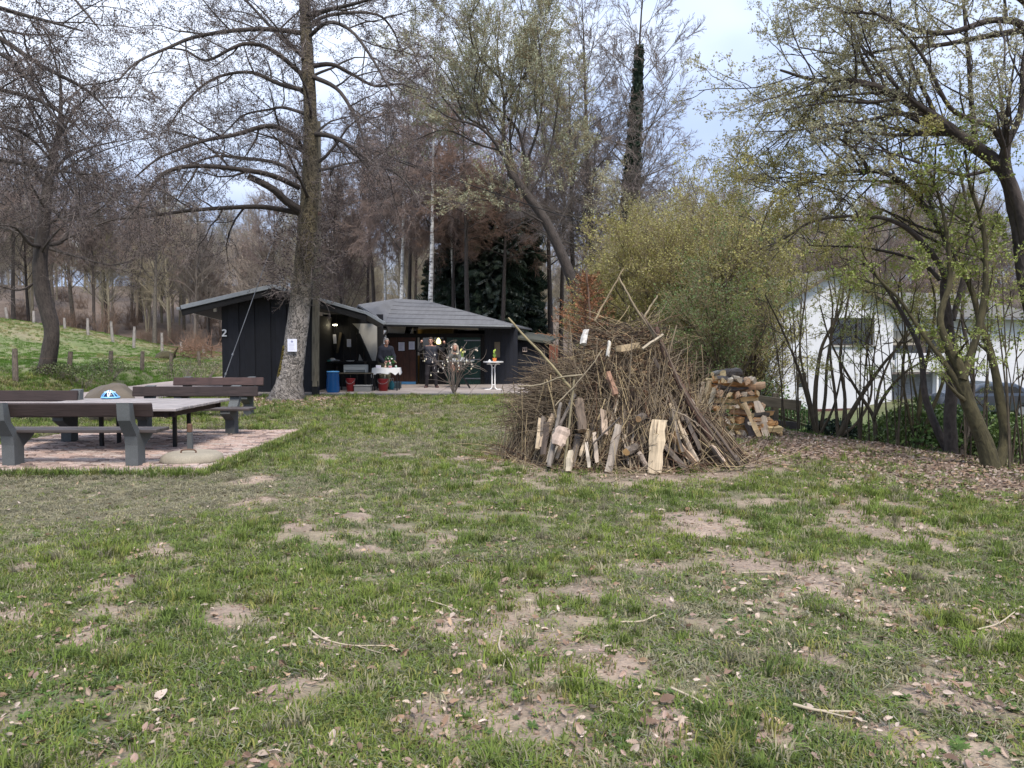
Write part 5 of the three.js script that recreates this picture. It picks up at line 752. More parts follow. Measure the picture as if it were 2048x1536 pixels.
bench(onG(-8.0, 12.45), 0, 'dark brown bench at the left edge of the brick patio', -1.5, .87, [-.9, .8]);
bench(onG(-6.6, 17.1), 0, 'reddish brown bench standing alone between the picnic place and the black shed', -1.0, 1.02, [-.72, .72], mat('reddish bench board', [0.085, 0.046, 0.040], .6, { map: T.wood, bump: true }));
{
  const g = thing('picnic_table', 'large picnic table with silvered slats and black steel legs', 'table', onG(-6.05, 12));
  for (let i = 0; i < 9; i++) mesh('slat', bx(2.5, .042, .222, [0, .672 + (i % 2) * .003, 1.05 - i * .262 * .9 - .1], { bev: .007 }), M.tableTop, g);
  mesh('apron', [bx(2.3, .09, .04, [0, .6, .86]), bx(2.3, .09, .04, [0, .6, -.88]), bx(.05, .1, 1.9, [1.05, .6, 0]), bx(.05, .1, 1.9, [-1.05, .6, 0])], M.bench, g);
  for (const x of [-.28, .85]) for (const z of [-.32, .2]) mesh('leg', [bx(.055, .72, .055, [x, .24, z], { long: 'y' }), bend([V(x, .0, z), V(x + .03, -.005, z + .08), V(x, .015, z + .13), V(x - .03, .03, z + .1)], .012, 6, 8)], M.steel, g);
}
{
  const p = onG(-6.78, 12.95); p.y += .697; const g = thing('bicycle_helmet', 'light blue and dark blue bicycle helmet lying on the picnic table', 'helmet', p, .2), E = (u, v, s = 1) => V(Math.cos(u) * Math.cos(v) * .135 * s, .012 + Math.sin(v) * .13 * s, Math.sin(u) * Math.cos(v) * .115 * s);
  const sh = new THREE.SphereGeometry(1, 20, 10, 0, 6.2832, 0, 1.5).scale(.124, .118, .105).translate(0, .01, 0); mesh('shell', sh, P3('dark blue shell', [0.012, 0.022, 0.06], .35), g);
  const lb = P3('light blue helmet ribs', [0.22, 0.52, 0.85], .35), wb = P3('white helmet ribs', [0.7, 0.8, 0.88], .35); const ring = []; for (let i = 0; i <= 24; i++) ring.push(E(i / 24 * 6.2832, .06)); mesh('rim', new MB().tube(ring, taper(25, .017, .017), 6).geo(), lb, g);
  for (const [a, b] of [[1.57, 1.2], [1.57, 1.9], [.75, 1.25], [2.4, 1.85], [.2, 1.1], [2.95, 2.0]]) { const pts = []; for (let i = 0; i <= 8; i++) { const v = .08 + i / 8 * 1.25; pts.push(E(lerp(a, b, i / 8), v)); } mesh('rib', new MB().tube(pts, taper(9, .012, .009), 5).geo(), a === 1.57 ? wb : lb, g); }
  const arc = []; for (let i = 0; i <= 10; i++) arc.push(E(.35 + i / 10 * 2.45, .85)); mesh('rib', new MB().tube(arc, taper(11, .01, .01), 5).geo(), wb, g);
}
function rock(seed, s, amp = .2, det = 4) { const g = new THREE.IcosahedronGeometry(1, det), q = g.attributes.position; for (let i = 0; i < q.count; i++) { const v = V().fromBufferAttribute(q, i), n = 1 + (fbm(v.x * 1.6 + v.z + seed, v.y * 1.6 + v.z * .7 + 5, seed, 4) - .5) * amp * 2; q.setXYZ(i, v.x * n * s[0], v.y * n * s[1], v.z * n * s[2]); } const uv = g.attributes.uv; for (let i = 0; i < q.count; i++) uv.setXY(i, q.getX(i) + q.getZ(i), q.getY(i)); g.deleteAttribute('normal'); const pos = q.array, map = new Map(); g.computeVertexNormals(); // smooth by position
  const nn = g.attributes.normal; for (let i = 0; i < q.count; i++) { const k = [0, 1, 2].map((c) => Math.round(pos[i * 3 + c] * 1e4)).join(); const a = map.get(k) || map.set(k, V()).get(k); a.add(V().fromBufferAttribute(nn, i)); } for (let i = 0; i < q.count; i++) { const k = [0, 1, 2].map((c) => Math.round(pos[i * 3 + c] * 1e4)).join(), a = map.get(k).clone().normalize(); nn.setXYZ(i, a.x, a.y, a.z); } return g; }
{ const p = onG(-8.36, 16), g = thing('boulder', 'grey brown boulder behind the picnic table and helmet', 'boulder', p); const m = mesh('rock', rock(7, [.5, .46, .4], .3), M.stone, g); m.position.y = .32; }
{
  const g = thing('manhole_cover', 'round pebbled concrete cover with an iron handle at the patio corner', 'cover', onG(-4.36, 10.42).add(V(0, 0, 0)));
  const pr = [[0, .15], [.2, .152], [.33, .142], [.385, .11], [.41, .06], [.405, 0], [0, 0]].map(([x, y]) => new THREE.Vector2(x, y)); const lg = new THREE.LatheGeometry(pr.reverse(), 40); { const q = lg.attributes.position, uv = lg.attributes.uv; for (let i = 0; i < q.count; i++) { uv.setXY(i, q.getX(i), q.getZ(i)); } lg.translate(0, -.005, 0); } mesh('disc', lg, M.concWarm, g);
  mesh('handle', bend([V(-.1, .13, .12), V(-.1, .17, .12), V(-.08, .185, .12), V(.07, .185, .1), V(.09, .17, .1), V(.09, .13, .1)], .011, 7, 24), M.rust, g);
  const s = thing('bollard_stub', 'short grey stub post with a rusty top behind the concrete cover', 'post', onG(-4.8, 11.4)); mesh('shaft', bx(.07, .36, .07, [0, .12, 0], { long: 'y' }), M.conc, s); mesh('cap', bx(.066, .13, .066, [0, .365, 0], { long: 'y', bev: .012 }), M.rust, s);
}
// ---------------------------------------------------------------- notices
function paperTex(seed, title) { const c = document.createElement('canvas'); c.width = 128; c.height = 180; const x = c.getContext('2d'), R = rng(seed); x.fillStyle = '#dfe3f2'; x.fillRect(0, 0, 128, 180); x.fillStyle = '#8d93b8'; if (title) { x.beginPath(); x.moveTo(64, 18); x.lineTo(84, 40); x.lineTo(44, 40); x.fill(); x.fillRect(50, 40, 28, 12); } for (let y = title ? 66 : 22; y < 160; y += 9) { x.globalAlpha = .35 + .4 * R(); x.fillRect(16 + R() * 8, y, 60 + R() * 34, 3); } const t = new THREE.CanvasTexture(c); t.colorSpace = THREE.SRGBColorSpace; return t; }
function notice(label, p, w, h, seed, o = {}) { const g = thing('paper_notice', label, 'notice', p, o.turn || 0); const m = mat('printed paper ' + seed, [1, 1, 1], .75, { map: paperTex(seed, o.title) }); const pg = new THREE.PlaneGeometry(w, h, 4, 4), q = pg.attributes.position; for (let i = 0; i < q.count; i++) q.setZ(i, .004 + (o.bow || 0) * (1 - (2 * q.getX(i) / w) ** 2)); pg.computeVertexNormals(); if (o.lean) g.rotation.z = o.lean; if (o.frame) mesh('mount', bx(w + .05, h + .05, .006, [0, 0, -.002]), M.steel, g); mesh('sheet', pg, m, g); return g; }
notice('white printed notice pinned to the trunk of the big alder', P(584.5, 690.5, 21.93), .27, .36, 1, { bow: .02, title: true });
notice('white notice on the brown hut boards, left of the pair', P(803, 693, 29.93), .24, .33, 2, { frame: true }); notice('white notice on the brown hut boards, beside the dark door post', P(823.5, 691, 29.93), .23, .31, 3, { frame: true });
notice('tilted sheet hung in the dark shed bay above the sink shelf', P(669.5, 678, 27.8), .11, .33, 4, { lean: .05 }); notice('paper sheet on the dark back wall of the shed bay near the plaster panel', P(698, 686, 27.8), .15, .28, 5);
// ---------------------------------------------------------------- things in the shed bay
{
  const pt = (x, y, d) => P(x, y, d), floorY = .02;
  let g = thing('shelf_counter', 'dark counter shelf along the back of the shed bay', 'shelf', V(pt(680, 0, 27).x, floorY, -27.2)); mesh('board', bx(1.45, .05, .5, [0, P(0, 723, 27).y - floorY - .03, 0]), M.blackBeam, g); for (const x of [-.68, .68]) mesh('support', bx(.06, P(0, 723, 27).y - floorY - .06, .4, [x, (P(0, 723, 27).y - floorY - .06) / 2, -.02], { long: 'y' }), M.blackBeam, g);
  const cy = P(0, 723, 27).y - .003;
  g = thing('paper_bag', 'crumpled white bag on the counter in the shed bay', 'bag', V(pt(656, 0, 27).x, cy, -27.1)); mesh('bag', rock(3, [.1, .07, .08], .5, 3).translate(0, .06, 0), M.white, g);
  g = thing('plate_stack', 'white plates stacked on the left of the bay counter', 'plates', V(pt(664, 0, 27).x, cy, -27.02)); for (let i = 0; i < 3; i++) mesh('plate', new THREE.LatheGeometry([[0, .005], [.07, .005], [.115, .022], [.118, .027], [.07, .013], [0, .012]].map(([x, y]) => new THREE.Vector2(x, y)), 22).translate(0, i * .014, 0), M.white, g);
  g = thing('serving_tray', 'pale oval tray on the right of the bay counter', 'tray', V(pt(692, 0, 27).x, cy, -27.05)); mesh('tray', new THREE.LatheGeometry([[0, .008], [.11, .008], [.15, .035], [.155, .035], [.12, 0], [0, 0]].map(([x, y]) => new THREE.Vector2(x, y)), 22).scale(1, 1, .7), M.white, g);
  g = thing('green_tub', 'small green tub at the left end of the bay counter', 'tub', V(pt(649, 0, 27).x, cy, -27.0)); mesh('tub', new THREE.LatheGeometry([[0, 0], [.05, 0], [.065, .05], [.068, .055], [.058, .05], [.045, .008], [0, .008]].map(([x, y]) => new THREE.Vector2(x, y)), 18), P3('green plastic', [0.12, 0.4, 0.35], .4), g);
  // low bench table with the grey crate and bins
  const ly = P(0, 745, 25.9).y; g = thing('work_table', 'low dark work table in the shed bay with a grey crate on it', 'table', V(pt(706, 0, 25.9).x, floorY, -25.9)); mesh('top', bx(1.2, .035, .55, [0, ly - floorY - .02, 0]), M.rail, g); for (const x of [-.57, .57]) for (const z of [-.24, .24]) mesh('leg', bx(.045, ly - floorY - .04, .045, [x, (ly - floorY - .04) / 2, z], { long: 'y' }), M.steel, g);
  g = thing('grey_crate', 'pale grey open crate standing on the low table in the shed bay', 'crate', V(pt(705, 0, 25.9).x, ly, -25.85)); { const m = mat('pale grey plastic', [0.36, 0.37, 0.35], .5), w = .72, h = .26; mesh('panel', [bx(w, h * .62, .02, [0, h * .66, .18]), bx(w, .03, .025, [0, h - .015, .2]), bx(w, h, .02, [0, h / 2, -.18])], m, g); mesh('end', [bx(.03, h, .4, [-w / 2, h / 2, 0]), bx(.03, h, .4, [w / 2, h / 2, 0])], m, g); mesh('base', bx(w, .015, .36, [0, .03, 0]), m, g); }
  const bucket = (label, x, y, d, r, h, m) => { const b = thing('bucket', label, 'bucket', V(pt(x, 0, d).x, floorY + .03, -d)); mesh('tub', new THREE.LatheGeometry([[0, 0], [r * .8, 0], [r, h], [r * 1.05, h], [r * 1.05, h - .03], [r * .97, h - .035], [r * .8, .03], [0, .02]].map(([a, c]) => new THREE.Vector2(a, c)), 24), m, b); mesh('handle', bend([V(-r, h - .02, 0), V(-r * .8, h * .75, r * .85), V(0, h * .62, r * 1.02), V(r * .8, h * .75, r * .85), V(r, h - .02, 0)], .006, 6, 16), M.galv, b); };
  const red = P3('dark red plastic', [0.16, 0.006, 0.008], .45);
  bucket('dark red bucket under the low table next to the blue sack', 693, 0, 25.3, .15, .45, red); bucket('dark red bucket beneath the table with the white cloth', 760, 0, 25.6, .18, .42, red);
  g = thing('storage_box', 'grey lidded box on the floor of the shed bay beside the red bucket', 'box', V(pt(718, 0, 25.3).x, floorY + .03, -25.35)); mesh('box', bx(.55, .2, .35, [0, .1, 0], { bev: .02 }), P3('grey plastic box', [0.2, 0.2, 0.19], .5), g); mesh('lid', bx(.58, .03, .38, [0, .215, 0], { bev: .01 }), P3('grey lid', [0.25, 0.25, 0.24], .5), g);
  g = thing('dark_crate', 'dark blue grey crate on the floor right of the cloth-covered table', 'crate', V(pt(785, 0, 27).x, floorY, -27)); { const m = P3('slate plastic', [0.03, 0.05, 0.065], .5); mesh('side', [bx(.36, .28, .02, [0, .14, .15]), bx(.36, .28, .02, [0, .14, -.15]), bx(.02, .28, .3, [.18, .14, 0]), bx(.02, .28, .3, [-.18, .14, 0]), bx(.36, .02, .3, [0, .01, 0])], m, g); }
  g = thing('carrier_bag', 'teal carrier bag standing beneath the cloth-covered table', 'bag', V(pt(776, 0, 26.3).x, floorY, -26.4)); mesh('bag', rock(9, [.09, .19, .07], .35, 3).translate(0, .18, 0), P3('teal bag', [0.03, 0.22, 0.25], .35), g); for (const s of [-.04, .04]) mesh('handle', bend([V(s - .03, .33, 0), V(s - .02, .44, 0), V(s + .02, .44, 0), V(s + .03, .33, 0)], .005, 5, 8), P3('white strap', [.6, .6, .6]), g);
  // the blue sack on its stand
  g = thing('rubbish_sack', 'blue plastic rubbish sack on a stand beside the pole', 'sack', V(pt(657, 0, 24.75).x, floorY + .03, -24.75)); { const m = new MB(), pts = [], rr = []; for (let i = 0; i <= 14; i++) { const u = i / 14; pts.push(V(0, u * .68, 0)); rr.push(i === 0 ? .15 : u < .12 ? lerp(.17, .22, u / .12) : lerp(.22, .185, u)); } m.tube(pts, (u, a) => { const i = Math.round(u * 14); return rr[i] * (1 + .07 * Math.sin(a * 7 + u * 3) * (.3 + .7 * fbm(a * 2, u * 6, 201, 2)) + (fbm(a * 3, u * 8, 203, 3) - .5) * .16); }, 40, null, true); mesh('sack', m.geo(), P3('blue sack film', [0.006, 0.06, 0.19], .25), g); const rim = []; for (let i = 0; i <= 20; i++) rim.push(V(Math.cos(i / 20 * 6.2832) * .185, .69, Math.sin(i / 20 * 6.2832) * .185)); mesh('cuff', new MB().tube(rim, taper(21, .022, .022), 6).geo(), P3('sky blue film', [0.10, 0.33, 0.62], .25), g); }
  g = thing('strip_light', 'small lit lamp high in the dark shed bay', 'lamp', pt(670, 650, 27.7)); mesh('tube', bx(.16, .05, .05), mat('lit strip', [.9, .9, .8], .5, { emissive: new THREE.Color(1, .95, .75), emissiveIntensity: .9 }), g); mesh('mount', bx(.2, .03, .06, [0, .045, -.02]), M.steel, g); const l = new THREE.PointLight(0xfff0cc, .12, 0, 2); l.position.copy(pt(670, 651, 27.6)); l.castShadow = true; scene.add(l);
}
{ // cloth-covered table with flowers
  const p = V(P(767.5, 0, 26).x, .04, -26), h = P(0, 736, 26).y - .04, w = .86, dd = .6, g = thing('folding_table', 'table by the shed post with black legs under a white cloth', 'table', p); mesh('top', bx(w, .025, dd, [0, h - .02, 0]), M.rail, g); for (const x of [-.38, .38]) for (const z of [-.25, .25]) mesh('leg', bx(.035, h - .03, .035, [x, (h - .03) / 2, z], { long: 'y' }), M.steel, g);
  const c = thing('tablecloth', 'white cloth with pointed hem hanging over the table by the shed post', 'tablecloth', p.clone().add(V(0, h, 0))), m = new MB(), nx = 24, W2 = w / 2 + .015, D2 = dd / 2 + .015, hem = (u) => -.12 - .09 * Math.abs(Math.sin(u * 9.5)) - .03 * Math.sin(u * 23);
  const ring = []; for (let i = 0; i <= 96; i++) { const u = i / 96 * 4, s = Math.floor(u) % 4, f = u - Math.floor(u); ring.push(s === 0 ? V(lerp(-W2, W2, f), 0, D2) : s === 1 ? V(W2, 0, lerp(D2, -D2, f)) : s === 2 ? V(lerp(W2, -W2, f), 0, -D2) : V(-W2, 0, lerp(-D2, D2, f))); }
  m.quad(V(-W2, .006, D2), V(W2, .006, D2), V(W2, .006, -D2), V(-W2, .006, -D2), V(0, 1, 0)); for (let i = 0; i < 96; i++) { const a = ring[i].clone(), b = ring[i + 1].clone(); a.y = b.y = .006; const o = (q, u) => { const r = q.clone(), n = V(q.x / W2, 0, q.z / D2); r.addScaledVector(n, .015 + .02 * Math.sin(u * 40)); r.y = hem(u) - (q.x < -W2 + .02 ? .16 : 0); return r; }, ao = o(a, i / 24), bo = o(b, (i + 1) / 24), n = V(a.x / W2, .1, a.z / D2).normalize(); m.quad(a, ao, bo, b, n); } mesh('cloth', m.geo(), mat('white cloth', [0.78, 0.78, 0.77], .9, { side: THREE.DoubleSide }), c);
  const top = h + .05, on = (x, z = 0) => V(P(x, 0, 26).x, top, -26 + z);
  const fl = thing('flower_bouquet', 'bunch of green leaves with white and pink flowers on the cloth-covered table', 'flowers', on(774)); const R = rng(5); { const lf = new MB(); for (let i = 0; i < 70; i++) { const o = V((R() - .5) * .2, .06 + R() * .26, (R() - .5) * .16), d = V(R() - .5, R() * .6, R() - .5).normalize(), a = side(R, d, 1.57), n = d.clone().cross(a), s = .05 + R() * .04; lf.tri(o, o.clone().addScaledVector(d, s).addScaledVector(a, s * .4), o.clone().addScaledVector(d, s * 2), n).tri(o, o.clone().addScaledVector(d, s * 2), o.clone().addScaledVector(d, s).addScaledVector(a, -s * .4), n); } mesh('leaves', lf.geo(), leafMat('bouquet leaf', [0.03, 0.11, 0.025], .2), fl); for (const [x, y, z, c] of [[-.06, .31, .04, 0], [.07, .3, .06, 0], [0, .22, .1, 1], [-.1, .2, .06, 1], [.02, .16, .1, 0]]) mesh('flower', new THREE.SphereGeometry(.035, 10, 7).scale(1, .75, 1).translate(x, y, z), c ? P3('pink petal', [.75, .35, .33]) : P3('white petal', [.8, .8, .72]), fl); mesh('vase', new THREE.LatheGeometry([[0, 0], [.05, 0], [.06, .06], [.04, .12], [.045, .13], [.03, .12], [0, .01]].map(([x, y]) => new THREE.Vector2(x, y)), 16), M.white, fl); }
  let b = thing('cardboard_box', 'small pale box at the left end of the cloth-covered table', 'box', on(751, .05)); mesh('box', bx(.15, .075, .13, [0, .037, 0]), P3('pale lilac card', [.62, .58, .66]), b); mesh('lid', bx(.155, .012, .135, [0, .08, 0]), P3('white card', [.75, .75, .75]), b);
  b = thing('pink_bowl', 'pink bowl in front of the bouquet on the cloth-covered table', 'bowl', on(776, .14)); mesh('bowl', new THREE.LatheGeometry([[0, 0], [.03, 0], [.065, .05], [.07, .06], [.06, .05], [.03, .012], [0, .01]].map(([x, y]) => new THREE.Vector2(x, y)), 18), P3('pink china', [.72, .3, .3], .3), b);
  b = thing('jar', 'pale green jar at the right end of the cloth-covered table', 'jar', on(787, .08)); mesh('body', new THREE.LatheGeometry([[0, 0], [.035, 0], [.038, .06], [.03, .07], [0, .07]].map(([x, y]) => new THREE.Vector2(x, y)), 14), P3('pale green glass', [.4, .55, .45], .2), b); mesh('lid', new THREE.CylinderGeometry(.032, .032, .015, 14).translate(0, .078, 0), M.white, b);
  b = thing('wooden_rabbit', 'cream carved rabbit ornament standing on the cloth-covered table', 'ornament', on(766, .12)); mesh('figure', [new THREE.SphereGeometry(.032, 10, 8).scale(1, 1.3, .8).translate(0, .04, 0), new THREE.SphereGeometry(.022, 10, 8).translate(.004, .095, .005), new THREE.SphereGeometry(.01, 8, 8).scale(.7, 2.8, .6).translate(-.01, .135, 0), new THREE.SphereGeometry(.01, 8, 8).scale(.7, 2.8, .6).translate(.015, .133, 0)], P3('cream wood', [.7, .52, .4]), b);
}
function tulips(label, p, potM, n, seed, c) { const g = thing('flower_pot', label, 'flower pot', p), R = rng(seed); mesh('pot', new THREE.LatheGeometry([[0, 0], [.055, 0], [.07, .1], [.075, .1], [.075, .115], [.062, .115], [.05, .02], [0, .02]].map(([x, y]) => new THREE.Vector2(x, y)), 18), potM, g); mesh('soil', new THREE.CylinderGeometry(.06, .06, .01, 14).translate(0, .1, 0), P3('potting soil', [.03, .02, .015]), g); const lf = new MB(); for (let i = 0; i < n; i++) { const a = R() * 6.28, e = V(Math.cos(a) * .07, .26 + R() * .12, Math.sin(a) * .07), b0 = V(Math.cos(a) * .02, .1, Math.sin(a) * .02); lf.tube([b0, b0.clone().lerp(e, .5).add(V(0, .02, 0)), e], [.008, .007, .006], 5); mesh('bloom', new THREE.SphereGeometry(.028, 9, 7).scale(.9, 1.3, .9).translate(e.x, e.y + .02, e.z), c, g); const w = side(R, V(0, 1, 0), .5), t = V(-w.z, 0, w.x).normalize(), m1 = b0.clone().addScaledVector(w, .1), e2 = b0.clone().addScaledVector(w, .2); lf.tri(b0, m1.clone().addScaledVector(t, .018), e2, V(0, 0, 1)).tri(b0, e2, m1.clone().addScaledVector(t, -.018), V(0, 0, 1)); } mesh('leaves', lf.geo(), leafMat('spring green leaf', [0.25, 0.42, 0.06], .3), g); return g; }
{ // bistro table with the white pot where the woman leans; white standing table
  const y1 = P(0, 721, 27.3).y, p = V(P(920, 0, 27.3).x, .04, -27.3), g = thing('bistro_table', 'narrow high table with crossed dark legs in front of the green door', 'table', p); mesh('top', bx(.92, .03, .5, [0, y1 - .06, 0]), mat('grey table top', [.3, .32, .31], .5), g); for (const s of [-1, 1]) { mesh('leg', rod(V(-.33, 0, s * .2), V(.3, y1 - .07, s * .18), .017), M.steel, g); mesh('leg', rod(V(.33, 0, s * .2), V(-.3, y1 - .07, s * .18), .017), M.steel, g); }
  const top = p.y + y1 - .045; tulips('white pot of yellow daffodils on the high table beside the woman', V(P(923, 0, 27.2).x, top, -27.2), M.white, 6, 3, P3('pale yellow petal', [.8, .75, .25]));
  const nb = thing('white_napkins', 'white folded napkins beside the daffodil pot on the high table', 'napkins', V(P(915, 0, 27.15).x, top, -27.15)); mesh('stack', bx(.16, .03, .14, [0, .015, 0]), M.white, nb);
  [[903, 'small white egg cup on the high table, furthest to the left'], [907.5, 'white cup in the middle of the cups on the high table'], [911, 'yellowish cup next to the napkins on the high table']].forEach(([x, l], i) => { const c = thing('small_cup', l, 'cup', V(P(x, 0, 27.12).x, top, -27.12)); mesh('cup', new THREE.LatheGeometry([[0, 0], [.025, 0], [.012, .02], [.03, .05], [.033, .075], [.027, .075], [.02, .05], [0, .04]].map(([a, b]) => new THREE.Vector2(a, b)), 14), i === 2 ? P3('yellow china', [.7, .65, .3], .4) : M.white, c); });
  const d = 26.4, q = V(P(986, 0, d).x, .04, -d), h = P(0, 724, d).y - .04, t = thing('standing_table', 'white round standing table with a double tube column on the forecourt', 'table', q); mesh('top', new THREE.CylinderGeometry(.35, .34, .045, 40).translate(0, h, 0), M.white, t); mesh('bracket', bx(.46, .025, .06, [0, h - .075, 0]), M.white, t);
  for (const s of [-1, 1]) { mesh('tube', bend([V(s * .2, h - .06, 0), V(s * .1, h - .07, 0), V(s * .055, h - .14, 0), V(s * .05, h - .4, 0), V(s * .05, .25, 0), V(s * .06, .1, 0), V(s * .12, .035, .02), V(s * .3, .025, .06)], .024, 10, 40), M.white, t); mesh('foot', rod(V(s * .06, .03, 0), V(s * .24, .025, -.2), .022), M.white, t); } for (const u of [.2, .8]) mesh('spacer', bx(.1, .03, .03, [0, h * u, 0]), M.white, t);
  tulips('orange pot with bright green leaves on the white standing table', V(q.x + .04, q.y + h + .022, q.z + .05), P3('orange pot', [.75, .22, .05]), 4, 9, P3('lime bud', [.45, .6, .1])); const cd = thing('white_card', 'small white folded card on the standing table', 'card', V(q.x - .13, q.y + h + .022, q.z + .1)); mesh('card', slab([[-.05, 0], [.05, 0], [.01, .07], [-.01, .07]], .09), M.white, cd);
}
{ // shrub hung with easter eggs
  const b = onG(P(905, 0, 24.35).x, 24.35, 0), g = thing('egg_shrub', 'leafless twisting shrub hung with pale eggs before the forecourt', 'shrub', b), R = rng(17), m = new MB(b), tips = [];
  for (let i = 0; i < 17; i++) { const a = R() * 6.28, sp = .15 + R() * .55, w = curve([b, b.clone().add(V(Math.cos(a) * .12, .3, Math.sin(a) * .12)), ...wander(R, b.clone().add(V(Math.cos(a) * sp * .45, .55 + R() * .2, Math.sin(a) * sp * .45)), V(Math.cos(a) * sp, .8, Math.sin(a) * sp).normalize(), .55 + R() * .5, 4, .7, .2)], 14); m.tube(w, taper(15, .016, .005), 6); for (let k = 0; k < 6; k++) { const [p, t] = at(w, .35 + .65 * R()), w2 = wander(R, p, side(R, t, .9), .25 + R() * .3, 4, .8, .1); m.tube(w2, taper(5, .008, .004), 4); tips.push(w2[3 + Math.floor(R() * 2)]); } }
  for (const [dx, dy] of [[-.75, .5], [-.6, .42]]) m.tube(wander(R, b.clone().add(V(-.1, .4, 0)), V(dx, .1, .2).normalize(), .75, 5, .5, .1), taper(6, .009, .004), 4);
  mesh('branches', m.geo(), mat('grey twisting bark', [.17, .14, .12], .9), g);
  const eg = new THREE.SphereGeometry(.021, 12, 10); { const q = eg.attributes.position; for (let i = 0; i < q.count; i++) { const y = q.getY(i); q.setXYZ(i, q.getX(i) * (1 - y * 6), y * 1.3, q.getZ(i) * (1 - y * 6)); } eg.computeVertexNormals(); } const em = [[.8, .78, .72], [.8, .74, .5], [.78, .66, .55]].map((c) => P3('egg shell', c, .5)); let n = 0; for (let i = 0; i < tips.length && n < 30; i += 3) { const t = tips[i]; const o = new THREE.Group(); o.name = 'easter_egg'; o.position.copy(t).add(V(0, -.1, .0)); mesh('shell', eg, em[n % 3], o); mesh('thread', rod(V(0, .03, 0), V(0, .1, 0), .0025, 4), M.white, o); const ox = t.x - b.x, oy = t.y, hz = ox < -.45 ? 'far left' : ox < -.15 ? 'left' : ox < .15 ? 'middle' : ox < .45 ? 'right' : 'far right', vz = oy < .55 ? 'lowest' : oy < .8 ? 'low' : oy < 1.05 ? 'upper' : 'topmost'; tag(o, `${['white', 'pale yellow', 'cream pink'][n % 3]} egg hanging among the ${vz} twigs at the ${hz} of the egg shrub`, 'egg', 'eggs hung in the shrub'); n++; }
}
// ---------------------------------------------------------------- bonfire pile and firewood
const WOOD = [[.92, .64, .32], [.95, .69, .34], [.90, .48, .19], [.95, .76, .53], [.92, .58, .33]], BARK = [[.13, .105, .085], [.17, .14, .115], [.10, .075, .06], [.22, .19, .16]];
function splitLog(R, L, r, wood, bark, kind = 0) { // a log split lengthwise: wedge, half or squared piece along y
  const pts = kind === 1 ? [] : [[0, 0]], a0 = R() * 6.28, w = kind === 1 ? 6.2832 : kind === 2 ? 3.1 : 1.2 + R() * 1.1, n = kind === 1 ? 9 : 4; for (let i = 0; i <= n - (kind === 1 ? 1 : 0); i++) { const a = a0 + w * i / n; pts.push([Math.cos(a) * r * (kind ? 1 : 1.5), Math.sin(a) * r * (kind ? 1 : 1.5)]); }
  const cx = pts.reduce((s, p) => s + p[0], 0) / pts.length, cz = pts.reduce((s, p) => s + p[1], 0) / pts.length, S = 5, rows = []; for (let k = 0; k <= S; k++) { const y = (k / S - .5) * L, j = (k === 0 || k === S) ? .78 + .18 * R() : 1, bx_ = Math.sin(k * 1.7 + a0) * r * .1; rows.push(pts.map(([x, z]) => V((x - cx) * j * (.82 + .32 * R()) + bx_, y + (k === 0 || k === S ? (R() - .5) * r * .25 : 0), (z - cz) * j * (.82 + .32 * R())))); }
  const barky = R() < .5, faces = [], cols = [], m = pts.length, cw = lin(...wood), cb = lin(...bark), ce = lin(...wood.map((q) => q * 1.06)); for (let k = 0; k < S; k++) for (let i = 0; i < m; i++) { const j = (i + 1) % m, bk = kind === 1 || (i > 0 && j > 0 && (kind === 2 || barky)); const q = [rows[k][j], rows[k][i], rows[k + 1][i], rows[k + 1][j]]; faces.push(q); const t = .74 + R() * .42; cols.push((bk ? cb : cw).clone().multiplyScalar(t)); } faces.push([...rows[S]].reverse(), rows[0]); cols.push(ce, ce);
  return poly(faces, cols);
}
function logAt(name, label, cat, A, B, r, seed, o = {}) { const R = rng(seed), L = A.distanceTo(B), g = splitLog(R, L, r, o.wood || WOOD[seed % 5], o.bark || BARK[seed % 4], o.kind || 0), m = mesh(name, g, M.vcol); m.position.copy(A).add(B).multiplyScalar(.5); m.quaternion.setFromUnitVectors(UPV, B.clone().sub(A).normalize()).multiply(new THREE.Quaternion().setFromAxisAngle(UPV, o.roll ?? R() * 6.28)); return tag(m, label, cat, o.group); }
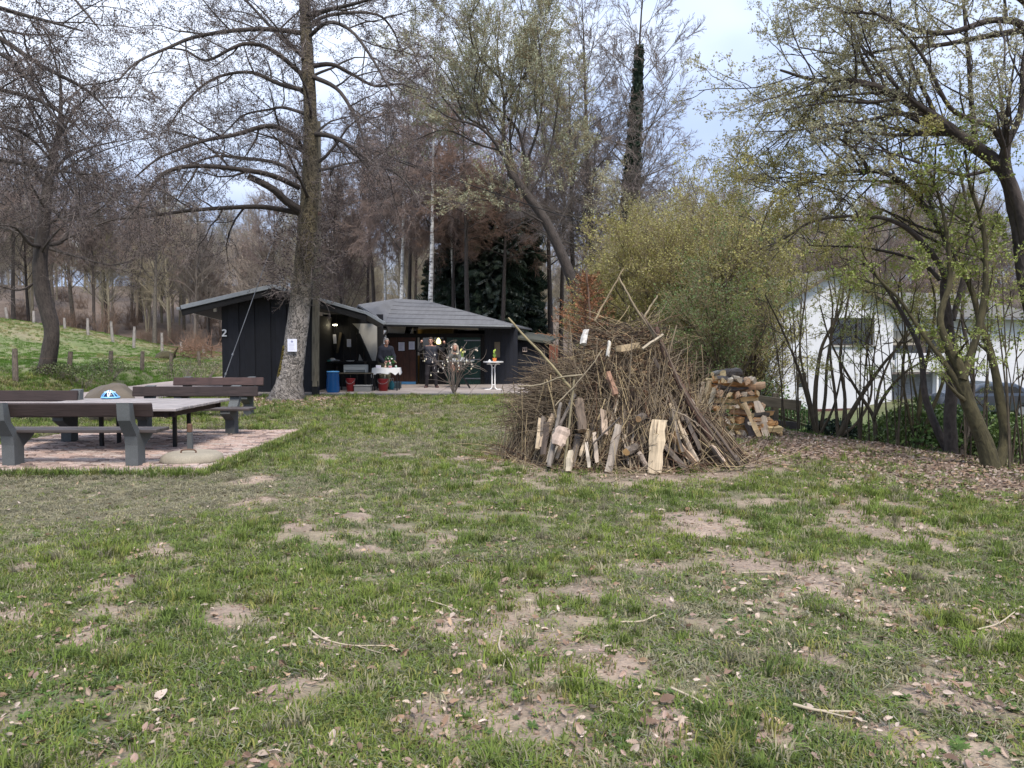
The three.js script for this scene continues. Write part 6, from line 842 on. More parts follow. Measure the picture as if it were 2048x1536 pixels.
{
  const C = V(1.57, H(1.57, -10.95), -10.95), R = rng(333), g = thing('bonfire_pile', 'large heap of brushwood and branches piled for a bonfire', 'bonfire', C), prof = (y) => knots([[0, 1.48], [.3, 1.24], [.7, .96], [1.0, .80], [1.25, .65], [1.5, .50], [1.75, .37], [2.0, .2]], y), bulge = (a) => 1 + .12 * Math.max(0, Math.cos(a - Math.PI)) - .03 * Math.sin(a);
  const surf = (a, y, k = 1) => V(Math.cos(a) * prof(y) * bulge(a) * k, y, Math.sin(a) * prof(y) * .95 * k), m = new MB(), tones = [[0.037, 0.024, 0.017], [0.105, 0.076, 0.050], [0.158, 0.120, 0.080], [0.221, 0.175, 0.118], [0.304, 0.235, 0.147], [0.399, 0.310, 0.176], [0.126, 0.068, 0.040]].map((c) => lin(...c)), tone = (b) => tones[Math.min(6, Math.floor(Math.pow(R(), b) * 7))];
  const front = () => (R() < .8 ? Math.PI * (-.05 + 1.1 * R()) : R() * 6.28); // most where the meadow sees them
  for (let i = 0; i < 1050; i++) { const a = front(), y1 = .45 + R() * 1.2, a1 = a + (R() - .5) * .9, k0 = .86 + .2 * R(), k1 = .88 + R() * .18, p0 = surf(a, .0, k0), p1 = surf(a1, y1, k1), mid = p0.clone().lerp(p1, .5).multiplyScalar(1).add(V((R() - .5) * .16, (R() - .5) * .1, (R() - .5) * .16)), ex = p1.clone().add(p1.clone().sub(mid).multiplyScalar(R() * .22)); const w = curve([p0, mid, p1, ex], 7), r = .0045 + .010 * R() ** 2.2; m.tube(w, taper(8, r * 1.25, r * .6), 4, tone(1.6)); }
  for (let i = 0; i < 2600; i++) { const a = front(), y = R() ** .9 * 1.84, p = surf(a, y, .9 + .16 * R()), tg = V(-Math.sin(a), (R() - .5) * 1.3, Math.cos(a)).normalize().multiplyScalar(R() < .5 ? 1 : -1); const w = wander(R, p, tg.add(V((R() - .5) * .6, (R() - .5) * .6, (R() - .5) * .6)), .22 + R() * .65, 5, .55, 0, .15), r = .0025 + .0045 * R(); m.tube(w, taper(6, r, r * .6), 3, tone(1.5)); }
  for (let i = 0; i < 900; i++) { const a = Math.PI * (.58 + .55 * R()), y = .45 + R() * .85, p = surf(a, y, .8 + .25 * R()), w = wander(R, p, V(-.9, (R() - .4) * .5, .5 * R()).normalize(), .35 + R() * .5, 5, .4, .1, .3); m.tube(w, taper(6, .005, .0025), 3, tones[Math.floor(R() * 4)]); } // twiggy bundle on the left shoulder
  for (let i = 0; i < 210; i++) { const a = Math.PI * (.62 + .42 * R()), p0 = surf(a, 0, .86 + .22 * R()), w = wander(R, p0, V(.35 + (R() - .5) * .7, 1, -.2 + (R() - .5) * .6).normalize(), .25 + R() * .85, 5, .3, 0), r = .003 + .005 * R(); m.tube(w, taper(6, r, r * .6), 4, tones[1 + Math.floor(R() * 5)]); }
  for (let i = 0; i < 330; i++) { const a = Math.PI * (-.12 + .38 * R()), y1 = .25 + R() * .9, p1 = surf(a + .1, y1, 1.0), p0 = surf(a, 0, 1.1 + .12 * R()), w = curve([p0, p0.clone().lerp(p1, .5).add(V(.05, -.05 + R() * .1, .05)), p1], 6), r = .004 + .007 * R(); m.tube(w, taper(7, r, r * .6), 4, tone(1.2)); }
  for (let i = 0; i < 420; i++) { const a = R() * 6.28, q = 1.35 + R() * .55, p = V(Math.cos(a) * q, .02 + R() * .05, Math.sin(a) * q), w = wander(R, p, V(R() - .5, .05, R() - .5).normalize(), .2 + R() * .6, 4, .4, 0, .05); w.forEach((v) => { v.y = Math.max(.01, v.y); }); m.tube(w, taper(5, .005, .003), 3, tone(.9)); }
  for (let i = 0; i < 260; i++) { const a = Math.PI * (.12 + .76 * R()), y = R() * .95, p = surf(a, y, 1.05 + .06 * R()), w = wander(R, p, V((R() - .5) * 1.2, .9 * (R() < .75 ? 1 : -.5), (R() - .5) * .25).normalize(), .3 + R() * .6, 5, .35, 0), r = .0025 + .004 * R(); m.tube(w, taper(6, r, r * .6), 3, tone(1.2)); }
  for (let i = 0; i < 170; i++) { const a = Math.PI * (-.1 + 1.2 * R()), y0 = R() * .9, p0 = surf(a, y0, .95 + .1 * R()), lean = V(-Math.cos(a) * .25 + (R() - .5) * .9, .7 + .4 * R(), (R() - .5) * .5).normalize(), w = wander(R, p0, lean, .35 + R() * .75, 5, .22, 0), r = .005 + .010 * R() * R(); m.tube(w, taper(6, r, r * .7), 5, tones[2 + Math.floor(R() * 4)]); for (let k = 0; k < 2; k++) { const [q, t] = at(w, .4 + .6 * R()); m.tube(wander(R, q, side(R, t, .8), .15 + .25 * R(), 3, .4, 0), taper(4, r * .5, r * .3), 3, tones[1 + Math.floor(R() * 4)]); } }
  for (let i = 0; i < 150; i++) { const s = R() < .6 ? Math.PI * (.8 + .3 * R()) : Math.PI * (-.1 + .3 * R()), y = .3 + R() * 1.1, p = surf(s, y, .95), w = wander(R, p, V(Math.cos(s) * .8, .2 + .7 * R(), (R() - .5) * .8).normalize(), .2 + R() * .45, 4, .4, .1), r = .003 + .004 * R(); m.tube(w, taper(5, r, r * .5), 3, tone(1.1)); }
  for (let i = 0; i < 46; i++) { const a = Math.PI * (.04 + .92 * R()), y0 = R() * .5, p0 = surf(a, y0, 1.0 + .08 * R()), top = surf(a + (R() - .5) * .5, y0 + .45 + R() * .7, .97), w = curve([p0, p0.clone().lerp(top, .35).add(V((R() - .5) * .14, 0, .03)), p0.clone().lerp(top, .7).add(V((R() - .5) * .14, 0, .03)), top], 10), r = .011 + .018 * R() * R(), tn = tones[[0, 2, 3, 3, 4, 6, 1][Math.floor(R() * 7)]]; m.tube(w, taper(11, r, r * .7), 7, tn, true); for (let k = 0; k < 2; k++) { const [q, t] = at(w, .3 + .6 * R()); m.tube(wander(R, q, side(R, t, .7), .2 + .3 * R(), 4, .4, 0), taper(5, r * .55, r * .25), 4, tn); } }
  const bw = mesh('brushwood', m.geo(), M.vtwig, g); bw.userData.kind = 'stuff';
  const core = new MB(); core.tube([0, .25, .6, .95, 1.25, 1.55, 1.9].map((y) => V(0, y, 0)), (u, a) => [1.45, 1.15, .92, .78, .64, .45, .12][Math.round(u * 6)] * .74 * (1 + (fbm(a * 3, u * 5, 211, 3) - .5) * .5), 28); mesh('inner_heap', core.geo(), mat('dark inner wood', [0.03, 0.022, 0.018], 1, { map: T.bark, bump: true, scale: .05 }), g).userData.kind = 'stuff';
  const leaf = []; for (let i = 0; i < 420; i++) { const a = front(), y = 1.1 + R() * .65, p = surf(a, y, 1.02); leaf.push(new THREE.Matrix4().compose(p, new THREE.Quaternion().setFromEuler(new THREE.Euler(R() * 6, R() * 6, R() * 6)), V(1, 1, 1).multiplyScalar(.05 + R() * .05))); } const lg = new MB().tri(V(-.5, 0, 0), V(.5, 0, 0), V(0, .2, 1), V(0, 1, 0)).tri(V(-.5, 0, 0), V(0, .2, -.8), V(.5, 0, 0), V(0, 1, 0)).geo(); inst('dry_leaves', lg, mat('dry leaves in heap', [.3, .19, .11], .9, { side: THREE.DoubleSide }), leaf, g);
  // poles that stand out
  const pole = (label, list, d0, d1, r0, r1, c, name = 'branch_pole') => { const pts = px(list, d0, d1, 5), o = pts[0].clone(), t = new THREE.Group(); t.name = name; t.position.copy(o); const mb = new MB(o); const Rq = rng(Math.round(list[0][0])); mb.tube(pts.map((p) => p.add(V((Rq() - .5) * .012, (Rq() - .5) * .012, 0))), (u, a) => lerp(r0, r1, u) * (1 + (fbm(a + r0 * 77, u * 8, 213, 2) - .5) * .3), 8, null, true); mesh('stick', mb.geo(), mat('stick ' + list[0], c, .85, { map: T.bark, bump: true, scale: .003 }), t); return tag(t, label, 'branch'); };
  pole('long straight pale stick jutting from the left shoulder of the bonfire pile', [[1142, 776], [1080, 704], [1016, 636]], 9.85, 10.0, .019, .012, [.36, .30, .17]); pole('pale stick sticking highest out of the top of the bonfire pile', [[1190, 640], [1215, 595], [1247, 537]], 10.7, 10.8, .016, .009, [.36, .28, .17]);
  pole('long tan stick slanting down right from the top of the bonfire pile', [[1238, 556], [1262, 600], [1310, 675]], 10.6, 10.3, .012, .018, [.30, .24, .15]); pole('short tan stick crossing behind the dark shed roof on the pile top', [[1288, 636], [1300, 615], [1316, 590]], 10.6, 10.7, .016, .011, [.33, .27, .17]);
  pole('thick red-brown barked bough down the right flank of the bonfire pile', [[1312, 655], [1332, 712], [1368, 785], [1425, 880]], 10.5, 10.0, .03, .05, [.13, .075, .055]); pole('slim brown stick beside the red-brown bough on the right flank', [[1282, 625], [1330, 700], [1372, 790], [1440, 890]], 10.4, 9.7, .012, .018, [.15, .11, .08]);
  pole('grey pole leaning at the left foot of the bonfire pile', [[1097, 935], [1108, 880], [1122, 805]], 9.5, 9.9, .03, .022, [.24, .21, .18]); pole('thick grey pole just inside the left foot of the bonfire pile', [[1100, 928], [1116, 860], [1150, 790]], 9.55, 10.0, .028, .02, [.20, .17, .145]); pole('olive tan upright pole in the left half of the bonfire pile', [[1128, 940], [1138, 850], [1148, 755]], 9.45, 9.85, .018, .013, [.26, .22, .13]);
  pole('thin pale bent branch lying across the left middle of the bonfire pile', [[1035, 772], [1080, 770], [1115, 756], [1165, 749]], 9.9, 9.8, .008, .011, [.36, .30, .2]); pole('thin pale branch rising from the left edge to the pile middle', [[1110, 812], [1150, 770], [1180, 735], [1205, 700]], 9.7, 9.9, .009, .006, [.34, .28, .19]); pole('dark diagonal stick over the pale logs at the pile foot', [[1185, 888], [1215, 858], [1240, 835]], 9.45, 9.5, .012, .01, [.11, .09, .075]);
  pole('thin tan stick arching over the right side of the bonfire pile', [[1345, 820], [1385, 840], [1430, 880]], 9.8, 9.6, .008, .006, [.35, .28, .2]); pole('dark pole low on the right flank of the bonfire pile', [[1370, 800], [1420, 850], [1480, 930]], 10.2, 9.9, .016, .02, [.13, .10, .08]); pole('stick stretched on the grass left of the bonfire pile', [[1005, 934], [1060, 938], [1100, 941]], 9.75, 9.7, .009, .006, [.28, .23, .16]);
  pole('brown sapling stem standing out of the pile top by the dry fir', [[1180, 640], [1178, 600], [1172, 540]], 10.9, 11, .016, .01, [.16, .10, .07]);
  // pale split logs
  const W = (label, x0, y0, d0, x1, y1, d1, r, seed, o) => logAt('split_log', label, 'log', P(x0, y0, d0), P(x1, y1, d1), r, seed, o);
  W('largest pale split log standing at the foot of the bonfire pile', 1309, 949, 9.4, 1319, 842, 9.65, .1, 15, { wood: [.66, .53, .36], bark: [.62, .5, .36], kind: 2, roll: 4.2 }); W('short pale split log standing upright at the left foot of the pile', 1139, 943, 9.4, 1143, 902, 9.5, .058, 21, { wood: [.68, .58, .42], bark: [.6, .5, .38] });
  W('pinkish squared log block low in the left side of the bonfire pile', 1114, 890, 9.55, 1128, 855, 9.6, .07, 33, { wood: [.6, .47, .38], bark: [.5, .4, .3] }); W('small orange-tan log end peeping from the middle of the bonfire pile', 1276, 838, 9.6, 1288, 832, 9.75, .055, 12, { wood: [.58, .36, .18], kind: 1 });
  W('white birch block near the top left of the bonfire pile', 1166, 688, 10.25, 1172, 660, 10.35, .06, 23, { wood: [.74, .70, .64], bark: [.7, .66, .62] }); W('pale yellow log lying across the upper middle of the bonfire pile', 1230, 697, 10.15, 1277, 688, 10.25, .055, 16, { wood: [.62, .48, .30], bark: [.36, .28, .19] }); W('pale split branch sticking out right near the top of the bonfire pile', 1284, 697, 10.1, 1326, 669, 10.2, .035, 20, { wood: [.62, .52, .36], bark: [.5, .42, .3] });
  W('narrow white strip of wood standing beneath the pile top', 1214, 713, 10.1, 1218, 683, 10.2, .032, 28, { wood: [.72, .68, .6] }); W('twisted grey-white log near the middle of the pile foot', 1217, 945, 9.42, 1238, 850, 9.65, .045, 31, { wood: [.55, .46, .37], bark: [.4, .34, .28] }); W('cut log end glowing orange at the middle of the pile foot', 1252, 905, 9.5, 1275, 893, 9.75, .06, 17, { wood: [.62, .38, .16], kind: 1 });
  W('grey weathered log leaning in the right half of the bonfire pile', 1352, 905, 9.7, 1346, 820, 9.95, .07, 42, { wood: [.42, .35, .28], bark: [.25, .21, .17], kind: 2 }); W('pale split log slanting left in the right foot of the pile', 1388, 925, 9.7, 1338, 868, 9.7, .05, 35, { wood: [.64, .46, .31] }); W('second slanting split log above the right foot of the pile', 1372, 938, 9.6, 1330, 890, 9.65, .05, 40, { wood: [.66, .5, .33] }); W('small pale log low between the two slanting split logs', 1365, 905, 9.62, 1352, 860, 9.7, .04, 45);
  W('pale wedge of wood at the far right foot of the bonfire pile', 1446, 925, 9.8, 1420, 892, 9.85, .05, 51, { wood: [.66, .52, .4] }); W('little pale chunk lying right of the bonfire pile', 1478, 925, 10, 1470, 912, 10.05, .035, 55, { wood: [.68, .56, .45] }); W('brown grey log with knots in the left middle of the pile', 1165, 862, 9.7, 1158, 800, 9.95, .065, 48, { wood: [.36, .26, .18], bark: [.2, .15, .11], kind: 1 }); W('knotty pale log end left of the pile middle', 1208, 868, 9.6, 1205, 820, 9.75, .055, 58, { wood: [.52, .4, .3], bark: [.38, .29, .22], kind: 2 });
  W('slender pale log by the twisted one at the pile foot', 1196, 925, 9.5, 1190, 865, 9.7, .035, 62, { wood: [.56, .46, .36] }); W('short pale log leaning near the left-middle foot of the pile', 1180, 935, 9.45, 1174, 885, 9.6, .03, 63, { wood: [.6, .52, .42] }); W('pale log stub at the middle foot beside the orange log end', 1297, 938, 9.5, 1276, 905, 9.55, .045, 65, { wood: [.62, .5, .4] }); W('white flake of wood on the upper right of the bonfire pile', 1318, 737, 10, 1308, 717, 10.05, .025, 70, { wood: [.74, .72, .68] });
  W('dark brown log slanting high in the centre of the bonfire pile', 1232, 790, 9.9, 1216, 745, 10.1, .035, 74, { wood: [.45, .26, .17], bark: [.3, .2, .14] });
  { const Rl = rng(4242); for (let i = 0; i < 32; i++) { const x = 1070 + Rl() * 350, y = 940 - Rl() * Rl() * 150 - Math.abs(x - 1245) * .06, h = 30 + Rl() * 42, d = 9.52 + (940 - y) * .004 + Math.abs(x - 1245) * .0012; logAt('split_log', `${['grey brown', 'pale tan', 'dull grey', 'cream', 'yellow brown'][i % 5]} weathered split log half buried in the ${x < 1160 ? 'left' : x < 1240 ? 'left middle' : x < 1330 ? 'right middle' : 'right'} of the bonfire pile`, 'log', P(x, y, d), P(x + (1245 - x) * .12 + (Rl() - .5) * 30, y - h, d + .22), .022 + .028 * Rl(), 7000 + i, { wood: [[.5, .41, .31], [.58, .47, .33], [.44, .36, .28], [.62, .53, .41], [.52, .40, .28]][i % 5], bark: BARK[i % 4].map((c) => c * 1.2), group: 'split logs half buried in the bonfire pile' }); } }
  // dry fir tip behind the pile top
  const fb = V(1.05, 1.5, -11.2), fir = thing('dry_fir_branch', 'rust-brown dried fir tip standing up behind the top of the bonfire pile', 'branch', fb), fr = new MB(), Rf = rng(7), fs = []; fr.tube([V(), V(.02, .55, 0), V(.05, 1.15, 0)], [.018, .013, .006], 6); mesh('stem', fr.geo(), M.rust, fir);
  const needles = new MB(); for (let i = 0; i < 70; i++) { const y = .1 + i / 70 * 1.0, a = i * 2.4, l = .6 * (1.1 - y * .75) * (.6 + .6 * Rf()), w = wander(Rf, V(.03 * y, y, 0), V(Math.cos(a), .25, Math.sin(a)).normalize(), l, 4, .3, .25); needles.tube(w, taper(5, .006, .003), 3); for (let k = 0; k < 44; k++) { const [p, t] = at(w, Rf()), d = side(Rf, t, .8), n = side(Rf, d, 1.57); needles.tri(p, p.clone().addScaledVector(d, .05).addScaledVector(n, .006), p.clone().addScaledVector(d, .05).addScaledVector(n, -.006), n); } } mesh('dry_needles', needles.geo(), mat('russet needles', [.30, .14, .07], .9, { side: THREE.DoubleSide }), fir).userData.kind = 'stuff';
}
{ // stack of split firewood
  const D = 13.45, base = (x, d) => onG(x, d), R = rng(808), x0 = 3.36, x1 = 4.74; let n = 0; const protos = [];
  const label = 'split log stacked in the firewood heap beside the rail fence', put = (A, B, r, o = {}) => { n++; const Rw = rng(n * 31), wd = WOOD[Math.floor(Rw() * 5)]; logAt('firewood_log', o.label || label, 'log', A, B, r, 900 + n * 7, { group: 'firewood in the stacked heap', wood: wd, bark: Rw() < .6 ? wd.map((c) => c * .82) : BARK[n % 4], ...o }); };
  for (let j = 0; j < 9; j++) { const y = .05 + j * .115, inset = j * .028, a = x0 + inset + .02, b = x1 - inset * 1.9; for (let row = 0; row < (j > 6 ? 3 : 1); row++) { const d = D - .02 + row * .3, cn = ['lowest', 'second', 'third', 'fourth', 'fifth', 'sixth', 'seventh', 'eighth', 'topmost'][j], nm = (x, l) => ({ label: `${l ? 'lengthwise' : 'end-on'} split log in the ${cn} course of the firewood heap, ${['first', 'second', 'third', 'fourth', 'fifth', 'sixth', 'seventh', 'eighth', 'ninth', 'tenth', 'eleventh', 'twelfth'][cnt++]} ${row ? 'in the row behind' : 'from the left'}` }); let cnt = 0; if ((j + row) % 2 === 0) { let x = a; while (x < b - .12) { const w = .1 + R() * .05; const q = base(x + w / 2, d); put(V(x + w / 2, q.y + y + (R() - .5) * .02, -d + .16 + R() * .05), V(x + w / 2 + (R() - .5) * .16, q.y + y + (R() - .5) * .07, -d - .18), w * .47, nm(x)); x += w * (row ? 1.6 : 1); } } else { let x = a; while (x < b - .15) { const L = .3 + R() * .16, q = base(x + L / 2, d); put(V(x, q.y + y + (R() - .5) * .07, -d + (R() - .5) * .12), V(Math.min(x + L, b + .05), q.y + y + (R() - .5) * .09, -d + (R() - .5) * .16), 0.058, { ...nm(x, 1), kind: R() < .25 ? 2 : 0 }); x += L * 1.03; } } } }
  const Q = (x, y, d) => P(x, y, d); put(Q(1405, 824, 13.35), Q(1418, 762, 13.5), .06, { label: 'yellow split log leaning upright at the left end of the firewood', wood: [.66, .48, .26] }); put(Q(1414, 832, 13.3), Q(1428, 776, 13.45), .055, { label: 'pale split log leaning second at the left end of the firewood', wood: [.66, .54, .36] }); put(Q(1397, 818, 13.4), Q(1407, 764, 13.55), .045, { label: 'narrow split log leaning outermost left on the firewood', wood: [.64, .47, .3] });
  put(Q(1432, 754, 13.4), Q(1492, 763, 13.5), .06, { label: 'long yellow split log lying on top of the firewood', wood: [.64, .46, .24] }); put(Q(1438, 764, 13.35), Q(1497, 772, 13.45), .055, { label: 'second long pale split log just below the firewood top', wood: [.68, .52, .30] }); put(Q(1448, 783, 13.35), Q(1495, 777, 13.45), .06, { label: 'dark barked log in the upper middle of the firewood', wood: [.3, .22, .15], bark: [.09, .075, .065], kind: 2 });
  put(Q(1446, 747, 13.6), Q(1478, 745, 13.9), .085, { label: 'round barked log resting on the very top of the firewood', kind: 1, bark: [.17, .14, .12] }); put(Q(1425, 748, 13.6), Q(1450, 743, 13.8), .045, { label: 'broken grey branch piece on the left of the firewood top', kind: 1, bark: [.3, .27, .22] });
  put(Q(1534, 875, 13.0), Q(1514, 803, 13.25), .062, { label: 'tall pale board-like log leaning at the right front of the firewood', wood: [.95, .74, .52], bark: [.86, .66, .46] }); put(Q(1519, 874, 12.98), Q(1488, 806, 13.2), .06, { label: 'orange-barked split log leaning against the firewood front', wood: [.92, .64, .34], bark: [.72, .30, .09] }); put(Q(1506, 874, 13.1), Q(1495, 838, 13.25), .085, { label: 'thick brown barked log standing at the firewood foot', kind: 2, bark: [.14, .11, .095] }); { const Rr = rng(55); for (let i = 0; i < 9; i++) { const x = 1505 + Rr() * 50, y = 868 - Rr() * 52 * (1 - (x - 1505) / 70); put(Q(x - 14 - Rr() * 12, y + 2, 13.05), Q(x + 12, y - 6 + Rr() * 10, 13.2), .045 + .015 * Rr(), { label: `loose split log tumbled at the right end of the firewood, ${['first', 'second', 'third', 'fourth', 'fifth', 'sixth', 'seventh', 'eighth', 'ninth'][i]} of the spill` }); } }
  put(Q(1524, 873, 13.2), Q(1550, 868, 13.3), .05, { label: 'small barked log lying at the right foot of the firewood', kind: 1 }); put(Q(1530, 858, 13.6), Q(1565, 866, 13.6), .07, { label: 'dark round log half hidden right of the firewood', kind: 1, bark: [.10, .085, .07] });
}
// ---------------------------------------------------------------- hedge, brambles, fallen twigs
{
  const leafShape = new MB(); { const o = V(0, 0, 0), t = V(0, 1, .1), l = V(-.36, .5, .12), r = V(.36, .5, .12); leafShape.tri(o, t, l, V(0, 0, 1)).tri(o, r, t, V(0, 0, 1)); } const lg = leafShape.geo();
  const bush = (seed, label, p, s, n, m, size, name = 'hedge_shrub', twigM = M.twig) => { const R = rng(seed), g = thing(name, label, 'shrub', p), ms = [], cols = [], st = new MB(); for (let i = 0; i < 26; i++) { const a = R() * 6.28, w = wander(R, V(Math.cos(a) * s[0] * .2, -.1, Math.sin(a) * s[2] * .2), V(Math.cos(a) * .7, 1.2, Math.sin(a) * .7).normalize(), s[1] * (.7 + .5 * R()), 5, .35, .1); st.tube(w, taper(6, .014, .005), 4); } mesh('stems', st.geo(), twigM, g); for (let i = 0; i < n; i++) { const a = R() * 6.28, v = Math.acos(1 - R() * 1.15), q = .55 + .5 * Math.pow(R(), .6), k = .8 + .5 * fbm(a * 2 + seed, v * 3, seed, 3); ms.push(new THREE.Matrix4().compose(V(Math.sin(v) * Math.cos(a) * s[0] * q * k, Math.max(.02, s[1] * .45 + Math.cos(v) * s[1] * .55 * q * k), Math.sin(v) * Math.sin(a) * s[2] * q * k), new THREE.Quaternion().setFromEuler(new THREE.Euler(R() * 6, R() * 6, R() * 6)), V(1, 1, 1).multiplyScalar(size * (.7 + .7 * R())))); const c = .65 + .7 * R(); cols.push(lin(c, c, c * .9)); } inst('leaves', lg, m, ms, g, cols); return g; };
  const gb = (x, d) => onG((x - 1024) / F * d, d, -.05);
  bush(1, 'fresh green hedge shrub between the picket fence and the mossy trunks', gb(1845, 12.9), [.7, 1.0, .6], 4600, M.bush, .055); bush(2, 'darker green laurel shrub behind the thick mossy trunks at the right', gb(1925, 12.2), [.65, .95, .55], 3400, leafMat('laurel leaf', [.06, .12, .022], .2), .06); bush(3, 'dark reddish leafy shrub below the parked car', gb(1905, 17), [1.1, 1.75, .8], 4200, leafMat('dark red leaf', [.06, .03, .024], .2), .06); bush(4, 'low green shrub at the foot of the picket fence', gb(1770, 14.2), [.55, .8, .5], 2600, M.bush, .05);
  bush(5, 'rounded green garden shrub by the corner of the white house', gb(1575, 27), [1.1, 1.5, 1.0], 3200, leafMat('garden leaf', [.05, .11, .02], .25), .1); bush(6, 'clipped hedge piece in front of the white house wall', gb(1625, 24), [.9, 1.0, .8], 3000, M.bush, .09); bush(7, 'green ground shrub at the very right edge below the thick trunk', gb(2015, 11.6), [.5, .9, .5], 2600, M.bush, .055); bush(8, 'garden shrub at the left end of the white house', gb(1515, 30), [1.2, 2.4, 1], 3200, leafMat('garden leaf b', [.08, .15, .03], .3), .1); bush(9, 'small ivy-like shrub at the foot of the hazel stems', gb(1665, 14.2), [.45, .45, .4], 1600, M.ivy, .06);
  // brambles on the bank below the pasture fence
  const br = (seed, label, x, y, d, s) => { const p = P(x, y, d); bush(seed, label, V(p.x, H(p.x, p.z) - .05, p.z), s, 900, leafMat('bramble leaf ' + seed, [.10, .13, .045], .2), .06, 'bramble', M.twigPurple); };
  br(21, 'bramble tangle at the foot of the second pasture fence post', 155, 742, 26.6, [1.2, .7, .6]); br(22, 'bramble clump around the third pasture fence post', 215, 740, 29.5, [1.0, .7, .6]); br(23, 'wide bramble thicket at the lane end left of the shed', 350, 728, 35, [1.8, 1.1, .9]); br(24, 'brown bramble thicket beside the shed eave', 400, 735, 36, [1.6, 1.0, .9]); br(25, 'bramble patch between the kinked tree and the second post', 110, 750, 26.3, [.8, .5, .5]);
  const st = P(330, 690, 44), sp = thing('tree_stump', 'mossy broken stump on the hill edge near the lane end', 'stump', V(st.x, H(st.x, st.z), st.z)); mesh('stump', rock(15, [.55, .35, .45], .5, 3).translate(0, .2, 0), M.mossbark, sp); mesh('splinter', rod(V(.4, .2, 0), V(.75, .75, 0), .1, 7, .03), M.mossbark, sp);
  const hp = P(395, 713, 47), hb = thing('brush_heap', 'heap of brown cut brush behind the lane end', 'brush heap', V(hp.x, H(hp.x, hp.z), hp.z)), Rh = rng(77), hm = new MB(); for (let i = 0; i < 160; i++) { const p = V((Rh() - .5) * 2.6, Rh() * .8, (Rh() - .5) * 1.2); hm.tube(wander(Rh, p, V(Rh() - .5, Rh() * .4, Rh() - .5).normalize(), .6 + Rh() * .9, 3, .4, 0), taper(4, .018, .008), 4); } mesh('brush', hm.geo(), mat('brown brush heap', [.2, .12, .08], .9), hb).userData.kind = 'stuff';
  // twigs lying on the meadow
  const tw = (label, list, r, c = [.38, .32, .23]) => { const pts = curve(list.map(([x, y]) => { const d = 2459 / (y - 690), X = (x - 1024) / F * d; return onG(X, d, .022 + r); }), 14), o = pts[0].clone(), g = new THREE.Group(); g.name = 'fallen_twig'; g.position.copy(o); mesh('stem', new MB(o).tube(pts, taper(15, r, r * .6), 6, null, true).geo(), mat('fallen twig bark', c, .9), g); const [p, t] = at(pts, .55), a = side(rng(list[0][0]), t, .6); a.y = .03; mesh('side_twig', new MB(o).tube([p, p.clone().addScaledVector(a, .12), p.clone().addScaledVector(a, .2).add(V(.01, 0, 0))], [r * .6, r * .5, r * .4], 5).geo(), mat('fallen twig bark', c, .9), g); tag(g, label, 'twig'); };
  tw('forked pale twig upright-looking on the grass below the pile', [[1003, 1278], [998, 1312], [1020, 1345], [1028, 1365]], .006); tw('long thin twig lying across the grass left of the middle', [[610, 1275], [640, 1305], [690, 1312], [775, 1315], [790, 1326]], .005); tw('short twig curving above the bare patch', [[846, 1208], [890, 1222], [915, 1235]], .005); tw('pale twig at the lower right cutting to the frame edge', [[1970, 1278], [2010, 1268], [2046, 1240]], .006); tw('dark twig left of the bare patch under the pile', [[1245, 1260], [1290, 1258], [1315, 1246]], .006); tw('thin bent twig near the bottom right of the middle', [[1350, 1405], [1400, 1430], [1440, 1460], [1455, 1500]], .006); tw('pale twig among the leaves at the bottom right', [[1600, 1440], [1650, 1455], [1720, 1458]], .008); tw('straight pale twig on the grass right of the bare patch', [[1490, 1155], [1530, 1155], [1580, 1154]], .005); tw('short pale twig in the leafy grass at lower right', [[1675, 1225], [1710, 1240], [1740, 1256]], .005);
}
